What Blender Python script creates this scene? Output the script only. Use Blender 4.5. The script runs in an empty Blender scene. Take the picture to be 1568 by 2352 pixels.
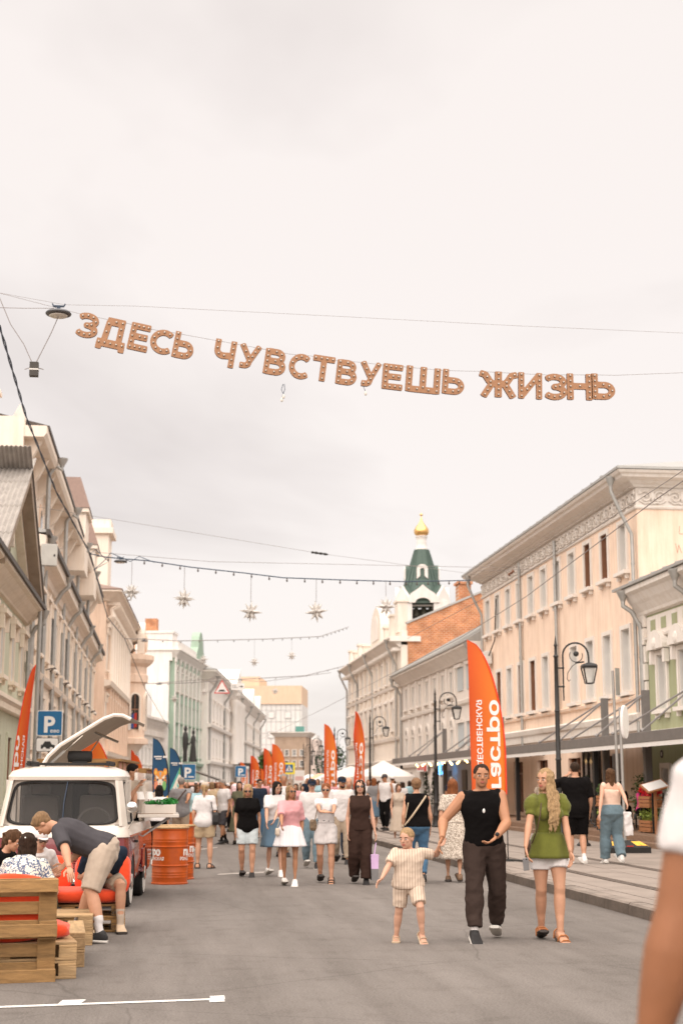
import bpy, bmesh, math, random
import numpy as np
from mathutils import Vector, Matrix, Euler, noise as mnoise
random.seed(7)
R = math.radians
SC = bpy.context.scene
COL = SC.collection
# ------------------------------------------------------------------ camera, world, sun, exposure
PF, PHZ, CAMH = 3400.0, 1805.0, 1.54          # focal length and horizon in pixels of a 1568 x 2352 picture
TILT = math.atan((PHZ - 1176) / PF)
YAW = math.atan((784 - 377) * math.cos(TILT) / PF)
cam_d = bpy.data.cameras.new('camera'); cam = bpy.data.objects.new('camera', cam_d); COL.objects.link(cam)
SC.camera = cam
cam.location = (0, 0, CAMH)
cam.rotation_euler = (math.pi/2 + TILT, 0, -YAW)
cam_d.sensor_fit = 'VERTICAL'; cam_d.sensor_height = 36.0; cam_d.lens = 36.0 * PF / 2352
cam_d.clip_end = 3000; cam_d.clip_start = 0.05
cam_d.dof.use_dof = True; cam_d.dof.focus_distance = 15.6; cam_d.dof.aperture_fstop = 2.6
SUN_EL, SUN_AZ = R(66), R(205)                # azimuth measured clockwise from +Y (down the street)
sun_d = bpy.data.lights.new('sun', 'SUN'); sun_d.energy = 1.5; sun_d.angle = R(116); sun_d.color = (1.0, 0.91, 0.82)
sun = bpy.data.objects.new('sun', sun_d); COL.objects.link(sun)
sdir = Vector((math.sin(SUN_AZ)*math.cos(SUN_EL), math.cos(SUN_AZ)*math.cos(SUN_EL), math.sin(SUN_EL)))
sun.rotation_euler = sdir.to_track_quat('Z', 'Y').to_euler()
world = bpy.data.worlds.new('World'); SC.world = world; world.use_nodes = True
def build_world():
    nt = world.node_tree; N = nt.nodes; L = nt.links; N.clear()
    out = N.new('ShaderNodeOutputWorld'); bg = N.new('ShaderNodeBackground'); bg.inputs[1].default_value = 0.05
    sky = N.new('ShaderNodeTexSky'); sky.sky_type = 'NISHITA'; sky.sun_disc = False
    sky.sun_elevation = SUN_EL; sky.sun_rotation = SUN_AZ
    tc = N.new('ShaderNodeTexCoord'); sep = N.new('ShaderNodeSeparateXYZ'); L.new(tc.outputs['Generated'], sep.inputs[0])
    def m(op, a, b=None):
        n = N.new('ShaderNodeMath'); n.operation = op
        for i, v in enumerate((a, b)):
            if v is None: continue
            if isinstance(v, (int, float)): n.inputs[i].default_value = v
            else: L.new(v, n.inputs[i])
        return n.outputs[0]
    zz = m('ADD', m('MAXIMUM', sep.outputs[2], 0.0), 0.22)
    cb = N.new('ShaderNodeCombineXYZ'); L.new(m('DIVIDE', sep.outputs[0], zz), cb.inputs[0]); L.new(m('DIVIDE', sep.outputs[1], zz), cb.inputs[1])
    cb.inputs[2].default_value = 3.5
    n1 = N.new('ShaderNodeTexNoise'); n1.inputs['Scale'].default_value = 1.05; n1.inputs['Detail'].default_value = 5; n1.inputs['Roughness'].default_value = 0.5; n1.inputs['Distortion'].default_value = 0.5
    L.new(cb.outputs[0], n1.inputs['Vector'])
    rp = N.new('ShaderNodeValToRGB'); e = rp.color_ramp.elements
    e[0].position = 0.25; e[0].color = (4.02, 3.63, 3.42, 1); e[1].position = 0.50; e[1].color = (5.28, 4.86, 4.60, 1)
    L.new(n1.outputs['Fac'], rp.inputs[0])
    mx = N.new('ShaderNodeMixRGB'); mx.inputs[0].default_value = 0.93
    L.new(sky.outputs[0], mx.inputs[1]); L.new(rp.outputs[0], mx.inputs[2])
    L.new(mx.outputs[0], bg.inputs[0]); L.new(bg.outputs[0], out.inputs[0])
build_world()
SC.view_settings.view_transform = 'Standard'; SC.view_settings.look = 'None'; SC.view_settings.gamma = 1
SC.view_settings.exposure = 1.95
SC.cycles.use_denoising = True; SC.cycles.max_bounces = 6
# ------------------------------------------------------------------ helpers: where a thing seen at a picture point stands
_fw = np.array([math.sin(YAW)*math.cos(TILT), math.cos(YAW)*math.cos(TILT), math.sin(TILT)])
_rt = np.array([math.cos(YAW), -math.sin(YAW), 0.0]); _up = np.cross(_rt, _fw); _C = np.array([0, 0, CAMH])
def ray(x, y): return _fw + _rt*(x-784)/PF - _up*(y-1176)/PF
def gp(x, y, z=0.0):
    d = ray(x, y); return Vector(_C + d*(z-CAMH)/d[2])
def atY(x, y, Y):
    d = ray(x, y); return Vector(_C + d*(Y/d[1]))
def atX(x, y, X):
    d = ray(x, y); return Vector(_C + d*(X/d[0]))
def atD(x, y, D): return Vector(_C + ray(x, y)*D)
# ------------------------------------------------------------------ materials
_M = {}
def mat(name, col, rough=0.8, var=0.12, scale=3.0, bump=0.0, bscale=30.0, metal=0.0, streak=0.0, spec=0.4, emit=0.0, trans=0.0, coat=0.0, vec='Object', stretch=None, alpha=1.0, sheen=0.0, rnd=0.0):
    if name in _M: return _M[name]
    m = bpy.data.materials.new(name); m.use_nodes = True; nt = m.node_tree; N = nt.nodes; L = nt.links
    b = N['Principled BSDF']; b.inputs['Roughness'].default_value = rough; b.inputs['Metallic'].default_value = metal
    b.inputs['Specular IOR Level'].default_value = spec
    if coat: b.inputs['Coat Weight'].default_value = coat
    if trans: b.inputs['Transmission Weight'].default_value = trans
    if alpha < 1: b.inputs['Alpha'].default_value = alpha
    if sheen: b.inputs['Sheen Weight'].default_value = sheen
    tc = N.new('ShaderNodeTexCoord'); v = tc.outputs[vec]
    if stretch:
        mp = N.new('ShaderNodeMapping'); mp.inputs['Scale'].default_value = stretch; L.new(v, mp.inputs[0]); v = mp.outputs[0]
    base = (*col, 1)
    if var > 0:
        n = N.new('ShaderNodeTexNoise'); n.inputs['Scale'].default_value = scale; n.inputs['Detail'].default_value = 6; n.inputs['Roughness'].default_value = 0.6
        L.new(v, n.inputs['Vector'])
        rp = N.new('ShaderNodeValToRGB'); e = rp.color_ramp.elements
        e[0].position = 0.3; e[1].position = 0.7
        e[0].color = tuple(c*(1-var) for c in col) + (1,); e[1].color = tuple(min(1, c*(1+var*0.7)) for c in col) + (1,)
        L.new(n.outputs['Fac'], rp.inputs[0]); o = rp.outputs[0]
        if streak > 0:
            mp = N.new('ShaderNodeMapping'); mp.inputs['Scale'].default_value = (1.6, 1.6, 0.12); L.new(tc.outputs[vec], mp.inputs[0])
            n2 = N.new('ShaderNodeTexNoise'); n2.inputs['Scale'].default_value = 3; n2.inputs['Detail'].default_value = 8; n2.inputs['Roughness'].default_value = 0.7
            L.new(mp.outputs[0], n2.inputs['Vector'])
            r2 = N.new('ShaderNodeValToRGB'); r2.color_ramp.elements[0].position = 0.36; r2.color_ramp.elements[1].position = 0.55
            k = 1-streak; r2.color_ramp.elements[0].color = (k, k*0.97, k*0.93, 1); r2.color_ramp.elements[1].color = (1, 1, 1, 1)
            L.new(n2.outputs['Fac'], r2.inputs[0])
            mu = N.new('ShaderNodeMixRGB'); mu.blend_type = 'MULTIPLY'; mu.inputs[0].default_value = 1
            L.new(o, mu.inputs[1]); L.new(r2.outputs[0], mu.inputs[2]); o = mu.outputs[0]
        if rnd:
            oi = N.new('ShaderNodeObjectInfo'); mr = N.new('ShaderNodeMapRange'); mr.inputs['To Min'].default_value = 1-rnd; mr.inputs['To Max'].default_value = 1+rnd*0.6; L.new(oi.outputs['Random'], mr.inputs['Value'])
            mu = N.new('ShaderNodeMixRGB'); mu.blend_type = 'MULTIPLY'; mu.inputs[0].default_value = 1; L.new(o, mu.inputs[1]); L.new(mr.outputs[0], mu.inputs[2]); o = mu.outputs[0]
        L.new(o, b.inputs['Base Color'])
        if emit: L.new(o, b.inputs['Emission Color'])
    else:
        b.inputs['Base Color'].default_value = base
        if emit: b.inputs['Emission Color'].default_value = base
    if emit: b.inputs['Emission Strength'].default_value = emit
    if bump > 0:
        nb = N.new('ShaderNodeTexNoise'); nb.inputs['Scale'].default_value = bscale; nb.inputs['Detail'].default_value = 4
        L.new(v, nb.inputs['Vector'])
        bp = N.new('ShaderNodeBump'); bp.inputs['Strength'].default_value = bump; bp.inputs['Distance'].default_value = 0.02
        L.new(nb.outputs['Fac'], bp.inputs['Height']); L.new(bp.outputs[0], b.inputs['Normal'])
    _M[name] = m
    return m
def fabric(name, col, var=0.10, bump=0.12, rough=0.9): return mat(name, col, rough, var, 9.0, bump, 60.0, sheen=0.12 if max(col) > 0.1 else 0.0, spec=0.2 if max(col) > 0.1 else 0.08)
def plaster(name, col, var=0.10, streak=0.12): return mat(name, col, 0.9, var, 0.9, 0.25, 14.0, streak=streak, spec=0.2)
def metal(name, col, rough=0.45, m=0.7): return mat(name, col, rough, 0.10, 6.0, metal=m)
# ------------------------------------------------------------------ mesh collector
class MB:
    def __init__(s): s.v = []; s.f = []; s.mi = []
    def add(s, vs, fs, mi=0):
        o = len(s.v); s.v.extend([tuple(map(float, p)) for p in vs]); s.f.extend([[i+o for i in f] for f in fs]); s.mi.extend([mi]*len(fs)); return s
    def box(s, x0, y0, z0, x1, y1, z1, mi=0):
        vs = [(x0,y0,z0),(x1,y0,z0),(x1,y1,z0),(x0,y1,z0),(x0,y0,z1),(x1,y0,z1),(x1,y1,z1),(x0,y1,z1)]
        return s.add(vs, [(0,3,2,1),(4,5,6,7),(0,1,5,4),(1,2,6,5),(2,3,7,6),(3,0,4,7)], mi)
    def obox(s, c, size, rot=(0,0,0), mi=0):
        M = Euler(rot).to_matrix(); c = Vector(c); h = [k/2 for k in size]; vs = []
        for z in (-1, 1):
            for x, y in ((-1,-1),(1,-1),(1,1),(-1,1)): vs.append(c + M @ Vector((x*h[0], y*h[1], z*h[2])))
        return s.add(vs, [(0,3,2,1),(4,5,6,7),(0,1,5,4),(1,2,6,5),(2,3,7,6),(3,0,4,7)], mi)
    def beam(s, p0, p1, w, h, mi=0, up=(0,0,1)):
        p0 = Vector(p0); p1 = Vector(p1); d = (p1-p0).normalized(); u = Vector(up)
        sd = d.cross(u)
        if sd.length < 1e-4: sd = d.cross(Vector((1,0,0)))
        sd.normalize(); u = sd.cross(d); vs = []
        for p in (p0, p1):
            for a, b in ((-1,-1),(1,-1),(1,1),(-1,1)): vs.append(p + sd*a*w/2 + u*b*h/2)
        return s.add(vs, [(0,3,2,1),(4,5,6,7),(0,1,5,4),(1,2,6,5),(2,3,7,6),(3,0,4,7)], mi)
    def loft(s, rings, cap=True, mi=0, closed=False):
        n = len(rings[0]); vs = [p for r in rings for p in r]; fs = []
        k = len(rings)
        for i in range(k if closed else k-1):
            a = i*n; b = ((i+1) % k)*n
            for j in range(n): fs.append((a+j, a+(j+1) % n, b+(j+1) % n, b+j))
        if cap and not closed: fs.append(tuple(range(n-1, -1, -1))); fs.append(tuple(range((k-1)*n, k*n)))
        return s.add(vs, fs, mi)
    def tube(s, pts, r, n=6, mi=0, cap=True):
        pts = [Vector(p) for p in pts]; rs = r if isinstance(r, (list, tuple)) else [r]*len(pts); rings = []; prev = None
        for i, p in enumerate(pts):
            d = (pts[min(i+1, len(pts)-1)] - pts[max(i-1, 0)])
            d = d.normalized() if d.length > 1e-9 else Vector((0,0,1))
            if prev is None:
                a = d.cross(Vector((0,0,1)))
                if a.length < 0.05: a = d.cross(Vector((1,0,0)))
            else: a = prev - d*prev.dot(d)
            a.normalize(); prev = a; b = d.cross(a)
            rings.append([p + (a*math.cos(2*math.pi*j/n) + b*math.sin(2*math.pi*j/n))*rs[i] for j in range(n)])
        return s.loft(rings, cap, mi)
    def cyl(s, p0, p1, r0, r1=None, n=12, mi=0): return s.tube([p0, p1], [r0, r0 if r1 is None else r1], n, mi)
    def lathe(s, prof, n=16, c=(0,0,0), sx=1, sy=1, mi=0, a0=0):
        rings = [[(c[0]+r*sx*math.cos(a0+2*math.pi*j/n), c[1]+r*sy*math.sin(a0+2*math.pi*j/n), c[2]+z) for j in range(n)] for r, z in prof]
        return s.loft(rings, True, mi)
    def ell(s, c, r, nu=12, nv=8, M=None, mi=0):
        rings = []; c = Vector(c)
        for i in range(nv+1):
            t = math.pi*(0.02+0.96*i/nv); ring = []
            for j in range(nu):
                p = Vector((r[0]*math.sin(t)*math.cos(2*math.pi*j/nu), r[1]*math.sin(t)*math.sin(2*math.pi*j/nu), -r[2]*math.cos(t)))
                ring.append(c + (M @ p if M else p))
            rings.append(ring)
        return s.loft(rings, True, mi)
    def prism(s, poly, a, b, f, mi=0):
        """poly of 2-D points; f(u, v, w) gives the 3-D point; w runs from a to b"""
        n = len(poly); vs = [f(u, v, a) for u, v in poly] + [f(u, v, b) for u, v in poly]
        fs = [tuple(range(n-1, -1, -1)), tuple(range(n, 2*n))] + [(j, (j+1) % n, n+(j+1) % n, n+j) for j in range(n)]
        return s.add(vs, fs, mi)
    def mesh(s, name, mats, smooth=False, fix=True):
        me = bpy.data.meshes.new(name); me.from_pydata(s.v, [], s.f)
        if not isinstance(mats, (list, tuple)): mats = [mats]
        for m in mats: me.materials.append(m)
        if len(mats) > 1: me.polygons.foreach_set('material_index', s.mi)
        if fix:
            bm = bmesh.new(); bm.from_mesh(me); bmesh.ops.recalc_face_normals(bm, faces=bm.faces); bm.to_mesh(me); bm.free()
        if smooth:
            me.polygons.foreach_set('use_smooth', [True]*len(me.polygons))
            if smooth != 'all':
                try: me.set_sharp_from_angle(angle=R(40))
                except Exception: pass
        me.update(); return me
    def build(s, name, mats, parent=None, smooth=False, bevel=0, loc=None, rot=None, fix=True):
        return link(name, s.mesh(name, mats, smooth, fix), parent, loc, rot, bevel)
def link(name, data, parent=None, loc=None, rot=None, bevel=0):
    o = bpy.data.objects.new(name, data); COL.objects.link(o)
    if parent is not None: o.parent = parent
    if loc is not None: o.location = loc
    if rot is not None: o.rotation_euler = rot if isinstance(rot, (tuple, list, Euler)) else (0, 0, rot)
    if bevel:
        md = o.modifiers.new('bevel', 'BEVEL'); md.width = bevel; md.segments = 2; md.limit_method = 'ANGLE'
    return o
def thing(name, label, cat, loc=(0,0,0), rot=None, group=None):
    o = link(name, None, None, loc, rot); o.empty_display_size = 0.2
    return tag(o, label, cat, group)
def tag(o, label=None, cat=None, group=None, kind=None):
    if label: o['label'] = label
    if cat: o['category'] = cat
    if group: o['group'] = group
    if kind: o['kind'] = kind
    return o
def copy_tree(o, parent=None):
    c = o.copy(); COL.objects.link(c); c.parent = parent
    for ch in o.children: copy_tree(ch, c)
    return c
def arcpts(cx, cy, r, a0, a1, n, ry=None):
    return [(cx + r*math.cos(R(a0+(a1-a0)*i/n)), cy + (ry or r)*math.sin(R(a0+(a1-a0)*i/n))) for i in range(n+1)]
def text_mesh(body, size=1.0, bold=0.0, mirror=False, align='LEFT'):
    """outline text as flat triangles: (verts 2-D, faces)"""
    c = bpy.data.curves.new('text', 'FONT'); c.body = body; c.size = size; c.offset = bold; c.align_x = align; c.resolution_u = 3
    o = bpy.data.objects.new('text', c); COL.objects.link(o); bpy.context.view_layer.update()
    me = o.to_mesh(); vs = [(v.co.x, v.co.y) for v in me.vertices]; fs = [tuple(p.vertices) for p in me.polygons]
    o.to_mesh_clear(); bpy.data.objects.remove(o); bpy.data.curves.remove(c)
    if mirror:
        mx = max(v[0] for v in vs); vs = [(mx - v[0], v[1]) for v in vs]
    return vs, fs
# ------------------------------------------------------------------ the setting: road, kerbs, pavements
def asphalt():
    m = bpy.data.materials.new('asphalt'); m.use_nodes = True; nt = m.node_tree; N = nt.nodes; L = nt.links; b = N['Principled BSDF']
    b.inputs['Roughness'].default_value = 0.9; b.inputs['Specular IOR Level'].default_value = 0.25
    tc = N.new('ShaderNodeTexCoord')
    def nz(sc, det, rough, st=(1,1,1)):
        mp = N.new('ShaderNodeMapping'); mp.inputs['Scale'].default_value = st; L.new(tc.outputs['Object'], mp.inputs[0])
        n = N.new('ShaderNodeTexNoise'); n.inputs['Scale'].default_value = sc; n.inputs['Detail'].default_value = det; n.inputs['Roughness'].default_value = rough
        L.new(mp.outputs[0], n.inputs['Vector']); return n.outputs['Fac']
    def ramp(f, p0, c0, p1, c1):
        r = N.new('ShaderNodeValToRGB'); e = r.color_ramp.elements; e[0].position = p0; e[0].color = (*c0, 1); e[1].position = p1; e[1].color = (*c1, 1); L.new(f, r.inputs[0]); return r.outputs[0]
    def mul(a, c, k=1.0):
        x = N.new('ShaderNodeMixRGB'); x.blend_type = 'MULTIPLY'; x.inputs[0].default_value = k; L.new(a, x.inputs[1]); L.new(c, x.inputs[2]); return x.outputs[0]
    base = ramp(nz(0.55, 6, 0.65, (1, 0.35, 1)), 0.3, (0.138, 0.121, 0.109), 0.72, (0.200, 0.176, 0.160))
    grain = ramp(nz(55, 3, 0.7), 0.3, (0.62, 0.62, 0.62), 0.68, (1.24, 1.24, 1.24))
    spots = ramp(nz(2.6, 8, 0.7), 0.34, (0.84, 0.83, 0.82), 0.48, (1, 1, 1))
    streak = ramp(nz(1.1, 7, 0.7, (1.6, 0.12, 1)), 0.36, (0.84, 0.83, 0.82), 0.60, (1.06, 1.06, 1.06))
    pale = ramp(nz(9.0, 6, 0.75), 0.64, (1, 1, 1), 0.74, (1.28, 1.26, 1.24))
    c = mul(mul(mul(mul(base, grain), spots), streak), pale)
    vo = N.new('ShaderNodeTexVoronoi'); vo.feature = 'DISTANCE_TO_EDGE'; vo.inputs['Scale'].default_value = 0.31
    wv = N.new('ShaderNodeMixRGB'); wv.inputs[0].default_value = 0.12; nn = N.new('ShaderNodeTexNoise'); nn.inputs['Scale'].default_value = 1.7; nn.inputs['Detail'].default_value = 6
    L.new(tc.outputs['Object'], nn.inputs['Vector']); L.new(tc.outputs['Object'], wv.inputs[1]); L.new(nn.outputs['Color'], wv.inputs[2]); L.new(wv.outputs[0], vo.inputs['Vector'])
    c = mul(c, ramp(vo.outputs['Distance'], 0.0, (0.55, 0.54, 0.53), 0.004, (1, 1, 1)), 0.6)
    L.new(c, b.inputs['Base Color'])
    bp = N.new('ShaderNodeBump'); bp.inputs['Strength'].default_value = 0.5; bp.inputs['Distance'].default_value = 0.01
    L.new(nz(70, 3, 0.6), bp.inputs['Height']); L.new(bp.outputs[0], b.inputs['Normal'])
    return m
M_ASPH = asphalt()
M_PAVE = mat('concrete_paving', (0.255, 0.210, 0.180), 0.9, 0.22, 1.2, 0.4, 40, streak=0.0)
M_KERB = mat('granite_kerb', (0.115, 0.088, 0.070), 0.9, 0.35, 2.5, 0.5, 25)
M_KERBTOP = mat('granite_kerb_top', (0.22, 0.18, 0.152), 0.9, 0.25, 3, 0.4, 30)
M_RAIL = metal('rail_steel', (0.22, 0.18, 0.155), 0.5)
M_PAINT = mat('road_paint', (0.74, 0.70, 0.66), 0.8, 0.14, 9, 0.3, 40)
M_PAINTW = mat('worn_road_paint', (0.33, 0.292, 0.262), 0.85, 0.30, 7, 0.3, 40)
def sheet(name, x0, y0, x1, y1, z, m, nx=1, ny=1):
    b = MB(); vs = []; fs = []
    for j in range(ny+1):
        for i in range(nx+1): vs.append((x0+(x1-x0)*i/nx, y0+(y1-y0)*j/ny, z))
    for j in range(ny):
        for i in range(nx): a = j*(nx+1)+i; fs.append((a, a+1, a+nx+2, a+nx+1))
    b.add(vs, fs); o = b.build(name, m, fix=False); return tag(o, kind='structure')
sheet('ground', -500, -60, 500, 1500, -0.03, M_PAVE)
sheet('road', -2.6, -20, 5.62, 420, 0.0, M_ASPH)
sheet('far_road', 5.62, 118, 120, 420, -0.004, M_ASPH)
b = MB(); b.box(5.80, -20, -0.02, 14.2, 117, 0.132); pave = tag(b.build('pavement', M_PAVE), kind='structure')
b = MB(); b.box(-60, -20, -0.02, -2.78, 130, 0.14); tag(b.build('left_pavement', M_PAVE), kind='structure')
b = MB(); b.box(-2.78, -20, -0.02, -2.6, 130, 0.15); tag(b.build('left_kerb', M_KERBTOP), kind='structure')
# right-hand kerb, stone by stone
kb = tag(link('kerb', None), kind='structure')
km = []
for k in range(4):
    b = MB(); w = 0.985; rr = random.Random(k)
    j = lambda: rr.uniform(-0.006, 0.006)
    prof = [(0+j(), -0.05), (0+j(), 0.125), (0.025, 0.15+j()*0.5), (0.18, 0.15)  , (0.18, -0.05)]
    b.prism(prof, 0, w, lambda u, v, t: (u, t, v))
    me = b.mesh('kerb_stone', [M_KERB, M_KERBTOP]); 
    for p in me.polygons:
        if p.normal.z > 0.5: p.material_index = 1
    km.append(me)
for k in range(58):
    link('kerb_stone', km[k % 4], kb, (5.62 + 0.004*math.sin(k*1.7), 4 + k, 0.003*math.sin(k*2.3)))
b = MB(); b.box(5.62, 62, -0.05, 5.80, 117, 0.15); tag(b.build('kerb_run', M_KERBTOP, kb), kind='stuff')
# tram track paving and rails on the right-hand side
for x0, x1, ln, off in ((5.815, 6.04, 2.0, 0.0), (6.06, 6.60, 3.0, 0.7), (6.82, 7.46, 3.0, 0.2), (7.48, 8.12, 3.0, 1.4), (8.34, 9.05, 3.0, 0.9)):
    b = MB(); b.box(0, 0, -0.01, x1-x0, ln-0.018, 0.018); me = b.mesh('paving_slab', M_PAVE)
    y = 6+off; k = 0
    while y < 54: link('paving_slab', me, pave, (x0, y, 0.132+0.0015*math.sin(k*2.1+x0))); y += ln; k += 1
for x in (6.71, 8.23):
    tr = tag(link('tram_rail', None, None, (x, -15, 0)), 'pair of thin dark steel tram rail edges set in the pavement, ' + ('nearest the kerb' if x < 7 else 'nearest the lamp posts'), 'rail', 'tram rails')
    b = MB(); b.box(-0.062, 0, 0.10, -0.022, 125, 0.153); b.build('running_rail', M_RAIL, tr)
    b = MB(); b.box(0.030, 0, 0.10, 0.052, 125, 0.150); b.build('guard_rail', M_RAIL, tr)
    b = MB(); b.box(-0.022, 0, 0.10, 0.030, 125, 0.134); b.build('groove', mat('rail_groove', (0.10, 0.08, 0.07), 0.95), tr)
# painted markings
def flat(name, polys, m, z=0.005, kind='structure'):
    b = MB()
    for p in polys: b.add([(x, y, z) for x, y in p], [tuple(range(len(p)))])
    return tag(b.build(name, m, fix=False), kind=kind)
flat('parking_line_marking', [[(-3.2, 10.79), (0.47, 11.31), (0.48, 11.39), (-3.2, 10.87)], [(0.36, 11.19), (0.47, 11.21), (0.47, 11.305), (0.36, 11.29)], [(0.37, 11.382), (0.478, 11.396), (0.478, 11.52), (0.37, 11.50)], [(-0.72, 11.225), (-0.56, 11.248), (-0.53, 11.43), (-0.70, 11.41)]], M_PAINT)
flat('worn_arrow_marking', [[(0.95, 26.75), (1.80, 27.2), (1.85, 27.7), (1.4, 27.45), (1.0, 27.1)]], M_PAINTW)
flat('worn_line_marking', [[(0.55, 36.2), (1.36, 38.3), (1.40, 38.9), (0.55, 36.9)]], M_PAINTW)
# ------------------------------------------------------------------ buildings
M_WHITE = plaster('white_trim', (0.76, 0.70, 0.645), 0.07, 0.08)
M_WIN = mat('white_window_paint', (0.70, 0.67, 0.63), 0.5, 0.05, 5)
M_BROWNWIN = mat('brown_window_paint', (0.24, 0.11, 0.06), 0.5, 0.15, 5)
M_PANE = mat('window_glass', (0.27, 0.27, 0.265), 0.07, 0.35, 0.7, spec=0.9, rnd=0.75)
M_PANED = mat('dark_window_glass', (0.05, 0.05, 0.05), 0.08, 0.3, 0.7, spec=0.8, rnd=0.7)
M_ZINC = metal('zinc_pipe', (0.42, 0.41, 0.39), 0.5, 0.6)
M_GUT = mat('dark_gutter', (0.075, 0.06, 0.05), 0.6, 0.2, 5)
M_SEAM = metal('grey_metal_roof', (0.40, 0.39, 0.37), 0.5, 0.4)
M_RUST = metal('brown_metal_roof', (0.25, 0.17, 0.14), 0.6, 0.3)
_WM = {}
class Bd:
    def __init__(s, name, label, p0, p1, cat='building', group=None):
        p0 = Vector((p0[0], p0[1], 0)); p1 = Vector((p1[0], p1[1], 0)); d = p1-p0
        s.L = d.length; s.rz = math.atan2(d.y, d.x); s.p0 = p0
        s.o = thing(name, label, cat, p0, s.rz, group)
    def part(s, name, b, m, smooth=False, parent=None, kind=None, bevel=0): 
        o = b.build(name, m, parent or s.o, smooth, bevel)
        if kind: o['kind'] = kind
        return o
    def wall(s, m, z0, z1, rows=(), depth=9.0, t=0.35, sides=True, x0=0, x1=None, name='wall'):
        x1 = s.L if x1 is None else x1; b = MB(); zs = z0
        for a, c, ops in sorted(rows):
            if a > zs+1e-4: b.box(x0, 0, zs, x1, t, a)
            xs = x0
            for p, q in sorted(ops): b.box(xs, 0, a, p, t, c); xs = q
            b.box(xs, 0, a, x1, t, c); zs = c
        b.box(x0, 0, zs, x1, t, z1)
        if sides:
            b.box(x0, t, z0, x0+t, depth, z1); b.box(x1-t, t, z0, x1, depth, z1); b.box(x0+t, depth-t, z0, x1-t, depth, z1)
            b.box(x0+t, t+1.2, z0, x1-t, t+1.3, z1)
        return s.part(name, b, m)
    def sweep(s, name, path, prof, m, smooth=False, parent=None):
        """prof (out, z) swept along plan points; outside lies to the right of the walking direction"""
        pts = [Vector((p[0], p[1])) for p in path]; rings = []
        for i, p in enumerate(pts):
            ns = []
            if i > 0: d = (p-pts[i-1]).normalized(); ns.append(Vector((d.y, -d.x)))
            if i < len(pts)-1: d = (pts[i+1]-p).normalized(); ns.append(Vector((d.y, -d.x)))
            n = sum(ns, Vector((0, 0))).normalized(); n = n / max(0.3, n.dot(ns[0]))
            rings.append([(p.x+n.x*o, p.y+n.y*o, z) for o, z in prof])
        b = MB(); b.loft(rings); return s.part(name, b, m, smooth, parent)
    def corn(s, name, z0, z1, out, m, D=None, back=0.02, steps=3):
        pr = [(-back, z0)]
        for i in range(steps):
            a = out*((i+1)/steps)**1.3; z = z0+(z1-z0)*(i+0.5)/steps
            pr += [(a*0.8, z-0.3*(z1-z0)/steps), (a, z)]
        pr += [(out, z1), (-back, z1)]
        path = [(0, 0), (s.L, 0)] if D is None else [(0, D), (0, 0), (s.L, 0), (s.L, D)]
        return s.sweep(name, path, pr, m)
    def win(s, x, z0, w, h, style='plain', frame=None, pane=None, trim=None):
        frame = frame or M_WIN; pane = pane or M_PANE; trim = trim or M_WHITE
        key = (round(w, 2), round(h, 2), style, frame.name, pane.name, trim.name)
        if key not in _WM:
            f = MB(); d = 0.16; a = 0.06; hw = w/2
            for bx in ((-hw, -0.01, 0, -hw+0.022, 0.3, h), (hw-0.022, -0.01, 0, hw, 0.3, h), (-hw+0.022, -0.01, h-0.022, hw-0.022, 0.3, h)): f.box(*bx)
            for bx in ((-hw+0.022, d, 0, -hw+0.022+a, d+0.06, h-0.022), (hw-0.022-a, d, 0, hw-0.022, d+0.06, h-0.022), (-hw+0.022+a, d, 0, hw-0.022-a, d+0.06, a), (-hw+0.022+a, d, h-0.022-a, hw-0.022-a, d+0.06, h-0.022), (-0.03, d+0.005, a, 0.03, d+0.055, h*0.64), (-hw+0.022+a, d+0.003, h*0.64, hw-0.022-a, d+0.057, h*0.64+0.06)): f.box(*bx)
            p = MB(); p.box(-hw+0.03, d+0.03, 0.02, hw-0.03, d+0.04, h-0.04)
            t = MB(); k = 0.14
            t.box(-hw-k, -0.06, -0.02, -hw, 0.04, h+k); t.box(hw, -0.06, -0.02, hw+k, 0.04, h+k); t.box(-hw, -0.06, h, hw, 0.04, h+k)
            if style == 'ped':
                pts = arcpts(0, h+k+0.12-0.35, hw+0.42, 152, 28, 9); base = [(hw+0.34, h+k+0.02), (-hw-0.34, h+k+0.02)]
                pts = [(u, max(v, h+k+0.10)) for u, v in pts]
                t.prism(pts+base, -0.24, -0.02, lambda u, v, q: (u, q, v))
                for sx in (-1, 1): t.box(sx*(hw+0.2)-0.09, -0.18, h-0.25, sx*(hw+0.2)+0.09, -0.02, h+k)
                t.ell((0, -0.2, h+k+0.18), (0.16, 0.12, 0.2), 8, 6)
            elif style == 'hood':
                t.box(-hw-0.3, -0.22, h+k, hw+0.3, 0.02, h+k+0.14); t.box(-hw-0.2, -0.12, h+k+0.14, hw+0.2, 0.02, h+k+0.26)
                for sx in (-1, 1): t.box(sx*(hw+0.2)-0.08, -0.16, h-0.3, sx*(hw+0.2)+0.08, -0.02, h+k)
            elif style == 'arch':
                o = arcpts(0, h, hw+k, 0, 180, 10); i = arcpts(0, h, hw-0.02, 180, 0, 10)
                for q in range(10): t.prism([o[q], o[q+1], i[9-q], i[10-q]], -0.09, 0.0, lambda u, v, g: (u, g, v+0.14))
                tp = MB(); p.prism(arcpts(0, h+0.14, hw-0.03, 0, 180, 10), -0.012, -0.004, lambda u, v, g: (u, g, v))
            sl = MB(); sl.box(-hw-0.2, -0.2, -0.12, hw+0.2, 0.16, -0.005)
            for sx in (-1, 1): sl.box(sx*(hw+0.05)-0.06, -0.12, -0.26, sx*(hw+0.05)+0.06, -0.01, -0.121)
            _WM[key] = (f.mesh('window', frame), p.mesh('pane', pane), t.mesh('surround', trim), sl.mesh('sill', trim))
        F, P, T, S = _WM[key]
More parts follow.
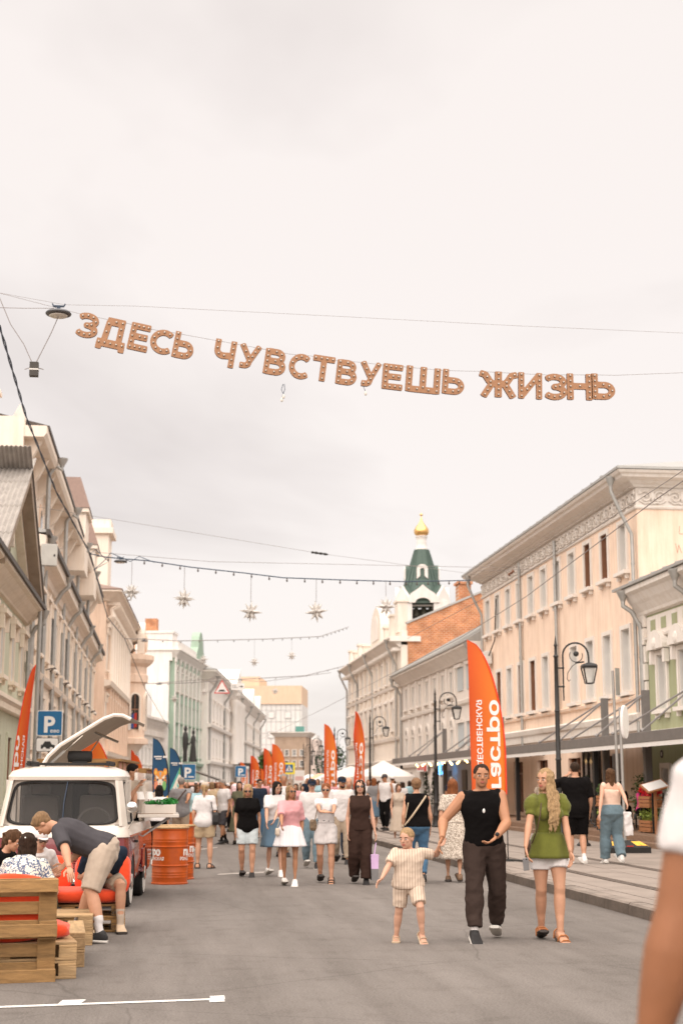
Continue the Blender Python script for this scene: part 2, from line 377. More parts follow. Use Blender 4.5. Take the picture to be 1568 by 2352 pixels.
        o = link('window', F, s.o, (x, 0, z0))
        link('pane', P, o); link('surround', T, o); link('sill', S, o)
        return o
    def pipe(s, x, ztop, out=0.62, zb=0.3, m=None, r=0.075, drop=0.75, side=0.0):
        b = MB(); yo = -out
        b.lathe([(r*0.9, -0.3), (r*1.1, -0.24), (r*2.4, -0.03), (r*2.5, 0.03), (r*2.1, 0.03), (r*0.8, -0.2)], 10, (x, yo, ztop))
        b.tube([(x, yo, ztop-0.2), (x, yo, ztop-0.42), (x+side*0.5, yo*0.6, ztop-drop*0.75), (x+side, -0.14, ztop-drop-0.25), (x+side, -0.13, ztop-drop-0.6), (x+side, -0.13, zb)], r, 8)
        z = ztop-drop-1.2
        while z > zb+0.4: b.cyl((x+side, -0.13, z), (x+side, -0.13, z+0.05), r*1.2, n=8); z -= 1.4
        return s.part('downpipe', b, m or M_ZINC, True)
    def hiproof(s, z0, z1, over, D, m, run=3.5, x0=0, x1=None, name='roof', thick=0.08):
        x1 = s.L if x1 is None else x1; b = MB()
        q = lambda e, z: [(x0-e, -e, z), (x1+e, -e, z), (x1+e, D+e, z), (x0-e, D+e, z)]
        b.loft([q(over, z0), q(over, z0+thick), q(-run, z1)]); ro = s.part(name, b, m)
        sm = MB(); n = int((x1-x0)/1.0)
        for i in range(1, n):
            x = x0+(x1-x0)*i/n; sm.beam((x, -over, z0+thick+0.01), (min(max(x, x0+run), x1-run), run, z1+0.01), 0.03, 0.05)
        s.part('seams', sm, m, parent=ro, kind='stuff'); return ro
YL = lambda y1: (lambda Y: y1 - Y)
# ---- R2: long peach house with the ornamental frieze
P_PEACH = plaster('peach_plaster', (0.86, 0.665, 0.53), 0.09, 0.12)
P_GDOOR = mat('grey_steel_door', (0.30, 0.30, 0.31), 0.6, 0.15, 2)
r2 = Bd('peach_house', 'long three-storey peach house with white windows and ornamental frieze under the eaves', (14.3, 66.2), (14.3, 43.6))
up = [65.03-2.0*k for k in range(11)]; x2 = lambda Y: 66.2-Y
low = [y for y in up if abs(y-53.03) > 0.5]
wu, wl = 0.74, 0.82
r2.wall(P_PEACH, 0, 10.62, [(8.2, 9.72, [(x2(y)-wu/2, x2(y)+wu/2) for y in up]), (4.42, 6.38, [(x2(y)-wl/2, x2(y)+wl/2) for y in low]), (0.5, 2.5, [(x2(y)-0.8, x2(y)+0.8) for y in (63.5, 60, 56, 51.5, 47)])], depth=11)
for i, y in enumerate(up): r2.win(x2(y), 8.2, wu, 1.52, 'plain', M_BROWNWIN if i in (8, 9) else M_WIN)
for i, y in enumerate(low): r2.win(x2(y), 4.42, wl, 1.96, 'plain', M_BROWNWIN if i in (1, 3, 4) else M_WIN)
M_SHOP = mat('shop_dark_glass', (0.05, 0.045, 0.04), 0.1, 0.3, 1, spec=0.8)
for y in (63.5, 60, 56, 51.5, 47):
    b = MB(); x = x2(y); b.box(x-0.79, 0.2, 0.51, x+0.79, 0.22, 2.49); sw = r2.part('shop_window', b, M_SHOP)
    b = MB()
    for q in (-0.79, -0.03, 0.73): b.box(x+q, 0.12, 0.5, x+q+0.06, 0.2, 2.5)
    b.box(x-0.79, 0.12, 2.0, x+0.79, 0.2, 2.06); r2.part('shop_frame', b, M_BROWNWIN, parent=sw)
D2 = 11
pth = [(0, D2), (0, 0), (r2.L, 0), (r2.L, D2)]
r2.sweep('cornice', pth, [(-0.02, 10.62), (0.10, 10.64), (0.14, 10.70), (0.24, 10.74), (0.30, 10.80), (0.62, 10.85), (0.66, 10.93), (0.74, 10.96), (0.80, 11.04), (-0.02, 11.04)], M_WHITE)
r2.sweep('architrave', pth, [(-0.01, 9.95), (0.06, 9.97), (0.08, 10.02), (0.05, 10.06), (-0.01, 10.06)], M_WHITE)
r2.sweep('frieze', pth, [(-0.015, 10.06), (0.02, 10.06), (0.02, 10.62), (-0.015, 10.62)], M_WHITE)
r2.sweep('string_course', pth, [(-0.01, 4.12), (0.10, 4.16), (0.13, 4.24), (0.02, 4.28), (-0.01, 4.28)], P_PEACH)
r2.sweep('shop_cornice', [(0, 0), (r2.L, 0)], [(-0.01, 3.15), (0.10, 3.2), (0.12, 3.45), (0.20, 3.5), (0.26, 3.66), (0.18, 3.72), (-0.01, 3.74)], M_WHITE)
b = MB()
for s_ in (-1, 1):
    pts = []
    for i in range(15):
        a = R(40 + 36*i); rr = 0.20*(1-i/16.0); pts.append((s_*(0.22 + rr*math.cos(a)), -0.055, 0.27+rr*math.sin(a)))
    b.tube(pts, 0.032, 5)
    b.tube([(s_*0.02, -0.05, 0.06), (s_*0.12, -0.06, 0.10), (s_*0.25, -0.05, 0.07), (s_*0.42, -0.05, 0.16)], 0.03, 5)
    b.ell((s_*0.40, -0.05, 0.42), (0.06, 0.05, 0.09), 6, 4)
b.ell((0, -0.05, 0.3), (0.07, 0.06, 0.17), 8, 5)
fm = b.mesh('frieze_ornament', M_WHITE, True)
n = 25
for k in range(n): link('frieze_ornament', fm, r2.o, (r2.L*(k+0.5)/n, -0.005, 10.06))
for k in range(9): link('frieze_ornament', fm, r2.o, (r2.L+0.005, 0.5+0.95*k, 10.06), math.pi/2)
b = MB()
for k in range(90): b.box(0.1+k*0.25, -0.15, 10.642, 0.2+k*0.25, -0.02, 10.70)
r2.part('dentils', b, M_WHITE, kind='stuff')
for y in (65.9, 43.75): r2.pipe(x2(y), 10.95, 0.75, 2.8, drop=1.5, r=0.06)
for y in (58.6, 53.0):
    b = MB(); b.cyl((x2(y), -0.12, 2.8), (x2(y), -0.12, 10.5), 0.065, n=10)
    for k in range(5): b.cyl((x2(y), -0.12, 3.6+1.5*k), (x2(y), -0.12, 3.66+1.5*k), 0.08, n=10)
    r2.part('downpipe', b, M_ZINC, True)
b = MB(); b.box(x2(46.9), -0.03, 0.2, x2(45.9), -0.004, 2.55); r2.part('grey_door_panel', b, P_GDOOR)
b = MB(); b.box(x2(50.2), -0.05, 0.2, x2(48.2), -0.004, 2.75); dr_ = r2.part('dark_shop_door', b, M_SHOP)
for k in range(4): MB().box(x2(50.2)+0.6*k, -0.09, 0.2, x2(50.2)+0.6*k+0.07, -0.051, 2.75).build('door_frame', M_GUT, dr_)
r2.hiproof(11.06, 12.8, 0.82, D2, M_SEAM, 5.0)
b = MB(); xd = x2(50.2)
b.prism(arcpts(xd, 12.0, 0.42, 0, 180, 10)+[(xd-0.42, 11.4), (xd+0.42, 11.4)], 0.9, 3.6, lambda u, v, w: (u, w, v)); dm = r2.part('roof_dormer', b, M_SEAM, True)
b = MB(); b.prism(arcpts(xd, 12.0, 0.3, 0, 180, 10)+[(xd-0.3, 11.8), (xd+0.3, 11.8)], 0.88, 0.894, lambda u, v, w: (u, w, v)); r2.part('dormer_opening', b, M_PANED, parent=dm)
b = MB(); b.cyl((x2(47.0), 3.0, 11.9), (x2(47.0), 3.0, 14.6), 0.012, n=5); r2.part('aerial', b, M_GUT)
# near end wall of the peach house: a window and the scrawled tags
b = MB(); xe = r2.L; b.box(xe, 2.6, 7.9, xe+0.05, 3.7, 9.75); ew = r2.part('end_window', b, M_WIN)
b = MB(); b.box(xe+0.05, 2.75, 8.1, xe+0.056, 3.55, 9.55); r2.part('pane', b, M_PANED, parent=ew)
b = MB(); b.box(xe+0.056, 2.75, 9.0, xe+0.064, 3.55, 9.55); r2.part('curtain', b, M_PANE, parent=ew)
M_SCR = mat('spray_paint', (0.12, 0.09, 0.08), 0.8)
M_SCR2 = mat('faded_spray_paint', (0.55, 0.33, 0.24), 0.8)
for nm, pl, m, wd in (('graffiti', [[(2.25, 9.72), (2.35, 9.82), (2.45, 9.74), (2.33, 9.66)], [(2.5, 9.66), (2.52, 9.9)], [(2.5, 9.78), (2.64, 9.9)], [(2.5, 9.78), (2.66, 9.67)], [(2.68, 9.66), (2.78, 9.9), (2.86, 9.68)], [(2.2, 9.62), (2.9, 9.64)]], M_SCR, 0.018),
                      ('faded_graffiti', [[(1.35, 9.45), (1.33, 9.2), (1.45, 9.2)], [(1.55, 9.3), (1.6, 9.4), (1.66, 9.3), (1.58, 9.22)], [(1.75, 9.4), (1.8, 9.22), (1.88, 9.4)], [(1.95, 9.25), (1.95, 9.45), (2.05, 9.4), (1.95, 9.33), (2.08, 9.24)], [(1.2, 8.9), (1.25, 8.6), (1.3, 8.85), (1.38, 8.6)], [(1.45, 8.75), (1.5, 8.9), (1.58, 8.7)], [(1.65, 8.8), (1.72, 8.95), (1.8, 8.75), (1.9, 8.95)]], M_SCR2, 0.02)):
    b = MB()
    for p in pl:
        for q in range(len(p)-1): b.beam((xe+0.004, p[q][0], p[q][1]), (xe+0.004, p[q+1][0], p[q+1][1]), wd, 0.004, up=(1, 0, 0))
    r2.part(nm, b, m)
# air conditioner and cable on the far end of the front
b = MB(); b.box(x2(64.9), -0.38, 6.85, x2(64.2), -0.06, 7.4); ac = r2.part('air_conditioner', b, M_WIN, bevel=0.02)
b = MB(); b.lathe([(0.0, -0.01), (0.2, -0.01), (0.2, 0.0), (0.0, 0.0)], 14, (0, 0, 0)); g_ = r2.part('fan_grille', b, M_ZINC, parent=ac); g_.location = (x2(64.6), -0.386, 7.12); g_.rotation_euler = (math.pi/2, 0, 0)
b = MB(); b.tube([(x2(63.2), -0.06, 9.6), (x2(63.25), -0.1, 8.6), (x2(63.5), -0.09, 7.8), (x2(64.2), -0.2, 7.2)], 0.03, 5); r2.part('hanging_cable', b, M_GUT)
# ---- R1: low green house at the right edge
P_GREEN = plaster('green_plaster', (0.36, 0.375, 0.235), 0.08, 0.06)
r1 = Bd('green_house', 'low green house with white window pediments beside the peach house', (14.3, 43.55), (14.3, 22))
x1_ = lambda Y: 43.55-Y
wy = [41.75, 39.9, 38.0, 36, 34, 32, 30, 28, 26, 24]
r1.wall(P_GREEN, 0, 6.85, [(3.72, 5.3, [(x1_(y)-0.38, x1_(y)+0.38) for y in wy]), (1.15, 2.05, [(x1_(y)-0.3, x1_(y)+0.3) for y in wy])], depth=9)
for y in wy: r1.win(x1_(y), 3.72, 0.76, 1.58, 'ped'); r1.win(x1_(y), 1.15, 0.6, 0.9, 'plain', pane=M_PANED)
r1.corn('cornice', 6.55, 7.4, 0.6, M_WHITE)
b = MB()
for k in range(12):
    z = 0.4+k*0.53; b.box(0.0, -0.10 if k % 2 else -0.13, z, 0.55, -0.001, z+0.5)
r1.part('corner_quoins', b, M_WHITE, bevel=0.02)
for y in [42.4-0.95*k for k in range(15)]:
    b = MB(); b.box(x1_(y)-0.22, -0.03, 6.05, x1_(y)+0.22, -0.001, 6.38); r1.part('frieze_panel', b, P_GREEN)
b = MB(); b.box(0.56, -0.02, 5.92, r1.L, -0.0005, 6.5); r1.part('frieze_band', b, M_WHITE)
r1.sweep('string_course', [(0, 0), (r1.L, 0)], [(-0.01, 5.8), (0.1, 5.83), (0.12, 5.9), (-0.01, 5.93)], M_WHITE)
r1.sweep('lower_string_course', [(0, 0), (r1.L, 0)], [(-0.01, 2.9), (0.14, 2.95), (0.16, 3.1), (-0.01, 3.16)], M_WHITE)
r1.hiproof(7.42, 8.5, 0.68, 9, M_SEAM, 4)
r1.pipe(0.22, 7.32, 0.62, 0.4, drop=0.8, side=0.1); r1.pipe(4.9, 7.32, 0.62, 0.4, drop=0.8)
b = MB(); b.cyl((x1_(42.1), -0.02, 2.45), (x1_(42.1), -0.001, 2.45), 0.12, n=14); r1.part('house_number_plate', b, M_GUT)
vs, fs = text_mesh('18', 0.14, 0.004, align='CENTER'); b = MB(); b.add([(x1_(42.1)+v[0], -0.024, 2.40+v[1]) for v in vs], fs); r1.part('house_number', b, M_WHITE)
# ---- R3: grey house with the metal roof
P_GREY = plaster('pale_grey_plaster', (0.71, 0.65, 0.60), 0.06, 0.08)
P_BLUEG = plaster('blue_grey_panel', (0.47, 0.50, 0.51), 0.06, 0.05)
r3 = Bd('grey_house', 'two-storey pale grey house with a sloping metal roof and pointed windows', (14.3, 89.8), (14.3, 66.25))
x3 = lambda Y: 89.8-Y
u3 = [88-2.35*k for k in range(7)]
r3.wall(P_GREY, 0, 7.6, [(6.0, 7.2, [(x3(y)-0.33, x3(y)+0.33) for y in u3]), (3.0, 4.3, [(x3(y)-0.35, x3(y)+0.35) for y in u3]), (0.5, 2.3, [(x3(y)-0.7, x3(y)+0.7) for y in (87, 83, 79, 75, 71)])], depth=11)
for y in u3: r3.win(x3(y), 6.0, 0.66, 1.2); r3.win(x3(y), 3.0, 0.7, 1.3, 'arch')
for y in (87, 83, 79, 75, 71):
    b = MB(); x = x3(y); b.box(x-0.69, 0.2, 0.51, x+0.69, 0.22, 2.29); r3.part('shop_window', b, M_SHOP)
r3.corn('cornice', 7.45, 8.05, 0.7, M_WHITE)
r3.sweep('string_course', [(0, 0), (r3.L, 0)], [(-0.01, 5.4), (0.12, 5.45), (0.16, 5.6), (-0.01, 5.68)], M_WHITE)
r3.sweep('lower_string_course', [(0, 0), (r3.L, 0)], [(-0.01, 2.55), (0.14, 2.6), (0.18, 2.75), (-0.01, 2.8)], M_WHITE)
for x in [x3(y)+1.17 for y in u3]:
    b = MB(); b.box(x-0.18, -0.10, 2.8, x+0.18, -0.001, 5.4); b.box(x-0.18, -0.10, 5.68, x+0.18, -0.001, 7.45); r3.part('pilaster', b, M_WHITE)
for z in (6.1, 3.4):
    for x in (18.2, 20.4, 22.4):
        b = MB(); b.box(x-0.62, -0.05, z, x+0.62, -0.001, z+1.15); q = r3.part('blind_panel', b, P_BLUEG)
        b = MB(); b.box(x-0.7, -0.16, z+1.15, x+0.7, -0.002, z+1.3); r3.part('panel_hood', b, M_WHITE, parent=q)
r3.pipe(0.15, 7.95, 0.66, 0.3); r3.pipe(23.2, 7.95, 0.66, 0.3)
b = MB(); rf = [(-0.78, 8.06), (-0.78, 8.14), (3.2, 10.4), (7.5, 10.4), (11, 8.1)]
b.prism(rf, -0.3, r3.L, lambda u, v, w: (w, u, v)); rr3 = r3.part('roof', b, M_SEAM)
b = MB()
for k in range(23): b.beam((k+0.5, -0.76, 8.17), (k+0.5, 3.2, 10.42), 0.03, 0.04)
r3.part('seams', b, M_SEAM, parent=rr3, kind='stuff')
b = MB(); b.box(19.5, 1.6, 9.1, 21.5, 3.0, 10.7); r3.part('roof_vent_box', b, M_SEAM)
# ---- R4: ornate white house with a brick party wall
P_CREAM = plaster('cream_white_plaster', (0.76, 0.68, 0.60), 0.07, 0.10)
r4 = Bd('ornate_white_house', 'ornate cream-white house with stepped parapet and bare red brick end wall', (14.3, 117), (14.3, 90.2))
x4 = lambda Y: 117-Y
u4 = [115.3-2.45*k for k in range(10)]
r4.wall(P_CREAM, 0, 10.1, [(8.0, 9.4, [(x4(y)-0.36, x4(y)+0.36) for y in u4]), (5.0, 6.6, [(x4(y)-0.38, x4(y)+0.38) for y in u4])], depth=14)
for i, y in enumerate(u4): r4.win(x4(y), 8.0, 0.72, 1.4, 'plain'); r4.win(x4(y), 5.0, 0.76, 1.6, 'hood')
r4.corn('cornice', 9.95, 10.6, 0.75, M_WHITE)
for z in (7.5, 4.3, 2.9): r4.sweep('string_course', [(0, 0), (r4.L, 0)], [(-0.01, z), (0.14, z+0.05), (0.2, z+0.22), (-0.01, z+0.28)], M_WHITE)
b = MB()
for k in range(60): b.box(0.2+k*0.445, -0.5, 9.75, 0.36+k*0.445, -0.002, 9.95)
r4.part('modillions', b, M_WHITE, kind='stuff')
for x in [x4(y)+1.22 for y in u4]:
    b = MB(); b.box(x-0.25, -0.12, 4.6, x+0.25, -0.001, 7.5); b.box(x-0.25, -0.12, 7.8, x+0.25, -0.001, 9.74); r4.part('pilaster', b, P_CREAM)
for y in (116.8, 110.5, 102, 91.5): r4.pipe(x4(y), 10.5, 0.7, 0.3, drop=1.3)
b = MB(); b.box(0, 0.1, 10.6, r4.L, 0.5, 11.0); r4.part('parapet', b, P_CREAM)
for k, (y, h, w) in enumerate(((116, 0.9, 0.9), (113.4, 0.6, 0.7), (110.7, 0.9, 0.8), (108, 0.6, 0.7), (97.2, 0.8, 0.8), (94.6, 1.3, 1.0), (92, 1.9, 1.3))):
    b = MB(); x = x4(y); b.box(x-w/2, 0.0, 11.0, x+w/2, 0.62, 11.0+h); b.box(x-w/2-0.1, -0.08, 11.0+h, x+w/2+0.1, 0.7, 11.14+h); r4.part('parapet_pedestal', b, P_CREAM)
b = MB(); b.prism(arcpts(x4(101.5), 12.0, 2.4, 0, 180, 14, 1.7)+[(x4(101.5)-2.4, 11), (x4(101.5)+2.4, 11)], 0.02, 0.7, lambda u, v, w: (u, w, v)); at = r4.part('arched_attic', b, P_CREAM)
b = MB(); b.prism(arcpts(x4(101.5), 12.0, 1.5, 0, 180, 14, 1.1)+[(x4(101.5)-1.5, 11.4), (x4(101.5)+1.5, 11.4)], -0.03, 0.01, lambda u, v, w: (u, w, v)); r4.part('attic_panel', b, M_WHITE, parent=at)
def brick_mat():
    m = bpy.data.materials.new('red_brick'); m.use_nodes = True; nt = m.node_tree; N = nt.nodes; L = nt.links; bb = N['Principled BSDF']; bb.inputs['Roughness'].default_value = 0.9
    tc = N.new('ShaderNodeTexCoord'); mp = N.new('ShaderNodeMapping'); mp.inputs['Rotation'].default_value = (0, 0, 0)
    sp = N.new('ShaderNodeSeparateXYZ'); cb = N.new('ShaderNodeCombineXYZ'); L.new(tc.outputs['Object'], sp.inputs[0]); L.new(sp.outputs[1], cb.inputs[0]); L.new(sp.outputs[2], cb.inputs[1])
    br = N.new('ShaderNodeTexBrick'); br.inputs['Scale'].default_value = 1.0; br.inputs['Brick Width'].default_value = 0.30; br.inputs['Row Height'].default_value = 0.115; br.inputs['Mortar Size'].default_value = 0.012
    br.inputs['Color1'].default_value = (0.50, 0.17, 0.065, 1); br.inputs['Color2'].default_value = (0.62, 0.25, 0.10, 1); br.inputs['Mortar'].default_value = (0.62, 0.45, 0.33, 1)
    L.new(cb.outputs[0], br.inputs['Vector'])
    nz = N.new('ShaderNodeTexNoise'); nz.inputs['Scale'].default_value = 1.3; nz.inputs['Detail'].default_value = 6; L.new(tc.outputs['Object'], nz.inputs['Vector'])
    rp = N.new('ShaderNodeValToRGB'); rp.color_ramp.elements[0].position = 0.35; rp.color_ramp.elements[0].color = (0.62, 0.6, 0.58, 1); rp.color_ramp.elements[1].position = 0.6; rp.color_ramp.elements[1].color = (1, 1, 1, 1); L.new(nz.outputs['Fac'], rp.inputs[0])
    mu = N.new('ShaderNodeMixRGB'); mu.blend_type = 'MULTIPLY'; mu.inputs[0].default_value = 0.8; L.new(br.outputs[0], mu.inputs[1]); L.new(rp.outputs[0], mu.inputs[2]); L.new(mu.outputs[0], bb.inputs['Base Color'])
    bp = N.new('ShaderNodeBump'); bp.inputs['Strength'].default_value = 0.6; bp.inputs['Distance'].default_value = 0.02; L.new(br.outputs['Fac'], bp.inputs['Height']); bp.invert = True; L.new(bp.outputs[0], bb.inputs['Normal'])
    return m
M_BRICK = brick_mat()
b = MB(); b.prism([(0.42, 0), (0.42, 11.40), (5.1, 13.40), (14, 10.6), (14, 0)], r4.L-0.3, r4.L+0.06, lambda u, v, w: (w, u, v)); r4.part('brick_party_wall', b, M_BRICK)
b = MB(); b.beam((r4.L-0.1, 0.35, 11.45), (r4.L-0.1, 5.1, 13.46), 0.5, 0.12); r4.part('brick_coping', b, M_SEAM)
b = MB(); b.box(-0.02, -0.15, 9.9, 1.5, 0.6, 10.1); b.box(r4.L-0.2, -0.7, 10.3, r4.L+0.25, 1.2, 10.62); r4.part('corner_block', b, M_WHITE)
b = MB(); b.box(r4.L-2.2, 3.9, 10.5, r4.L-1.2, 4.7, 14.1); b.box(r4.L-2.3, 3.8, 14.1, r4.L-1.1, 4.8, 14.25); r4.part('chimney', b, M_BRICK)
r4.hiproof(10.62, 12.6, -0.4, 14, M_SEAM, 4)
# ---- bell tower behind the right-hand houses
M_TWHITE = plaster('tower_white', (0.72, 0.68, 0.65), 0.05, 0.05)
M_TGREEN = metal('green_tent_roof', (0.085, 0.125, 0.105), 0.55, 0.2)
M_GOLD = metal('gilded_dome', (0.85, 0.52, 0.20), 0.3, 0.95)
ct = atD(973, 1805, 140); tz = lambda py: CAMH + (1805-py)*140/PF
tw = thing('bell_tower', 'white church bell tower with green tent roof and small golden onion dome', 'tower', (ct.x, ct.y, 0), R(-8)); tw.scale = (1.18, 1.18, 1.0)
q = 140/PF
b = MB(); rw = 50*q
for sx in (-1, 1):
    for sy in (-1, 1): b.box(sx*rw if sx < 0 else 0.42*rw, sy*rw if sy < 0 else 0.42*rw, 0, -0.42*rw if sx < 0 else rw, -0.42*rw if sy < 0 else rw, tz(1385))
b.box(-rw, -rw, 0, rw, rw, tz(1450)); b.build('belfry', M_TWHITE, tw)
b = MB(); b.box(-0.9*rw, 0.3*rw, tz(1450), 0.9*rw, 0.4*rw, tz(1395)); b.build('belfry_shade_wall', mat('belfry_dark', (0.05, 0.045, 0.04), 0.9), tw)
for bx, bz, br_ in ((-0.25, 1405, 0.3), (0.05, 1403, 0.28), (0.3, 1405, 0.24)):
    b = MB(); b.lathe([(br_*1.5, -0.5), (br_*1.1, -0.2), (br_*0.75, 0.15), (br_*0.3, 0.32), (0.03, 0.34)], 12, (bx*rw, -0.45*rw, tz(bz))); b.build('bell', metal('bell_bronze', (0.06, 0.055, 0.04), 0.5, 0.6), tw, True)
b = MB(); b.beam((-0.43*rw, -0.6*rw, tz(1393)), (0.43*rw, -0.6*rw, tz(1393)), 0.12, 0.12); b.build('bell_beam', M_TWHITE, tw)
# kokoshnik gables on the sides
zk = tz(1389)
def koko(b, w, h, y, a, t, inner=None):
    pts = arcpts(0, 0, w, 0, 62, 6, h*0.8) + [(w*0.2, h*0.9), (0, h*1.08), (-w*0.2, h*0.9)] + arcpts(0, 0, w, 118, 180, 6, h*0.8)
    ca, sa = math.cos(a), math.sin(a)
    f = lambda u, v, g: (u*ca - g*sa, u*sa + g*ca, v+zk)
    if inner is None: b.prism(pts, y, y+t, f)
    else:
        n = len(pts); ins = arcpts(0, 0, w*inner, 0, 180, n-1, h*inner*0.62)
        for i in range(n-1): b.prism([pts[i], pts[i+1], ins[i+1], ins[i]], y, y+t, f)
for k in range(4):
    a = k*math.pi/2
    b = MB(); koko(b, 1.02*rw*0.62, 1.62, -1.06*rw, a, 0.35, 0.46); b.build('kokoshnik_gable', M_TWHITE, tw)
    b = MB(); koko(b, 1.02*rw*0.65, 1.72, -1.06*rw+0.36, a, 0.9); b.build('kokoshnik_roof', M_TGREEN, tw)
    b = MB(); koko(b, 0.36*rw, 1.55, -1.18*rw, a+math.pi/4, 0.3); b.build('corner_gable', M_TWHITE, tw)
    b = MB(); koko(b, 0.40*rw, 1.66, -1.18*rw+0.31, a+math.pi/4, 0.8); b.build('corner_gable_roof', M_TGREEN, tw)
b = MB(); b.lathe([(1.05*rw, zk+0.3), (44*q, tz(1366)), (39*q, tz(1346)), (15*q, tz(1257)), (13*q, tz(1257))], 8, a0=math.pi/8); tent = b.build('tent_roof', M_TGREEN, tw)
b = MB()
for k in range(24):
    a = math.pi/8+2*math.pi*k/24; c_ = 1.0 if k % 3 == 0 else 0.955
    b.beam((c_*39*q*math.cos(a), c_*39*q*math.sin(a), tz(1346)), (c_*15*q*math.cos(a), c_*15*q*math.sin(a), tz(1257)), 0.07, 0.07)
tag(b.build('roof_ribs', M_TGREEN, tent), kind='stuff')
for k in range(4):
    a = k*math.pi/2; rr_ = 33*q
    f = lambda u, v, g: (u*math.cos(a)-g*math.sin(a), u*math.sin(a)+g*math.cos(a), v)
    z0 = tz(1331); z1 = tz(1300); b = MB()
    o_ = [(0.45, z0)] + arcpts(0, z1-0.3, 0.45, 0, 180, 8) + [(-0.45, z0)]; i_ = [(0.18, z0+0.3)] + arcpts(0, z1-0.4, 0.18, 0, 180, 8) + [(-0.18, z0+0.3)]
    for i in range(len(o_)-1): b.prism([o_[i], o_[i+1], i_[i+1], i_[i]], -rr_-0.1, -rr_+0.9, f)
    b.box(0, 0, 0, 0.001, 0.001, 0.001) if False else None
    dw = b.build('tent_dormer', M_TWHITE, tw)
    b = MB(); b.prism(i_, -rr_+0.3, -rr_+0.4, f); b.build('dormer_shade', mat('dormer_grey', (0.35, 0.32, 0.3), 0.9), dw)
    b = MB(); b.prism([(u*1.12, v+0.12 if v > z0+0.5 else v) for u, v in o_], -rr_+0.02, -rr_+1.6, f); b.build('dormer_roof', M_TGREEN, dw)
b = MB(); b.lathe([(14*q, tz(1257)), (13.5*q, tz(1252)), (11.8*q, tz(1250)), (11*q, tz(1245)), (11*q, tz(1232)), (12.5*q, tz(1228)), (14*q, tz(1225)), (12*q, tz(1223))], 12); b.build('drum', M_TWHITE, tw).scale = (0.88, 0.88, 1)
b = MB(); b.lathe([(11*q, tz(1223)), (15.5*q, tz(1220)), (17.8*q, tz(1214)), (17.2*q, tz(1208)), (13*q, tz(1201)), (7.5*q, tz(1194)), (3.4*q, tz(1187)), (1.4*q, tz(1179)), (0.9*q, tz(1172)), (0.3*q, tz(1166))], 20); b.build('onion_dome', M_GOLD, tw, 'all').scale = (0.85, 0.85, 1)
b = MB(); b.ell((0, 0, tz(1172)), (3.2*q, 3.2*q, 3.2*q), 12, 8); b.build('dome_ball', M_GOLD, tw, 'all')
# ------------------------------------------------------------------ left-hand houses
M_SOFFIT = mat('weathered_soffit', (0.36, 0.28, 0.215), 0.9, 0.2, 2)
M_ASB = mat('corrugated_sheet', (0.36, 0.325, 0.295), 0.9, 0.22, 2.5, 0.3, 20)
l1 = Bd('pale_green_house', 'pale green house with a corrugated gable roof at the left edge', (-4.8, 28), (-4.8, 51.4))
yl = lambda Y: Y-28
P_LGREEN = plaster('faded_green_plaster', (0.56, 0.565, 0.44), 0.08, 0.10)
P_BEIGE = plaster('beige_plaster', (0.79, 0.685, 0.575), 0.06, 0.09)
l1w = [y for y in (31.5, 34.6, 37.7, 40.8, 43.9, 47, 50)]
l1.wall(P_LGREEN, 0, 7.0, [(4.7, 6.3, [(yl(y)-0.45, yl(y)+0.45) for y in l1w]), (1.0, 3.0, [(yl(y)-0.5, yl(y)+0.5) for y in l1w])], depth=10)
for y in l1w: l1.win(yl(y), 4.7, 0.9, 1.6, 'hood', pane=M_PANED, trim=P_BEIGE); l1.win(yl(y), 1.0, 1.0, 2.0, 'plain', frame=M_BROWNWIN, pane=M_PANED, trim=P_LGREEN)
l1.sweep('string_course', [(0, 0), (l1.L, 0)], [(-0.01, 3.75), (0.12, 3.8), (0.3, 4.0), (0.3, 4.12), (-0.01, 4.2)], P_BEIGE)
b = MB()
for k in range(58): b.box(0.1+0.4*k, -0.26, 3.72, 0.28+0.4*k, -0.002, 3.88)
l1.part('modillions', b, P_BEIGE, kind='stuff')
l1.corn('cornice', 6.9, 7.42, 0.6, P_BEIGE)
b = MB(); b.box(-0.1, -0.68, 7.42, l1.L+0.12, -0.5, 7.56); l1.part('gutter', b, M_GUT)
b = MB(); pr = [(-0.55, 7.44), (-0.55, 7.52), (5, 9.3), (10, 7.4)]; b.prism(pr, 0, l1.L, lambda u, v, w: (w, u, v)); l1.part('roof', b, M_ASB)
# street gable with raking cornice and corrugated sheets
gy0, gya, gy1, gza = yl(38.9), yl(44.7), yl(50.6), 10.75
b = MB(); b.prism([(gy0, 7.43), (gy1, 7.43), (gya, gza-0.1)], 0.0, 3.0, lambda u, v, w: (u, w, v)); gb = l1.part('gable', b, P_LGREEN)
b = MB(); b.prism(arcpts(gya, 8.7, 0.55, 0, 180, 10)+[(gya-0.55, 7.8), (gya+0.55, 7.8)], -0.03, -0.001, lambda u, v, w: (u, w, v)); l1.part('gable_window', b, M_PANED, parent=gb)
b = MB()
o_ = arcpts(gya, 8.7, 0.8, 0, 180, 12); i_ = arcpts(gya, 8.7, 0.56, 0, 180, 12)
for k in range(12): b.prism([o_[k], o_[k+1], i_[k+1], i_[k]], -0.12, -0.031, lambda u, v, w: (u, w, v))
l1.part('window_arch', b, P_BEIGE, parent=gb)
for nm, ya in (('raking_cornice', gy0-0.4), ('raking_cornice', gy1+0.4)):
    b = MB(); b.beam((ya, -0.30, 7.30), (gya, -0.30, gza), 0.62, 0.26, up=(0, 0, 1)); l1.part(nm, b, M_SOFFIT)
    b = MB(); b.beam((ya, -0.10, 7.02), (gya, -0.10, gza-0.30), 0.30, 0.22, up=(0, 0, 1)); l1.part('raking_moulding', b, P_BEIGE)
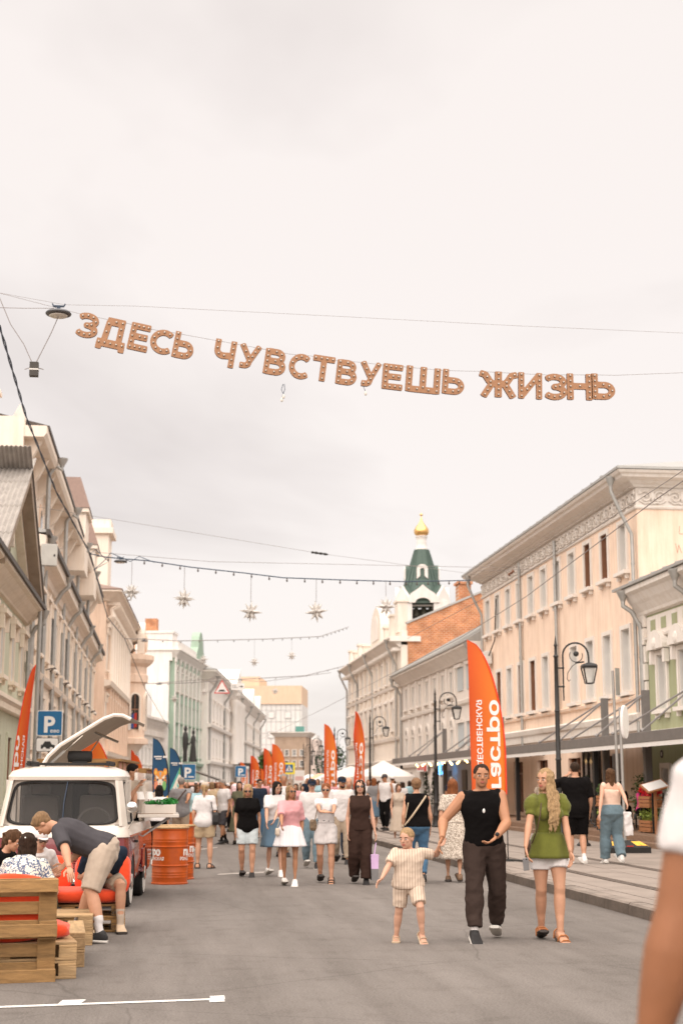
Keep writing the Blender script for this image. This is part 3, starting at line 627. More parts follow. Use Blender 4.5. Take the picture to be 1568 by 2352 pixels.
def corr(b, ln, wd, n=9, amp=0.028):
    rings = []
    m_ = n*4
    for i in range(m_+1):
        x = wd*i/m_; z = amp*math.sin(2*math.pi*n*i/m_); rings.append([(0, x, z), (ln, x, z), (ln, x, z-0.012), (0, x, z-0.012)])
    b.loft(rings)
b = MB(); corr(b, 1.32, 1.22); cm = b.mesh('roof_sheet', M_ASB, True)
for sgn, y_ in ((1, gy0-0.35), (-1, gy1+0.35)):
    run = abs(gya-y_); rise = gza+0.10-7.46; sl = math.atan2(rise, run); nn_ = int(math.hypot(run, rise)/1.14)+1
    for r_ in range(nn_):
        for c_ in range(4):
            t_ = r_*1.14; o = link('roof_sheet', cm, l1.o, (y_+sgn*t_*math.cos(sl), -0.66+c_*1.12, 7.50+t_*math.sin(sl)+0.02*(r_ % 2)+0.10))
            o.rotation_euler = (0, -sl, 0) if sgn > 0 else (0, -(math.pi-sl), 0)
            if sgn < 0: o.scale = (1, 1, -1)
l1.pipe(yl(51.2), 7.4, 0.62, 0.3, drop=0.7)
# ---- L2: long beige house with attic storey
l2 = Bd('beige_house', 'long beige house with an attic storey and many grey downpipes beside the pale green house', (-4.8, 51.5), (-4.8, 100.5))
yl2 = lambda Y: Y-51.5
w2 = [53.6+2.9*k for k in range(16)]
l2.wall(P_BEIGE, 0, 9.9, [(6.4, 8.6, [(yl2(y)-0.5, yl2(y)+0.5) for y in w2]), (2.9, 4.9, [(yl2(y)-0.5, yl2(y)+0.5) for y in w2])], depth=11)
P_CRM = plaster('cream_plaster', (0.84, 0.735, 0.635), 0.05, 0.07)
for y in w2: l2.win(yl2(y), 6.4, 1.0, 2.2, 'hood', trim=P_CRM); l2.win(yl2(y), 2.9, 1.0, 2.0, 'plain', trim=P_CRM)
for z in (5.4, 2.2): l2.sweep('string_course', [(0, 0), (l2.L, 0)], [(-0.01, z), (0.16, z+0.06), (0.22, z+0.25), (-0.01, z+0.3)], P_CRM)
for x in [yl2(y)+1.45 for y in w2]:
    b = MB(); b.box(x-0.28, -0.10, 5.72, x+0.28, -0.001, 9.2); l2.part('pilaster', b, P_CRM)
    if int(x/2.9) % 3: continue
    b = MB(); b.tube([(x-0.5, -0.02, 6.1), (x-0.3, -0.35, 6.2), (x, -0.42, 5.95), (x+0.3, -0.35, 6.2), (x+0.5, -0.02, 6.1)], 0.03, 5); l2.part('wrought_bracket', b, M_GUT)
    for sx in (-1, 1):
        b = MB(); b.ell((x+sx*0.3, -0.36, 6.05), (0.1, 0.1, 0.1), 8, 6); l2.part('globe_lamp', b, M_WHITE, True)
l2.sweep('cornice', [(0, 0), (l2.L, 0)], [(-0.01, 9.3), (0.1, 9.35), (0.14, 9.6), (0.3, 9.7), (0.55, 9.78), (0.58, 10.1), (-0.01, 10.2)], P_CRM)
b = MB(); b.box(-0.1, -0.70, 10.1, l2.L, -0.56, 10.3); l2.part('gutter', b, M_GUT)
b = MB(); b.prism([(-0.6, 10.2), (-0.6, 10.28), (0.5, 10.6), (0.5, 10.2)], 0, l2.L, lambda u, v, w: (w, u, v)); l2.part('skirt_roof', b, M_SEAM)
# attic storey set back above the main cornice
b = MB(); b.box(0, 0.4, 10.2, l2.L, 10.5, 13.6); l2.part('attic_storey', b, P_CRM)
for k in range(15):
    x = 2.2+3.1*k; b = MB(); b.prism(arcpts(x, 12.2, 0.55, 0, 180, 8)+[(x-0.55, 10.9), (x+0.55, 10.9)], 0.34, 0.399, lambda u, v, w: (u, w, v)); aw = l2.part('attic_window', b, P_PEACH)
    b = MB(); b.prism(arcpts(x, 12.1, 0.4, 0, 180, 8)+[(x-0.4, 11.0), (x+0.4, 11.0)], 0.325, 0.338, lambda u, v, w: (u, w, v)); l2.part('pane', b, M_PANED, parent=aw)
for k in range(16):
    x = 0.7+3.1*k
    b = MB(); b.prism([(-0.25, 13.6), (0.398, 13.6), (0.398, 12.6), (0.1, 12.9)], x-0.18, x+0.18, lambda u, v, w: (w, u, v)); l2.part('attic_bracket', b, P_CRM)
b = MB(); b.prism([(-0.35, 13.6), (-0.45, 13.75), (-0.45, 14.0), (0.4, 14.0), (0.4, 13.6)], 0, l2.L, lambda u, v, w: (w, u, v)); l2.part('attic_cornice', b, P_CRM)
b = MB(); b.prism([(-0.5, 14.0), (-0.5, 14.14), (5, 15.4), (10.5, 14.0)], 0.6, l2.L, lambda u, v, w: (w, u, v)); l2.part('roof', b, M_GUT)
# stepped gable of the attic toward the viewer, and the dormer towers
b = MB(); b.box(-0.06, 1.3, 10.2, 0.5, 12, 15.1); b.box(-0.06, 1.2, 15.1, 0.55, 12, 15.25); b.box(-0.06, 0.34, 10.2, 0.5, 1.3, 14.3); l2.part('stepped_gable', b, P_CRM)
b = MB(); b.prism([(0.1, 14.05), (1.1, 14.05), (0.6, 15.0)], 0.5, 1.2, lambda u, v, w: (w+0.4, u, v)); l2.part('gable_finial', b, M_WHITE)
for x, h in ((24.0, 2.3), (34.0, 2.0)):
    b = MB(); b.box(x, -0.55, 12.3, x+3.0, 2.5, 12.3+h+0.7); b.box(x-0.15, -0.7, 12.3+h+0.7, x+3.15, 2.5, 12.5+h+0.7); dt = l2.part('dormer_tower', b, P_CRM)
    b = MB(); b.loft([[(x-0.2, -0.75, 12.5+h+0.72), (x+3.2, -0.75, 12.5+h+0.72), (x+3.2, 2.5, 12.5+h+0.72), (x-0.2, 2.5, 12.5+h+0.72)], [(x+0.3, -0.2, 14.2+h+0.7), (x+2.7, -0.2, 14.2+h+0.7), (x+2.7, 2, 14.2+h+0.7), (x+0.3, 2, 14.2+h+0.7)]]); l2.part('dormer_roof', b, M_RUST, parent=dt)
for y in (52.3, 62.3, 71.3, 82.0, 93.0): l2.pipe(yl2(y), 10.15, 0.68, 0.3, drop=0.9, r=0.09)
for y in (57, 67.5, 77.5, 88.0): l2.pipe(yl2(y), 14.0, 0.62, 0.3, drop=0.35, r=0.09)
# grey switch box hung over the pavement
sb = atY(112*1.0+3, 1262, 51.0)
# ---- L3: ornate peach house with a bay turret
P_ORN = plaster('warm_peach_stone', (0.82, 0.63, 0.50), 0.07, 0.10)
n3, f3 = atD(233, 1805, 101), atD(288, 1805, 128)
l3 = Bd('ornate_peach_house', 'ornate peach stone house with heavy carved brackets and a corner bay turret', (n3.x, n3.y), (f3.x, f3.y))
L3 = l3.L; w3 = [1.5+2.6*k for k in range(int(L3/2.6))]
l3.wall(P_ORN, 0, 14.2, [(9.5, 12.3, [(x-0.5, x+0.5) for x in w3]), (5.0, 7.6, [(x-0.5, x+0.5) for x in w3])], depth=12)
for x in w3: l3.win(x, 9.5, 1.0, 2.8, 'ped', pane=M_PANED, trim=P_CRM); l3.win(x, 5.0, 1.0, 2.6, 'hood', pane=M_PANED, trim=P_CRM)
for x in [x+1.3 for x in w3]:
    b = MB(); b.lathe([(0.26, 0), (0.3, 0.2), (0.24, 0.3), (0.22, 4.2), (0.3, 4.4), (0.34, 4.7)], 10, (x, -0.2, 8.6)); l3.part('half_column', b, P_CRM, True)
    b = MB(); b.box(x-0.3, -0.3, 4.0, x+0.3, -0.001, 8.3); l3.part('pier', b, P_ORN)
for k in range(int(L3/1.3)):
    x = 0.6+1.3*k
    b = MB(); b.tube([(x, -0.02, 13.0), (x, -0.45, 13.2), (x, -0.35, 13.7), (x, -0.85, 14.0)], [0.16, 0.22, 0.17, 0.22], 6); b.box(x-0.2, -0.9, 14.0, x+0.2, -0.01, 14.2); l3.part('carved_bracket', b, P_CRM, True)
l3.corn('cornice', 14.2, 14.9, 1.1, P_CRM, D=12)
l3.sweep('string_course', [(0, 0), (L3, 0)], [(-0.01, 8.3), (0.4, 8.4), (0.5, 8.7), (-0.01, 8.8)], P_CRM)
l3.sweep('lower_string_course', [(0, 0), (L3, 0)], [(-0.01, 3.5), (0.3, 3.6), (0.4, 3.9), (-0.01, 4.0)], P_CRM)
l3.hiproof(14.9, 16.2, 1.15, 12, M_RUST, 3)
b = MB(); b.box(3, 0.2, 15.2, 6.2, 2.2, 19.5); b.box(2.7, -0.1, 19.5, 6.5, 2.5, 19.9); b.box(3.4, 0.1, 20, 5.8, 2.0, 20.6); l3.part('roof_pavilion', b, P_CRM)
# bay turret near the far end
bx_, rt_ = L3-1.8, 1.55
b = MB(); b.lathe([(0.4, 3.6), (0.8, 4.2), (1.3, 4.9), (1.5, 5.0)], 16, (bx_, -0.2, 0)); l3.part('turret_corbel', b, P_CRM, True)
b = MB(); b.lathe([(1.5, 5.0), (1.75, 5.05), (1.75, 5.5), (1.5, 5.55), (1.42, 5.6), (1.42, 10.2), (1.62, 10.3), (1.62, 10.9), (1.5, 11.0), (1.5, 11.6), (1.9, 11.9), (2.1, 12.2), (2.1, 12.6), (1.6, 12.7)], 16, (bx_, -0.2, 0)); tr_ = l3.part('turret', b, P_ORN)
for k, a in enumerate((-95, -55, -15, 205)):
    c_, s_ = math.cos(R(a)), math.sin(R(a)); f = lambda u, v, g: (bx_+c_*(1.42+g)-s_*u, -0.2+s_*(1.42+g)+c_*u, v)
    b = MB(); b.prism(arcpts(0, 8.9, 0.36, 0, 180, 8)+[(-0.36, 6.3), (0.36, 6.3)], -0.1, 0.06, f); tw_ = l3.part('turret_window', b, M_PANED, parent=tr_)
    b = MB(); o_ = [(0.52, 6.2)]+arcpts(0, 8.9, 0.52, 0, 180, 8)+[(-0.52, 6.2)]; i_ = [(0.37, 6.2)]+arcpts(0, 8.9, 0.37, 0, 180, 8)+[(-0.37, 6.2)]
    for q_ in range(len(o_)-1): b.prism([o_[q_], o_[q_+1], i_[q_+1], i_[q_]], -0.1, 0.14, f)
    l3.part('window_arch', b, P_CRM, parent=tr_)
    b = MB(); b.prism([(-0.03, 6.3), (0.03, 6.3), (0.03, 9.2), (-0.03, 9.2)], 0.06, 0.09, f); b.prism([(-0.36, 7.9), (0.36, 7.9), (0.36, 8.0), (-0.36, 8.0)], 0.06, 0.085, f); l3.part('window_bars', b, M_BROWNWIN, parent=tr_)
b = MB(); b.prism(arcpts(bx_, 13.9, 1.35, 0, 180, 10, 1.6)+[(bx_-1.35, 12.7), (bx_+1.35, 12.7)], -1.5, -0.9, lambda u, v, w: (u, w, v)); l3.part('cartouche_gable', b, P_CRM)
b = MB(); b.ell((bx_, -1.55, 13.7), (0.6, 0.2, 0.8), 10, 8); l3.part('cartouche', b, P_ORN, True)
# small flag on the turret
fl = thing('tricolour_flag', 'small white, blue and red flag on a slanted staff below the turret window', 'flag', atD(282, 1655, 118))
b = MB(); b.cyl((0, 0, -0.5), (0.75, -0.2, 0.75), 0.03, n=6); b.build('staff', M_WHITE, fl)
for k, m in enumerate((mat('flag_white', (0.7, 0.68, 0.66)), mat('flag_blue', (0.05, 0.10, 0.30)), mat('flag_red', (0.55, 0.05, 0.03)))):
    b = MB(); b.loft([[(0.45+0.22*k, -0.1, -0.75+0.5*k*0.2), (0.67+0.22*k, -0.16, -0.72+0.1*k), (0.67+0.22*k, -0.14, 0.62), (0.45+0.22*k, -0.08, 0.3+0.3*k*0.4)], [(0.45+0.22*k, -0.08, -0.75+0.1*k), (0.67+0.22*k, -0.14, -0.72+0.1*k), (0.67+0.22*k, -0.12, 0.62), (0.45+0.22*k, -0.06, 0.3+0.12*k)]]); b.build('flag_stripe', m, fl)
# ---- L4: low white house, with the plain party wall of the green house above it
P_WHT = plaster('off_white_plaster', (0.80, 0.76, 0.72), 0.05, 0.06)
n4, f4 = atD(300, 1805, 133), atD(396, 1805, 158)
l4 = Bd('low_white_house', 'low white house with a bulky cornice and a small dome with green finial', (n4.x, n4.y), (f4.x, f4.y))
w4 = [1.2+2.2*k for k in range(int(l4.L/2.2))]
l4.wall(P_WHT, 0, 7.2, [(3.6, 5.4, [(x-0.45, x+0.45) for x in w4])], depth=10)
for x in w4: l4.win(x, 3.6, 0.9, 1.8, 'hood', trim=P_WHT)
l4.corn('cornice', 6.8, 8.0, 0.8, M_WHITE, D=10)
b = MB()
for k in range(int(l4.L/0.7)): b.box(0.2+0.7*k, -0.5, 6.3, 0.5+0.7*k, -0.002, 6.8)
l4.part('modillions', b, M_WHITE, kind='stuff')
l4.sweep('string_course', [(0, 0), (l4.L, 0)], [(-0.01, 2.8), (0.2, 2.9), (0.25, 3.1), (-0.01, 3.15)], M_WHITE)
b = MB(); b.lathe([(2.2, 8.0), (2.3, 8.8), (2.2, 10.2), (1.7, 11.3), (0.9, 12.0), (0.4, 12.2)], 14, (l4.L*0.35, 2.0, 0)); dm_ = l4.part('dome', b, P_WHT, True)
b = MB(); b.lathe([(0.5, 12.1), (0.35, 12.5), (0.55, 13.2), (0.1, 13.3), (0.07, 17.0)], 8, (l4.L*0.35, 2.0, 0)); l4.part('finial', b, mat('finial_green', (0.12, 0.27, 0.19), 0.6), parent=dm_)
l4.pipe(2.0, 7.8, 0.75, 0.3, drop=1.4); l4.pipe(l4.L-2, 7.8, 0.75, 0.3, drop=1.4)
l4.hiproof(8.0, 8.8, 0.5, 10, M_SEAM, 3)
# ---- L5: tall green and white house
P_G5 = plaster('sage_green_plaster', (0.33, 0.43, 0.345), 0.07, 0.06)
n5, f5 = atD(396, 1805, 150), atD(474, 1805, 176)
l5 = Bd('tall_sage_house', 'tall sage green house with white pilasters, arched windows and a curved gable', (n5.x, n5.y), (f5.x, f5.y))
w5 = [1.9+3.1*k for k in range(int(l5.L/3.1))]
l5.wall(P_G5, 0, 15.2, [(z, z+2.0, [(x-0.5, x+0.5) for x in w5]) for z in (4.6, 8.0, 11.2)], depth=14)
for x in w5:
    for z in (4.6, 8.0): l5.win(x, z, 1.0, 2.0, 'plain', pane=M_PANED, trim=P_G5)
    l5.win(x, 11.2, 1.0, 2.0, 'arch', pane=M_PANED, trim=M_WHITE)
for k in range(len(w5)+1):
    x = 0.35+3.1*k
    b = MB(); b.box(x-0.3, -0.10, 4.1, x+0.3, -0.001, 14.1); b.box(x-0.4, -0.18, 14.1, x+0.4, -0.001, 14.6); l5.part('pilaster', b, P_WHT)
l5.corn('cornice', 14.5, 15.4, 0.7, P_WHT, D=14)
l5.sweep('string_course', [(0, 0), (l5.L, 0)], [(-0.01, 3.6), (0.4, 3.7), (0.5, 4.0), (-0.01, 4.1)], P_G5)
xm = l5.L*0.66
b = MB(); b.prism([(xm-3.6, 15.4), (xm+3.6, 15.4), (xm+3.2, 16.2), (xm+2.2, 17.0)]+arcpts(xm, 17.0, 1.9, 0, 180, 8)+[(xm-2.2, 17.0), (xm-3.2, 16.2)], -0.3, 0.6, lambda u, v, w: (u, w, v)); l5.part('curved_gable', b, P_G5)
b = MB(); b.box(0, -0.3, 15.4, xm-3.6, 0.5, 16.3); l5.part('parapet', b, P_WHT)
P_PW = plaster('white_party_wall', (0.80, 0.76, 0.73), 0.05, 0.05); P_OR = plaster('orange_party_wall', (0.72, 0.42, 0.28), 0.1, 0.1)
b = MB(); b.box(-0.5, 0.5, 0, -0.02, 16, 14.2); l5.part('party_wall', b, P_PW)
b = MB(); b.box(-0.5, 4.0, 14.2, -0.02, 16, 17.2); l5.part('party_wall_top', b, P_OR)
b = MB(); b.box(-0.5, 0.2, 14.2, 2.6, 4.0, 17.0); b.box(-0.6, 0.1, 17.0, 2.7, 4.1, 17.25); l5.part('stair_block', b, P_PW)
b = MB(); b.box(0.2, 2.0, 17.25, 1.4, 3.2, 18.6); l5.part('chimney', b, M_BRICK)
b = MB(); b.box(-2.0, 16.0, 0, 0.5, 19.5, 19.5); b.box(-2.1, 15.9, 19.5, 0.6, 19.6, 19.7); l5.part('rear_stair_tower', b, P_PW)
# two dark figures standing out from its front
sg = thing('figure_sign', 'two dark cut-out figures of a man and a woman on the sage green front', 'sculpture', atD(433, 1750, 150))
M_DARK = mat('dark_iron', (0.03, 0.028, 0.026), 0.6)
for nm, dx, pr in (('man_figure', -0.35, [(0.22, 0), (0.2, 1.0), (0.28, 1.6), (0.3, 2.4), (0.22, 2.9), (0.08, 3.05), (0.17, 3.2), (0.16, 3.5), (0.05, 3.6)]), ('woman_figure', 0.45, [(0.4, 0), (0.3, 0.9), (0.22, 1.7), (0.26, 2.2), (0.2, 2.55), (0.07, 2.7), (0.16, 2.85), (0.15, 3.1), (0.05, 3.2)])):
    b = MB(); b.lathe(pr, 10, (dx, 0, 0), 1, 0.6); b.tube([(dx, 0, 2.4), (dx*0.3, -0.1, 1.9), (0.05, -0.1, 1.7)], 0.07, 6); b.build(nm, M_DARK, sg, True)
# ---- L6: long grey house with columns
P_L6 = plaster('light_grey_stone', (0.82, 0.765, 0.715), 0.05, 0.07)
n6, f6 = atD(474, 1805, 170), atD(597, 1805, 285)
l6 = Bd('long_grey_house', 'long light grey house with half columns and downpipes, receding beyond the sage house', (n6.x, n6.y), (f6.x, f6.y))
w6 = [3+5.2*k for k in range(int(l6.L/5.2))]
l6.wall(P_L6, 0, 14, [(z, z+2.2, [(x-0.7, x+0.7) for x in w6]) for z in (1.2, 5.0, 9.3)], depth=14)
for x in w6:
    for z in (1.2, 5.0, 9.3): l6.win(x, z, 1.4, 2.2, 'plain' if z < 9 else 'hood', pane=M_PANED, trim=P_L6)
l6.corn('cornice', 13.6, 14.8, 1.0, P_L6, D=14)
for z in (4.0, 8.2): l6.sweep('string_course', [(0, 0), (l6.L, 0)], [(-0.01, z), (0.4, z+0.1), (0.5, z+0.4), (-0.01, z+0.5)], P_L6)
for k in range(7):
    x = l6.L*0.30+2.6*k; b = MB(); b.lathe([(0.55, 4.5), (0.5, 4.9), (0.45, 12.4), (0.6, 12.7), (0.65, 13.4)], 10, (x, -0.6, 0)); l6.part('half_column', b, P_L6, True)
for k in range(6): l6.pipe(2+l6.L*k/5.2, 14.2, 1.0, 0.3, drop=1.6, r=0.14)
l6.hiproof(14.8, 17, 1.05, 14, M_SEAM, 5)
b = MB(); b.prism([(l6.L*0.3, 14.8), (l6.L*0.3+17, 14.8), (l6.L*0.3+8.5, 18.2)], -0.8, 6, lambda u, v, w: (u, w, v)); l6.part('pediment', b, P_L6)
for f_ in (0.72, 0.9):
    b = MB(); x = l6.L*f_; b.prism(arcpts(x, 16, 2, 0, 180, 8)+[(x-2, 14.8), (x+2, 14.8)], -0.6, 5, lambda u, v, w: (u, w, v)); l6.part('roof_dormer', b, P_L6)
b = MB(); x = l6.L*0.33; b.box(x-1, -3.0, 4.4, x+12, -0.3, 4.7); 
for k in range(5): b.cyl((x+k*2.6, -2.7, 0), (x+k*2.6, -2.7, 4.4), 0.14, n=6)
l6.part('entrance_canopy', b, M_GUT)
# ---- far centre: glazed block and brick house
P_FAR = plaster('pale_far_panel', (0.70, 0.68, 0.66), 0.05, 0.03); P_FARP = plaster('far_peach_panel', (0.70, 0.52, 0.38), 0.05, 0.05)
a7, c7 = atD(500, 1805, 336), atD(692, 1805, 335)
l7 = Bd('glazed_block', 'tall modern block with pale glazed front and peach top beyond the street end', (a7.x, a7.y), (c7.x, c7.y))
zz = lambda py, D: CAMH+(1805-py)*D/PF
b = MB(); b.box(0, 0, 0, l7.L, 18, zz(1620, 338)); l7.part('glazed_wall', b, P_FAR)
b = MB(); b.box(-1, -0.4, zz(1620, 338), l7.L, 18, zz(1578, 338)); l7.part('peach_band', b, P_FARP)
b = MB(); b.box(-1, 1, zz(1578, 338), l7.L*0.48, 18, zz(1556, 338)); l7.part('rooftop_block', b, P_FARP)
M_MUL = mat('far_grey_mullion', (0.42, 0.41, 0.40), 0.7)
for k in range(10):
    b = MB(); x = l7.L*(0.46+0.058*k); b.box(x-0.06, -0.06, 0.2, x+0.06, -0.001, zz(1621, 338)); l7.part('mullion', b, M_MUL)
for k in range(7):
    b = MB(); z = zz(1790-26*k, 338); b.box(l7.L*0.44, -0.055, z-0.05, l7.L, -0.002, z+0.05); l7.part('transom', b, M_MUL)
for px, py in ((622, 1645), (660, 1645), (622, 1690), (660, 1690)):
    b = MB(); x = (px-500)/192*l7.L; z = zz(py, 338); b.box(x-0.8, -0.12, z-0.8, x+0.8, -0.061, z+0.8); w_ = l7.part('opening_window', b, M_MUL)
    b = MB(); b.box(x-0.65, -0.14, z-0.65, x+0.65, -0.121, z+0.65); l7.part('pane', b, P_FAR, parent=w_)
b = MB(); b.box(l7.L*0.94, -3.0, zz(1705, 338), l7.L+0.8, 0.5, zz(1672, 338)); l7.part('green_glass_corner', b, mat('green_glass', (0.10, 0.28, 0.24), 0.1, spec=0.8))
a8, c8 = atD(630, 1805, 292), atD(702, 1805, 291.5)
l8 = Bd('brick_turret_house', 'far brown brick house with pale cornice under the glazed block', (a8.x, a8.y), (c8.x, c8.y))
P_FB = plaster('far_tan_brick', (0.50, 0.37, 0.28), 0.12, 0.1)
rows8 = [0.9+1.5*k for k in range(int(l8.L/1.5))]
l8.wall(P_FB, 0, zz(1695, 295), [(z, z+1.1, [(x-0.35, x+0.35) for x in rows8]) for z in (3.0, 5.3, 7.4)], depth=10)
for x in rows8:
    for z in (3.0, 5.3, 7.4): l8.win(x, z, 0.7, 1.1)
l8.corn('cornice', zz(1695, 295), zz(1684, 295), 1.0, M_WHITE, D=10)
a9, c9 = atD(590, 1805, 326), atD(632, 1805, 325.5)
l9 = Bd('far_low_house', 'far low tan house between the long grey house and the brick house', (a9.x, a9.y), (c9.x, c9.y))
w9 = [1+1.9*k for k in range(int(l9.L/1.9))]
l9.wall(P_FB, 0, zz(1735, 328), [(3.0, 4.6, [(x-0.4, x+0.4) for x in w9])], depth=8)
for x in w9: l9.win(x, 3.0, 0.8, 1.6, pane=M_PANED)
l9.hiproof(zz(1735, 328), zz(1725, 328), 0.5, 8, M_RUST, 2)
a9, c9 = atD(700, 1805, 325), atD(728, 1805, 324.5)
l10 = Bd('far_grey_turret', 'far grey-pink house with a stepped top to the right of the brick house', (a9.x, a9.y), (c9.x, c9.y))
l10.wall(plaster('far_rose', (0.60, 0.50, 0.45)), 0, zz(1700, 325), [], depth=6)
b = MB(); b.box(0.2, 0.2, zz(1700, 325), l10.L-0.2, 4, zz(1690, 325)); l10.part('stepped_top', b, P_FAR)
for k in range(3):
    b = MB(); b.box(0.6+0.8*k, -0.05, 6, 1.0+0.8*k, -0.001, 8); l10.part('window', b, M_PANED)
# long run of houses right of the far street end, seen low over the crowd
# ------------------------------------------------------------------ overhead: letter sign, cables, stars, lamps
M_PLY = mat('letter_plywood', (0.36, 0.185, 0.098), 0.7, 0.08, 4, 0.15, 30)
M_PLYE = mat('letter_edge', (0.12, 0.06, 0.055), 0.7)
M_BULB = mat('bulb_glass', (0.62, 0.58, 0.52), 0.08, 0.0, spec=0.9)
M_CAP = mat('bulb_socket', (0.07, 0.05, 0.045), 0.5)
M_WIRE = mat('thin_wire', (0.24, 0.21, 0.20), 0.6, 0.0)
M_BWIRE = mat('blue_black_cable', (0.035, 0.055, 0.09), 0.6, 0.0)
b = MB(); b.ell((0, -0.012, 0), (0.0145, 0.018, 0.0145), 8, 6); _bm = b.mesh('bulb', M_BULB, 'all')
b = MB(); b.cyl((0, 0.004, 0), (0, -0.006, 0), 0.018, n=8); _sm = b.mesh('socket', M_CAP)
_a = lambda cx, cy, rx, ry, a0, a1, n=14: [(cx+rx*math.cos(R(a0+(a1-a0)*k/n)), cy+ry*math.sin(R(a0+(a1-a0)*k/n))) for k in range(n+1)]
GL = {  # strokes of each letter in a box of height 1: (width, [polylines])
 'З': (.86, [_a(.40, .70, .34, .20, 150, -90) + _a(.40, .30, .36, .20, 90, -150)]),
 'Д': (1.12, [[(0.0, .20), (1.12, .20)], [(.10, 0), (.10, .20)], [(1.02, 0), (1.02, .20)], [(.26, .20), (.34, .90)], [(.26, .90), (.96, .90)], [(.86, .20), (.86, 1)]]),
 'Е': (.78, [[(.10, 0), (.10, 1)], [(0, .10), (.78, .10)], [(0, .90), (.76, .90)], [(.1, .51), (.70, .51)]]),
 'С': (.90, [_a(.50, .5, .40, .40, 48, 312, 20)]),
 'Ь': (.84, [[(.10, 0), (.10, 1)], [(.1, .10), (.46, .10)] + _a(.46, .33, .28, .23, -90, 90) + [(.1, .56)]]),
 'Ч': (.84, [[(.74, 0), (.74, 1)], [(.10, 1), (.10, .62)] + _a(.36, .62, .26, .22, 180, 270, 6) + [(.74, .44)]]),
 'У': (.92, [[(.09, 1), (.47, .40)], [(.83, 1), (.46, .24)] + _a(.28, .25, .20, .15, 0, -100, 6) + [(.10, .10)]]),
 'В': (.86, [[(.10, 0), (.10, 1)], [(.1, .90), (.46, .90)] + _a(.46, .715, .24, .185, 90, -90) + [(.1, .53)], [(.46, .53)] + _a(.47, .315, .29, .215, 90, -90) + [(.1, .10)]]),
 'Т': (.88, [[(0, .90), (.88, .90)], [(.44, 0), (.44, .90)]]),
 'Ш': (1.24, [[(.10, 0), (.10, 1)], [(.62, .1), (.62, 1)], [(1.14, 0), (1.14, 1)], [(.1, .10), (1.14, .10)]]),
 'Ж': (1.30, [[(.65, 0), (.65, 1)], [(.02, .91), (.20, .86), (.34, .62), (.44, .52), (.65, .52)], [(1.28, .91), (1.10, .86), (.96, .62), (.86, .52), (.65, .52)], [(.14, 0), (.42, .50)], [(1.16, 0), (.88, .50)]]),
 'И': (.92, [[(.10, 0), (.10, 1)], [(.82, 0), (.82, 1)], [(.14, .12), (.78, .88)]]),
 'Н': (.90, [[(.10, 0), (.10, 1)], [(.80, 0), (.80, 1)], [(.1, .52), (.8, .52)]]),
}
def glyph(ch, hs=.120, g=.026):
    """letter plate outline by contouring the distance to its strokes; also evenly spaced bulb points"""
    w_, lines = GL[ch]; nx, ny = int(w_/g)+4, int(1/g)+4; X = (np.arange(nx)-1.5)*g; Y = (np.arange(ny)-1.5)*g
    gx, gy = np.meshgrid(X, Y, indexing='ij'); P = np.stack([gx.ravel(), gy.ravel()], 1); best = np.full(len(P), 9.0); bulbs = []
    for ln in lines:
        L_ = np.array([p for k_, p in enumerate(ln) if k_ == 0 or (p[0]-ln[k_-1][0])**2+(p[1]-ln[k_-1][1])**2 > 1e-6], float); A = L_[:-1]; B = L_[1:]; d = B-A; l2 = (d*d).sum(1)
        t = ((P[:, None]-A[None])*d[None]).sum(2)/l2[None]; tc = np.clip(t, 0, 1); D = np.sqrt((((A[None]+tc[..., None]*d[None])-P[:, None])**2).sum(2))
        if len(L_) == 2 or True:
            D[:, 0] = np.where(t[:, 0] < 0, np.maximum(D[:, 0], hs-t[:, 0]*math.sqrt(l2[0])), D[:, 0]); D[:, -1] = np.where(t[:, -1] > 1, np.maximum(D[:, -1], hs+(t[:, -1]-1)*math.sqrt(l2[-1])), D[:, -1])
        best = np.minimum(best, D.min(1)); ln_ = np.sqrt(l2); tot = ln_.sum(); m = max(2, int(round((tot-.16)/.235))+1); cum = np.concatenate([[0], np.cumsum(ln_)])
        for k in range(m):
            s_ = .09+(tot-.18)*k/(m-1); j_ = min(len(ln_)-1, int(np.searchsorted(cum, s_, 'right')-1)); p = A[j_]+d[j_]*((s_-cum[j_])/ln_[j_])
            if .04 < p[1] < .96 and all((p[0]-q_[0])**2+(p[1]-q_[1])**2 > .15**2 for q_ in bulbs): bulbs.append(p)
    F = (best-hs).reshape(nx, ny); vs = []; ids = {}; fs = []
    def vid(key, p):
        if key not in ids: ids[key] = len(vs); vs.append(p)
        return ids[key]
    for i in range(nx-1):
        for j in range(ny-1):
            c = [(i, j), (i+1, j), (i+1, j+1), (i, j+1)]; poly = []
            for k in range(4):
                a, e = c[k], c[(k+1) % 4]; fa, fe = F[a], F[e]
                if fa <= 0: poly.append(vid(a, (X[a[0]], Y[a[1]])))
                if (fa <= 0) != (fe <= 0):
                    t = fa/(fa-fe); key = tuple(sorted((a, e))); poly.append(vid(key, (X[a[0]]+(X[e[0]]-X[a[0]])*t, Y[a[1]]+(Y[e[1]]-Y[a[1]])*t)))
            if len(poly) > 2: fs.append(tuple(poly))
    return vs, fs, bulbs, w_
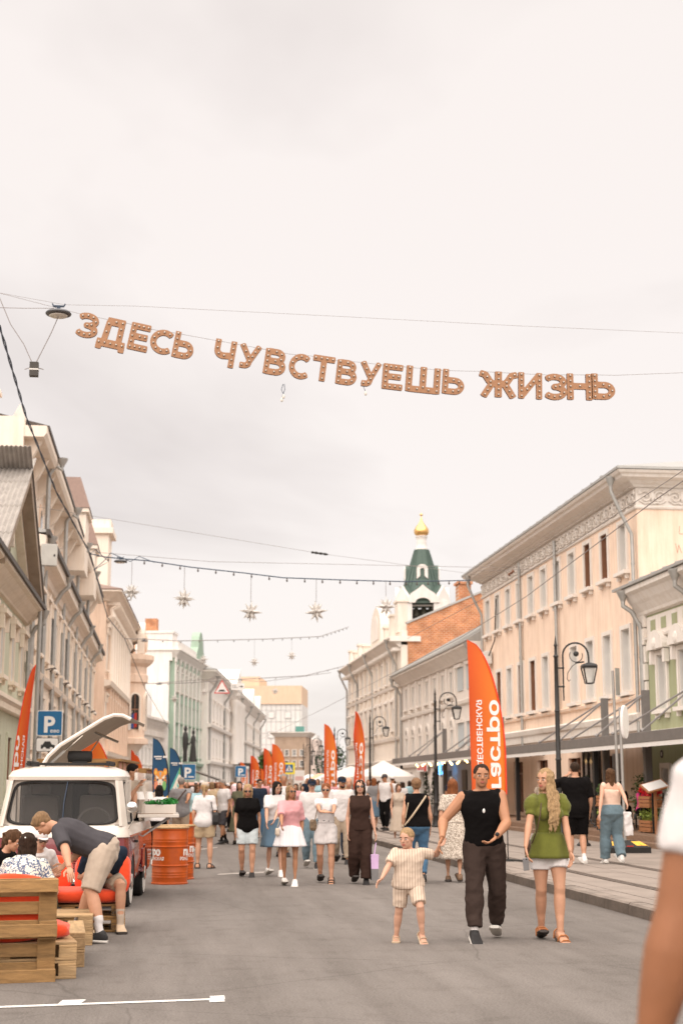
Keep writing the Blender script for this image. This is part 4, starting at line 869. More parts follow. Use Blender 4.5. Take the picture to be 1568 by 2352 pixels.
LET = [('З', 174, 231, 715, 781, 10), ('Д', 220, 298, 725, 813, 11), ('Е', 292, 349, 739, 811, 11), ('С', 341, 400, 752, 818, 10.5), ('Ь', 394, 451, 760, 829, 10),
       ('Ч', 487, 545, 777, 847, 9), ('У', 544, 602, 787, 852, 9), ('В', 603, 661, 798, 866, 8), ('С', 660, 713, 809, 874, 7.5), ('Т', 713, 771, 814, 880, 7), ('В', 769, 823, 824, 888, 6.5), ('У', 823, 877, 828, 892, 6), ('Е', 875, 928, 834, 898, 5), ('Ш', 929, 1013, 839, 907, 4.5), ('Ь', 1013, 1068, 847, 909, 4),
       ('Ж', 1098, 1189, 850, 917, 1.5), ('И', 1188, 1245, 855, 918, 1), ('З', 1249, 1302, 858, 920, 0.5), ('Н', 1300, 1360, 858, 920, 0), ('Ь', 1356, 1412, 858, 919, 0)]
WORDS = ['first'] * 5 + ['second'] * 10 + ['third'] * 5
ORD = ['first', 'second', 'third', 'fourth', 'fifth', 'sixth', 'seventh', 'eighth', 'ninth', 'tenth']
LY = 25.0; seen = {}
top_pts = []
for i, (ch, xa, xb, ya, yb, rot) in enumerate(LET):
    a, c = atY(xa, ya, LY), atY(xb, yb, LY); cen = (a+c)/2; bw = c.x-a.x; bh = a.z-c.z; r = R(-rot)
    sn, cs = abs(math.sin(r)), math.cos(r)
    h_ = (bh-bw*sn)/(cs-sn*sn/cs) if rot > 0 else bh; h_ = min(bh, max(h_, bh*0.80)); w_ = (bw-h_*sn)/cs
    vs, fs, bulbs, gw = glyph(ch); V = np.array(vs); mn, mx = V.min(0), V.max(0); cen_ = (mn+mx)/2; sc_ = np.array([w_, h_])/(mx-mn); V = (V-cen_)*sc_
    k = WORDS[i]; n_ = seen.get(k, 0); seen[k] = n_+1
    t = thing('sign_letter', f'brown plywood bulb letter {ch}, {ORD[n_]} letter of the {k} word of the overhead sign', 'sign letter', cen, (0, -r*-1 if False else 0, 0), 'letters of the overhead sign')
    t.rotation_euler = (0, math.radians(rot), 0)
    b = MB(); V3 = [(v[0], -0.02, v[1]) for v in V]; n = len(V3)
    edges = {}
    for f in fs:
        for j in range(len(f)):
            e = (f[j], f[(j+1) % len(f)]); edges[tuple(sorted(e))] = edges.get(tuple(sorted(e)), []) + [e]
    b.add(V3+[(v[0], 0.03, v[1]) for v in V], fs+[tuple(n+q_ for q_ in reversed(f)) for f in fs], 0)
    b.add([], [])
    off = 0
    for e in edges.values():
        if len(e) == 1: b.f.append([e[0][1], e[0][0], n+e[0][0], n+e[0][1]]); b.mi.append(1)
    b.build('letter_panel', [M_PLY, M_PLYE], t)
    for p in (np.array(bulbs)-cen_)*sc_:
        q_ = link('socket', _sm, t, (p[0], -0.023, p[1])); link('bulb', _bm, q_, (0, -0.006, 0))
    top_pts.append(atY(xa+3, ya+4 if rot > 2 else ya+3, LY+0.03)); 
def wire(name, label, pts, r=0.008, m=None, n=5, cat='cable', group=None, sag=0.0):
    P = [Vector(p) for p in pts]
    if sag:
        Q = []
        for a, c in zip(P[:-1], P[1:]):
            for j in range(10): s_ = j/10; q_ = a.lerp(c, s_); q_.z -= 4*sag*s_*(1-s_); Q.append(q_)
        P = Q+[P[-1]]
    b = MB(); b.tube(P, r, n); o = b.build(name, m or M_WIRE, None, True); return tag(o, label, cat, group)
wire('support_cable', 'thin cable carrying the bulb letters across the street', [Vector((-4.05, LY+0.03, 10.55)), atY(-5, 672, LY+0.03)]+top_pts+[atY(1413, 862, LY+0.03), atY(1568, 856, LY+0.03), atX(2330, 840, 14.25)], 0.004, n=5)
wire('upper_wire', 'thin wire stretched across the sky above the bulb letters', [Vector((-4.05, LY+.1, 10.6)), atY(-5, 672, LY+.1), atY(150, 700, LY+.1), atY(310, 703, LY+.1), atY(784, 727, LY+.1), atY(1180, 748, LY+.1), atY(1568, 765, LY+.1), atX(2330, 778, 14.25)], 0.0032)
wire('tie_wire', 'short thin wire from the left edge to the upper floodlight', [atY(-40, 706, LY), atY(60, 708, LY), atY(125, 708, LY)], 0.006)
wire('box_wire', 'slack wire holding the hanging box on its left side', [atY(-5, 672, LY), atY(25, 745, LY), atY(55, 790, LY), atY(74, 832, LY)], 0.007)
wire('box_wire', 'straight wire holding the hanging box from the floodlight', [atY(137, 722, LY), atY(118, 765, LY), atY(84, 832, LY)], 0.008)
def floodlight(px, py, Y, label, s=1.0):
    t = thing('floodlight', label, 'floodlight', atY(px, py, Y), None, 'floodlights hung on the cross cables'); t.scale = (s, s, s)
    b = MB(); b.lathe([(0.05, 0.03), (0.12, 0.045), (0.20, 0.02), (0.225, -0.01), (0.215, -0.03), (0.10, -0.045)], 18); b.build('lamp_body', mat('floodlight_grey', (0.075, 0.075, 0.08), 0.4), t, True)
    b = MB(); b.lathe([(0.16, -0.046), (0.15, -0.062), (0.0, -0.07)], 14); b.build('lens', M_BULB, t, True)
    b = MB(); b.box(-0.03, -0.03, 0.04, 0.03, 0.03, 0.12); b.box(-0.09, -0.02, 0.11, 0.09, 0.02, 0.135); b.tube([(-0.09, 0, 0.12), (-0.11, 0, 0.17)], 0.012, 5); b.tube([(0.09, 0, 0.12), (0.11, 0, 0.17)], 0.012, 5); b.build('bracket', M_BWIRE, t)
    return t
floodlight(135, 719, LY, 'dark floodlight disc at the left end of the bulb letters')
floodlight(277, 1289, 51, 'dark floodlight disc on the garland above the nearest stars')
floodlight(332, 1472, 90, 'small dark floodlight on the third cross cable by the orange wall')
floodlight(366, 1571, 118, 'smallest dark floodlight on the farthest cross cable')
hb = thing('hanging_box', 'small dark box hanging on two wires left of the bulb letters', 'speaker box', atY(79, 848, LY))
b = MB(); b.box(-0.075, -0.06, -0.13, 0.075, 0.06, -0.025); b.box(-0.075, -0.06, 0.0, 0.075, 0.06, 0.12); b.build('casing', mat('box_charcoal', (0.06, 0.052, 0.045), 0.6, 0.2, 12), hb, bevel=0.006)
b = MB(); b.box(-0.078, -0.063, -0.024, 0.078, 0.063, -0.001); b.build('pale_band', M_WIN, hb)
b = MB(); b.tube([(-0.16, 0, -0.01), (-0.1, 0, 0.015), (0.1, 0, 0.015), (0.16, 0, 0.0)], 0.008, 5); b.build('hook_bar', M_WIRE, hb)
for px, py, lb in ((650, 905, 'cluster of bare bulbs dangling under the second word'), (838, 898, 'single bare bulb dangling under the middle of the second word')):
    t = thing('dangling_bulbs', lb, 'bulb', atY(px, py, LY))
    for k in range(2 if px < 700 else 1):
        b = MB(); b.tube([(0.02*k, 0, 0.18-0.08*(px > 700)), (-0.03+0.06*k, 0, 0.08), (0.01-0.03*k, 0, -0.01-0.06*k)], 0.006, 5); w_ = b.build('lead', M_BWIRE, t)
        b = MB(); b.lathe([(0.012, 0.03), (0.016, 0.01), (0.028, -0.02), (0.02, -0.045), (0.002, -0.055)], 8, (0.01-0.03*k, 0, -0.03-0.06*k)); b.build('bulb', M_BULB, t, True)
# twisted cable along the left side
tp = [Vector((-4.0, 25.05, 10.5)), atY(0, 750, 27), atY(60, 955, 33), atY(130, 1130, 41), atY(208, 1272, 51)]
P = []
for a, c in zip(tp[:-1], tp[1:]):
    for j in range(30): P.append(a.lerp(c, j/30))
P.append(tp[-1]); b = MB()
for ph in (0, math.pi): b.tube([p+Vector((math.cos(i*0.55+ph), 0, math.sin(i*0.55+ph)))*0.016 for i, p in enumerate(P)], 0.014, 5)
tag(b.build('twisted_cable', M_BWIRE, None, True), 'thick twisted dark blue cable running along the left houses', 'cable')
wire('feed_cable', 'dark cable continuing from the garland down along the beige house', [atY(208, 1272, 51), atY(247, 1417, 72), atY(287, 1467, 90), atY(333, 1580, 118), atY(398, 1690, 160)], 0.022, M_BWIRE)
wire('span_wire', 'thin wire crossing from the beige house to the peach house', [atY(-40, 1146, 45), atY(60, 1160, 46), atY(740, 1272, 52), atY(1170, 1330, 58)], 0.006)
ins = thing('cable_insulator', 'dark insulator on the wire above the hanging stars', 'insulator', atY(734, 1271, 51.8))
b = MB(); b.lathe([(0.02, -0.3), (0.05, -0.28), (0.03, -0.2), (0.05, -0.12), (0.03, -0.04), (0.05, 0.04), (0.03, 0.12), (0.05, 0.2), (0.02, 0.3)], 8); o = b.build('insulator_body', M_DARK, ins, True); o.rotation_euler = (0, math.pi/2+0.12, 0)
wire('thin_span_wire', 'very thin wire just above the star garland', [atY(215, 1268, 51.4), atY(485, 1290, 51.4), atY(1100, 1303, 56), atY(1400, 1303, 62)], 0.008)
G2 = [atY(208, 1272, 51), atY(240, 1279, 51), atY(277, 1283, 51), atY(340, 1288, 51), atY(440, 1303, 51), atY(560, 1316, 51), atY(650, 1327, 51), atY(784, 1332, 51), atY(930, 1336, 51.5), atY(1080, 1333, 54)]
def garland(name, label, pts, r, step, m, br=0.035):
    t = thing(name, label, 'garland', (0, 0, 0), None, 'light garlands across the street')
    b = MB(); b.tube(pts, r, 5); b.build('cable', m, t, True)
    b = MB(); b.lathe([(br*0.45, 0.0), (br*0.5, -0.05), (br, -0.09), (br*0.7, -0.13), (0.004, -0.145)], 7); bm_ = b.mesh('bulb', [M_CAP]); 
    acc = 0
    for a, c in zip(pts[:-1], pts[1:]):
        ln = (Vector(c)-Vector(a)).length; d = step-acc
        while d < ln: link('bulb', bm_, t, Vector(a).lerp(Vector(c), d/ln)); d += step
        acc = ln-(d-step)
    return t
garland('light_garland', 'dark light garland from which the nearest row of stars hangs', G2, 0.020, 0.62, M_BWIRE)
wire('tangled_lead', 'tangled loops of dark cable at the left end of the star garland', [atY(208, 1272, 51), atY(220, 1262, 51), atY(250, 1290, 51), atY(232, 1300, 51), atY(215, 1310, 51), atY(240, 1288, 51), atY(255, 1270, 51), atY(300, 1290, 51), atY(320, 1278, 51), atY(355, 1292, 51)], 0.014, M_BWIRE)
G3 = [atY(287, 1467, 90), atY(332, 1468, 90), atY(410, 1472, 91), atY(520, 1470, 92), atY(610, 1468, 94), atY(735, 1462, 100), atY(800, 1440, 108)]
garland('light_garland', 'fine light garland in front of the sage green house', G3, 0.025, 1.2, M_WIRE)
G4 = [atY(333, 1570, 118), atY(420, 1569, 120), atY(560, 1560, 122), atY(700, 1552, 128), atY(790, 1530, 135)]
garland('light_garland', 'faintest and farthest light garland above the long grey house', G4, 0.03, 2.2, M_WIRE)
M_STAR = mat('star_paper', (0.60, 0.565, 0.53), 0.6, 0.06, 8)
def star_mesh():
    b = MB(); dirs = []
    for lat, n_, o_ in ((90, 1, 0), (48, 6, 0), (0, 8, 0.2), (-48, 6, 0.5), (-90, 1, 0)):
        for k in range(n_): a = 2*math.pi*(k+o_)/n_; l_ = R(lat); dirs.append(Vector((math.cos(a)*math.cos(l_), math.sin(a)*math.cos(l_), math.sin(l_))))
    rays = []
    for i, d in enumerate(dirs):
        u = d.cross(Vector((0.3, 0.5, 0.81))).normalized(); v = d.cross(u); ln = 0.31 if abs(d.z) > 0.95 else (0.33 if abs(d.z) < 0.1 else 0.28)
        q = MB(); base = [d*0.07+(u*math.cos(j*math.pi/2)+v*math.sin(j*math.pi/2))*0.062 for j in range(4)]
        q.add(base+[d*ln], [(0, 1, 4), (1, 2, 4), (2, 3, 4), (3, 0, 4), (3, 2, 1, 0)]); rays.append(q.mesh('star_ray', M_STAR))
    b.ell((0, 0, 0), (0.1, 0.1, 0.1), 8, 6); return b.mesh('star_core', M_STAR), rays
_score, _srays = star_mesh()
STARS = [(302, 1360, 51, 1.0, 1290, 'first star of the nearest row, nearest the beige house'), (423, 1375, 51, 1.12, 1301, 'second star of the nearest row'), (576, 1405, 51, 1.15, 1319, 'third star of the nearest row'), (726, 1405, 51, 1.15, 1330, 'fourth star of the nearest row'), (886, 1393, 51.3, 1.10, 1335, 'fifth star of the nearest row, beside the bell tower'),
         (467, 1515, 91.5, 1.0, 1471, 'second-row star against the sage green house'), (584, 1521, 93.5, 1.0, 1469, 'second-row star in the middle of the street'), (670, 1506, 97, 1.0, 1465, 'second-row star farthest right'),
         (401, 1605, 120, 1.1, 1569, 'third-row star against the sage green house'), (470, 1590, 121, 1.1, 1565, 'third-row star left of the triangular sign'), (547, 1598, 122, 1.0, 1561, 'third-row star behind the triangular sign'), (632, 1587, 125, 1.0, 1556, 'third-row star against the glazed block')]
for i, (px, py, Y, s_, gy, lb) in enumerate(STARS):
    c_ = atY(px, py, Y); t = thing('star_ornament', 'white many-pointed hanging star, ' + lb, 'star', c_, (0.1*(i % 3-1), 0.08*(i % 2), i*0.7), 'white hanging stars')
    s_ *= 1.12; t.scale = (s_, s_, s_); link('star_core', _score, t)
    for me in _srays: link('star_ray', me, t)
    g_ = atY(px, gy, Y); b = MB(); b.cyl((0, 0, 0.25), (0, 0, (g_.z-c_.z)/s_), 0.007, n=4); o = b.build('hanger', M_WIRE, t)
    o.rotation_euler = t.rotation_euler.to_matrix().inverted().to_euler()
# tram wires
wire('tram_contact_wire', 'dark tram contact wire running past the peach house', [(7.4, 8, 6.3), (7.4, 21.5, 5.87), (7.4, 30, 5.42), (7.4, 37, 5.25), (7.4, 70, 5.13), (7.6, 120, 5.2)], 0.008)
wire('tram_messenger_wire', 'thin upper tram wire above the contact wire', [(7.5, 8, 6.4), (7.5, 21.5, 6.1), (7.5, 28, 6.0), (7.5, 34, 5.95), (7.5, 46, 6.1)], 0.006)
wire('roof_stay_wire', 'thin wire from the peach house eaves toward the bell tower', [atY(1080, 1312, 64), atY(1250, 1306, 55), atY(1568, 1275, 45)], 0.008)
ins2 = thing('wire_insulator', 'rusty insulator on the wire in front of the peach frieze', 'insulator', atX(1173, 1316, 13.0))
b = MB(); b.lathe([(0.02, -0.25), (0.06, -0.2), (0.03, -0.1), (0.06, 0.0), (0.03, 0.1), (0.06, 0.2), (0.02, 0.25)], 8); o = b.build('insulator_body', mat('rusty_iron', (0.20, 0.09, 0.05), 0.8), ins2, True); o.rotation_euler = (R(80), 0, R(10))
# switch box over the left pavement
swb = thing('switch_box', 'pale grey switch box hung beside the beige house downpipes', 'box', atY(113, 1275, 50.5), R(12))
b = MB(); b.box(-0.27, -0.12, -0.37, 0.27, 0.12, 0.37); b.build('casing', mat('switch_box_grey', (0.50, 0.48, 0.44), 0.5), swb, bevel=0.015)
b = MB(); b.box(0.14, -0.126, -0.06, 0.2, -0.121, 0.02); b.build('lock', M_DARK, swb)
b = MB(); b.tube([(-0.2, 0, -0.37), (-0.22, 0, -1.4), (-0.24, 0, -9.0)], 0.07, 8); b.build('conduit', M_ZINC, swb, True)
# date banner sticking out left
bn = thing('date_banner', 'dark banner with light numerals 96-2001 jutting from the ornate peach house', 'banner', atD(274, 1392, 112))
b = MB(); b.prism([(-1.0, -0.45), (0.25, -0.35), (0.55, 0.35), (0.95, 0.5), (-1.0, 0.45)], -0.03, 0.03, lambda u, v, w: (u, w, v)); b.build('panel', mat('banner_brown', (0.10, 0.07, 0.055), 0.8), bn)
vs, fs = text_mesh('96-2001', 0.62, 0.01, align='CENTER'); b = MB(); b.add([(v[0]*0.62-0.35, -0.034, v[1]-0.2) for v in vs], fs); b.build('numerals', M_WIN, bn)
# ------------------------------------------------------------------ lamp posts
M_IRON = mat('black_iron', (0.022, 0.020, 0.019), 0.45, 0.15, 8)
M_LGLASS = mat('lantern_glass', (0.70, 0.68, 0.64), 0.15, 0.05, 3, alpha=0.38, spec=0.6)
def lamp_post():
    t = thing('lamp_post', '', 'lamp post')
    b = MB(); b.lathe([(0.16, 0), (0.17, 0.05), (0.14, 0.1), (0.12, 0.35), (0.14, 0.4), (0.10, 0.5), (0.085, 0.8), (0.10, 0.84), (0.065, 0.9), (0.058, 2.0), (0.075, 2.02), (0.055, 2.06), (0.052, 3.1), (0.07, 3.12), (0.05, 3.16), (0.042, 4.35), (0.06, 4.38), (0.035, 4.42), (0.03, 4.6), (0.045, 4.63), (0.028, 4.68), (0.004, 4.86)], 12); b.build('pole', M_IRON, t, True)
    b = MB(); pts = [(0.16, 0, 3.36), (0.16, 0, 4.40)] + [(0.455-0.295*math.cos(R(a)), 0, 4.40+0.295*math.sin(R(a))) for a in range(15, 166, 15)] + [(0.755, 0, 4.36), (0.76, 0, 4.2)]
    b.tube(pts, [0.016]+[0.022]*(len(pts)-1), 7); arm = b.build('bracket_arm', M_IRON, t, True)
    b = MB()
    for z in (3.68, 4.11): b.cyl((0.0, 0, z), (0.18, 0, z), 0.02, n=6); b.ell((0.16, 0, z), (0.035, 0.035, 0.03), 8, 5)
    b.build('clamp', M_IRON, arm, True)
    b = MB(); pts = [(0.47+(0.16-0.006*i)*math.cos(R(200-16*i)), 0, 4.42+(0.16-0.006*i)*math.sin(R(200-16*i))) for i in range(0, -26, -1)]
    b.tube([(0.47+0.15*math.cos(R(a)), 0, 4.40+0.15*math.sin(R(a))) for a in range(150, 400, 18)], 0.010, 5); b.ell((0.47, 0, 4.44), (0.065, 0.03, 0.065), 10, 6)
    b.tube([(0.50, 0, 4.24), (0.38, 0, 4.16), (0.27, 0, 4.0), (0.25, 0, 3.86), (0.29, 0, 3.80), (0.32, 0, 3.84)], 0.009, 5); b.obox((0.55, 0, 4.24), (0.2, 0.03, 0.035), (0, -0.15, 0)); b.build('scroll', M_IRON, arm, True)
    b = MB(); b.lathe([(0.20, 4.20), (0.235, 4.16), (0.225, 4.12), (0.19, 4.11)], 4, (0.76, 0, 0), a0=math.pi/4)
    b.lathe([(0.04, 4.24), (0.20, 4.20)], 4, (0.76, 0, 0), a0=math.pi/4); b.build('lantern_cap', M_IRON, t)
    b = MB()
    for k in range(4):
        a = math.pi/4+k*math.pi/2; c_, s_ = math.cos(a), math.sin(a); b.beam((0.76+0.215*c_, 0.215*s_, 4.12), (0.76+0.115*c_, 0.115*s_, 3.76), 0.022, 0.022)
    b.lathe([(0.12, 3.77), (0.12, 3.75), (0.05, 3.74)], 4, (0.76, 0, 0), a0=math.pi/4); b.build('lantern_frame', M_IRON, t)
    b = MB(); b.lathe([(0.205, 4.11), (0.11, 3.78)], 4, (0.76, 0, 0), a0=math.pi/4); b.build('lantern_glass', M_LGLASS, t)
    return t
lp = lamp_post()
LAMPS = [(1274, 1460, 34.0, 'black lamp post nearest the camera, in front of the peach house'), (998, 1580, 52.3, 'black lamp post left of the tall orange flag'), (849, 1638, 70.8, 'black lamp post in front of the ornate white house'), (768, 1668, 86, 'black lamp post behind the orange flag right of centre'), (712, 1690, 103, 'thin far black lamp post left of the orange flag'), (697, 1705, 118, 'far black lamp post beside the crossing sign'), (728, 1722, 140, 'very far black lamp post between the others'), (740, 1740, 165, 'farthest black lamp post in the row')]
for i, (px, py, D, lb) in enumerate(LAMPS):
    o = lp if i == 0 else copy_tree(lp)
    p = atD(px, py, D); o.location = (p.x, p.y, 0.13 if i < 4 else 0); o['label'] = lb; o['group'] = 'black lamp posts down the street'
    o.scale.z = (p.z-o.location.z)/4.86; o.rotation_euler = (0, 0, R(-4))
# ------------------------------------------------------------------ feather flags
def orange_mat(name, c0, c1):
    m = bpy.data.materials.new(name); m.use_nodes = True; nt = m.node_tree; N = nt.nodes; L = nt.links; b_ = N['Principled BSDF']; b_.inputs['Roughness'].default_value = 0.7
    tc = N.new('ShaderNodeTexCoord'); sp = N.new('ShaderNodeSeparateXYZ'); L.new(tc.outputs['UV'], sp.inputs[0])
    rp = N.new('ShaderNodeValToRGB'); rp.color_ramp.elements[0].position = 0.0; rp.color_ramp.elements[0].color = (*c0, 1); rp.color_ramp.elements[1].position = 0.85; rp.color_ramp.elements[1].color = (*c1, 1)
    L.new(sp.outputs[0], rp.inputs[0]); L.new(rp.outputs[0], b_.inputs['Base Color'])
    tr = N.new('ShaderNodeBsdfTranslucent'); L.new(rp.outputs[0], tr.inputs[0]); mx = N.new('ShaderNodeMixShader'); mx.inputs[0].default_value = 0.35
    L.new(b_.outputs[0], mx.inputs[1]); L.new(tr.outputs[0], mx.inputs[2]); L.new(mx.outputs[0], N['Material Output'].inputs[0]); return m
M_FLAG = orange_mat('orange_banner_cloth', (0.74, 0.115, 0.02), (0.84, 0.27, 0.03))
M_FLAG2 = orange_mat('deep_orange_banner_cloth', (0.68, 0.065, 0.013), (0.80, 0.22, 0.025))
M_SLEEVE = mat('banner_sleeve_red', (0.72, 0.055, 0.02), 0.7)
M_BLUE = mat('blue_banner_cloth', (0.018, 0.075, 0.16), 0.7, 0.1, 5)
M_PRINT = mat('white_print', (0.80, 0.74, 0.70), 0.7, 0.04)
_FLT = {}
def feather(label, base, H, w, yaw, lean=0.0, cloth=None, words=True, z0=0.45, curl=0.35, group='orange feather flags', sleeve=None, wave=0.03, rnd=0.0, mirror=True, vtext=None):
    """banner seen as a straight free edge on the left and a bowed pole on the right"""
    t = thing('feather_flag', label, 'flag', base, yaw, group); cloth = cloth or M_FLAG
    vb = H*(1-curl)
    def edge(v):
        if v <= vb: return w
        return w*math.sqrt(max(0.0, 1-((v-vb)/(H-vb))**1.7))
    def S(u, v, off=0.0):
        f = (v/H)
        x = u - w + lean*f*f*H; y = wave*math.sin(3.1*v+4*u/w+rnd)*(1-0.6*u/w) + off
        return (x, y, v)
    nu, nv = 8, 34; vs = []; uv = []
    for j in range(nv+1):
        v = z0+(H-z0)*j/nv; e = edge(v)
        for i in range(nu+1): vs.append(S(e*i/nu, v)); uv.append((i/nu*e/w, j/nv))
    fs = [(j*(nu+1)+i, j*(nu+1)+i+1, (j+1)*(nu+1)+i+1, (j+1)*(nu+1)+i) for j in range(nv) for i in range(nu)]
    b = MB(); b.add(vs, fs); me = b.mesh('cloth', cloth, 'all', fix=False)
    ul = me.uv_layers.new(name='UV')
    for lp_ in me.loops: ul.data[lp_.index].uv = uv[lp_.vertex_index]
    o = link('cloth', me, t); md = o.modifiers.new('thick', 'SOLIDIFY'); md.thickness = 0.004
    b = MB(); pts = [Vector(S(w, 0.0))] + [Vector(S(edge(z0+(H-z0)*j/nv), z0+(H-z0)*j/nv)) for j in range(nv+1)]
    b.tube(pts[1:], [0.016]*(len(pts)-7)+[0.014, 0.012, 0.010, 0.009, 0.008, 0.006], 6); b.build('pole_sleeve', M_DARK if cloth is M_BLUE else (sleeve or M_SLEEVE), t, True)
    b = MB(); b.tube(pts[:2], 0.012, 6); b.build('pole', M_DARK, t, True)
    b = MB(); b.cyl((S(w, 0)[0], 0, -0.0), (S(w, 0)[0], 0, 0.04), 0.12, n=10); b.beam((-0.35, -0.35, 0.02), (0.3, 0.35, 0.02), 0.04, 0.03); b.beam((-0.35, 0.35, 0.045), (0.3, -0.35, 0.045), 0.04, 0.03); b.build('base', M_DARK, t)
    if words:
        v1 = vtext or H*0.72
        for wd, ua, ub, bold, st in (('гастро', 0.48, 0.86, 0.028, 0.0), ('РОЖДЕСТВЕНСКАЯ', 0.16, 0.36, 0.02, 0.0)):
            tv, tf = text_mesh(wd, 1.0, bold); V = np.array(tv); mn, mx = V.min(0), V.max(0)
            ln = v1-z0-0.15
            V = (V-mn)/(mx-mn)
            b = MB(); sgn = -1
            b.add([S(w*(ua+(ub-ua)*(p[1] if mirror else 1-p[1])), z0+0.12+ln*p[0], -0.007) for p in V], tf); b.build('lettering', M_PRINT, t, fix=False)
    return t
def ff(label, px, top, D, w, yaw=0.0, **k):
    p = atD(px, top, D); k.setdefault('lean', 0.0); zb_ = k.pop('zb', 0.0)
    return feather(label, (p.x, p.y, zb_), p.z-zb_, w, R(-4)+R(yaw), **k)
ff('tall orange feather flag with mirrored white lettering behind the man in the black tank top', 1156, 1470, 28.5, 0.66, 0, zb=0.13, vtext=3.05, lean=-0.012, z0=1.25, curl=0.52)
ff('orange feather flag turned edge-on in front of the ornate white house', 836, 1632, 62, 0.5, -38, cloth=M_FLAG2, wave=0.07)
ff('orange feather flag right of centre beside the man in the navy cap', 773, 1662, 74, 0.62, 0)
ff('orange feather flag left of the crossing sign, front one of a pair', 655, 1708, 96, 0.85, 0)
ff('orange feather flag mostly hidden behind its twin by the crossing sign', 628, 1718, 100, 0.65, 0, cloth=M_FLAG2)
ff('orange feather flag farther left of the pair by the crossing sign', 597, 1735, 112, 0.70, 0, cloth=M_FLAG2)
ff('smallest orange feather flag near the long grey house', 569, 1750, 125, 0.62, 0)
ff('narrow sliver of an orange flag left of the paired flags', 609, 1765, 135, 0.4, 0, words=False)
ff('orange feather flag at the left edge leaning right, lettering cropped', 33, 1525, 35, 0.30, 8, lean=-0.05, cloth=M_FLAG2, curl=0.85, zb=0.13, vtext=2.6).scale.x = -1
ff('rounded orange flag behind the van hatch, larger of two', 259, 1682, 42, 0.85, 0, words=False, curl=0.5, zb=0.13)
ff('orange flag half hidden by the van hatch, left of its rounded twin', 212, 1700, 41, 0.62, 0, cloth=M_FLAG2, curl=0.5, zb=0.13, vtext=2.0)
ff('small orange flag above the pallet kiosk, right one of two', 335, 1733, 62, 0.46, 0, words=False, curl=0.6, cloth=M_FLAG)
ff('small orange flag above the pallet kiosk, left one of two', 322, 1722, 61, 0.36, 6, words=False, curl=0.7, cloth=M_FLAG2)
ff('tiny orange flag tip left of the blue flags', 345, 1768, 66, 0.36, 0, words=False, curl=0.7, cloth=M_FLAG2)
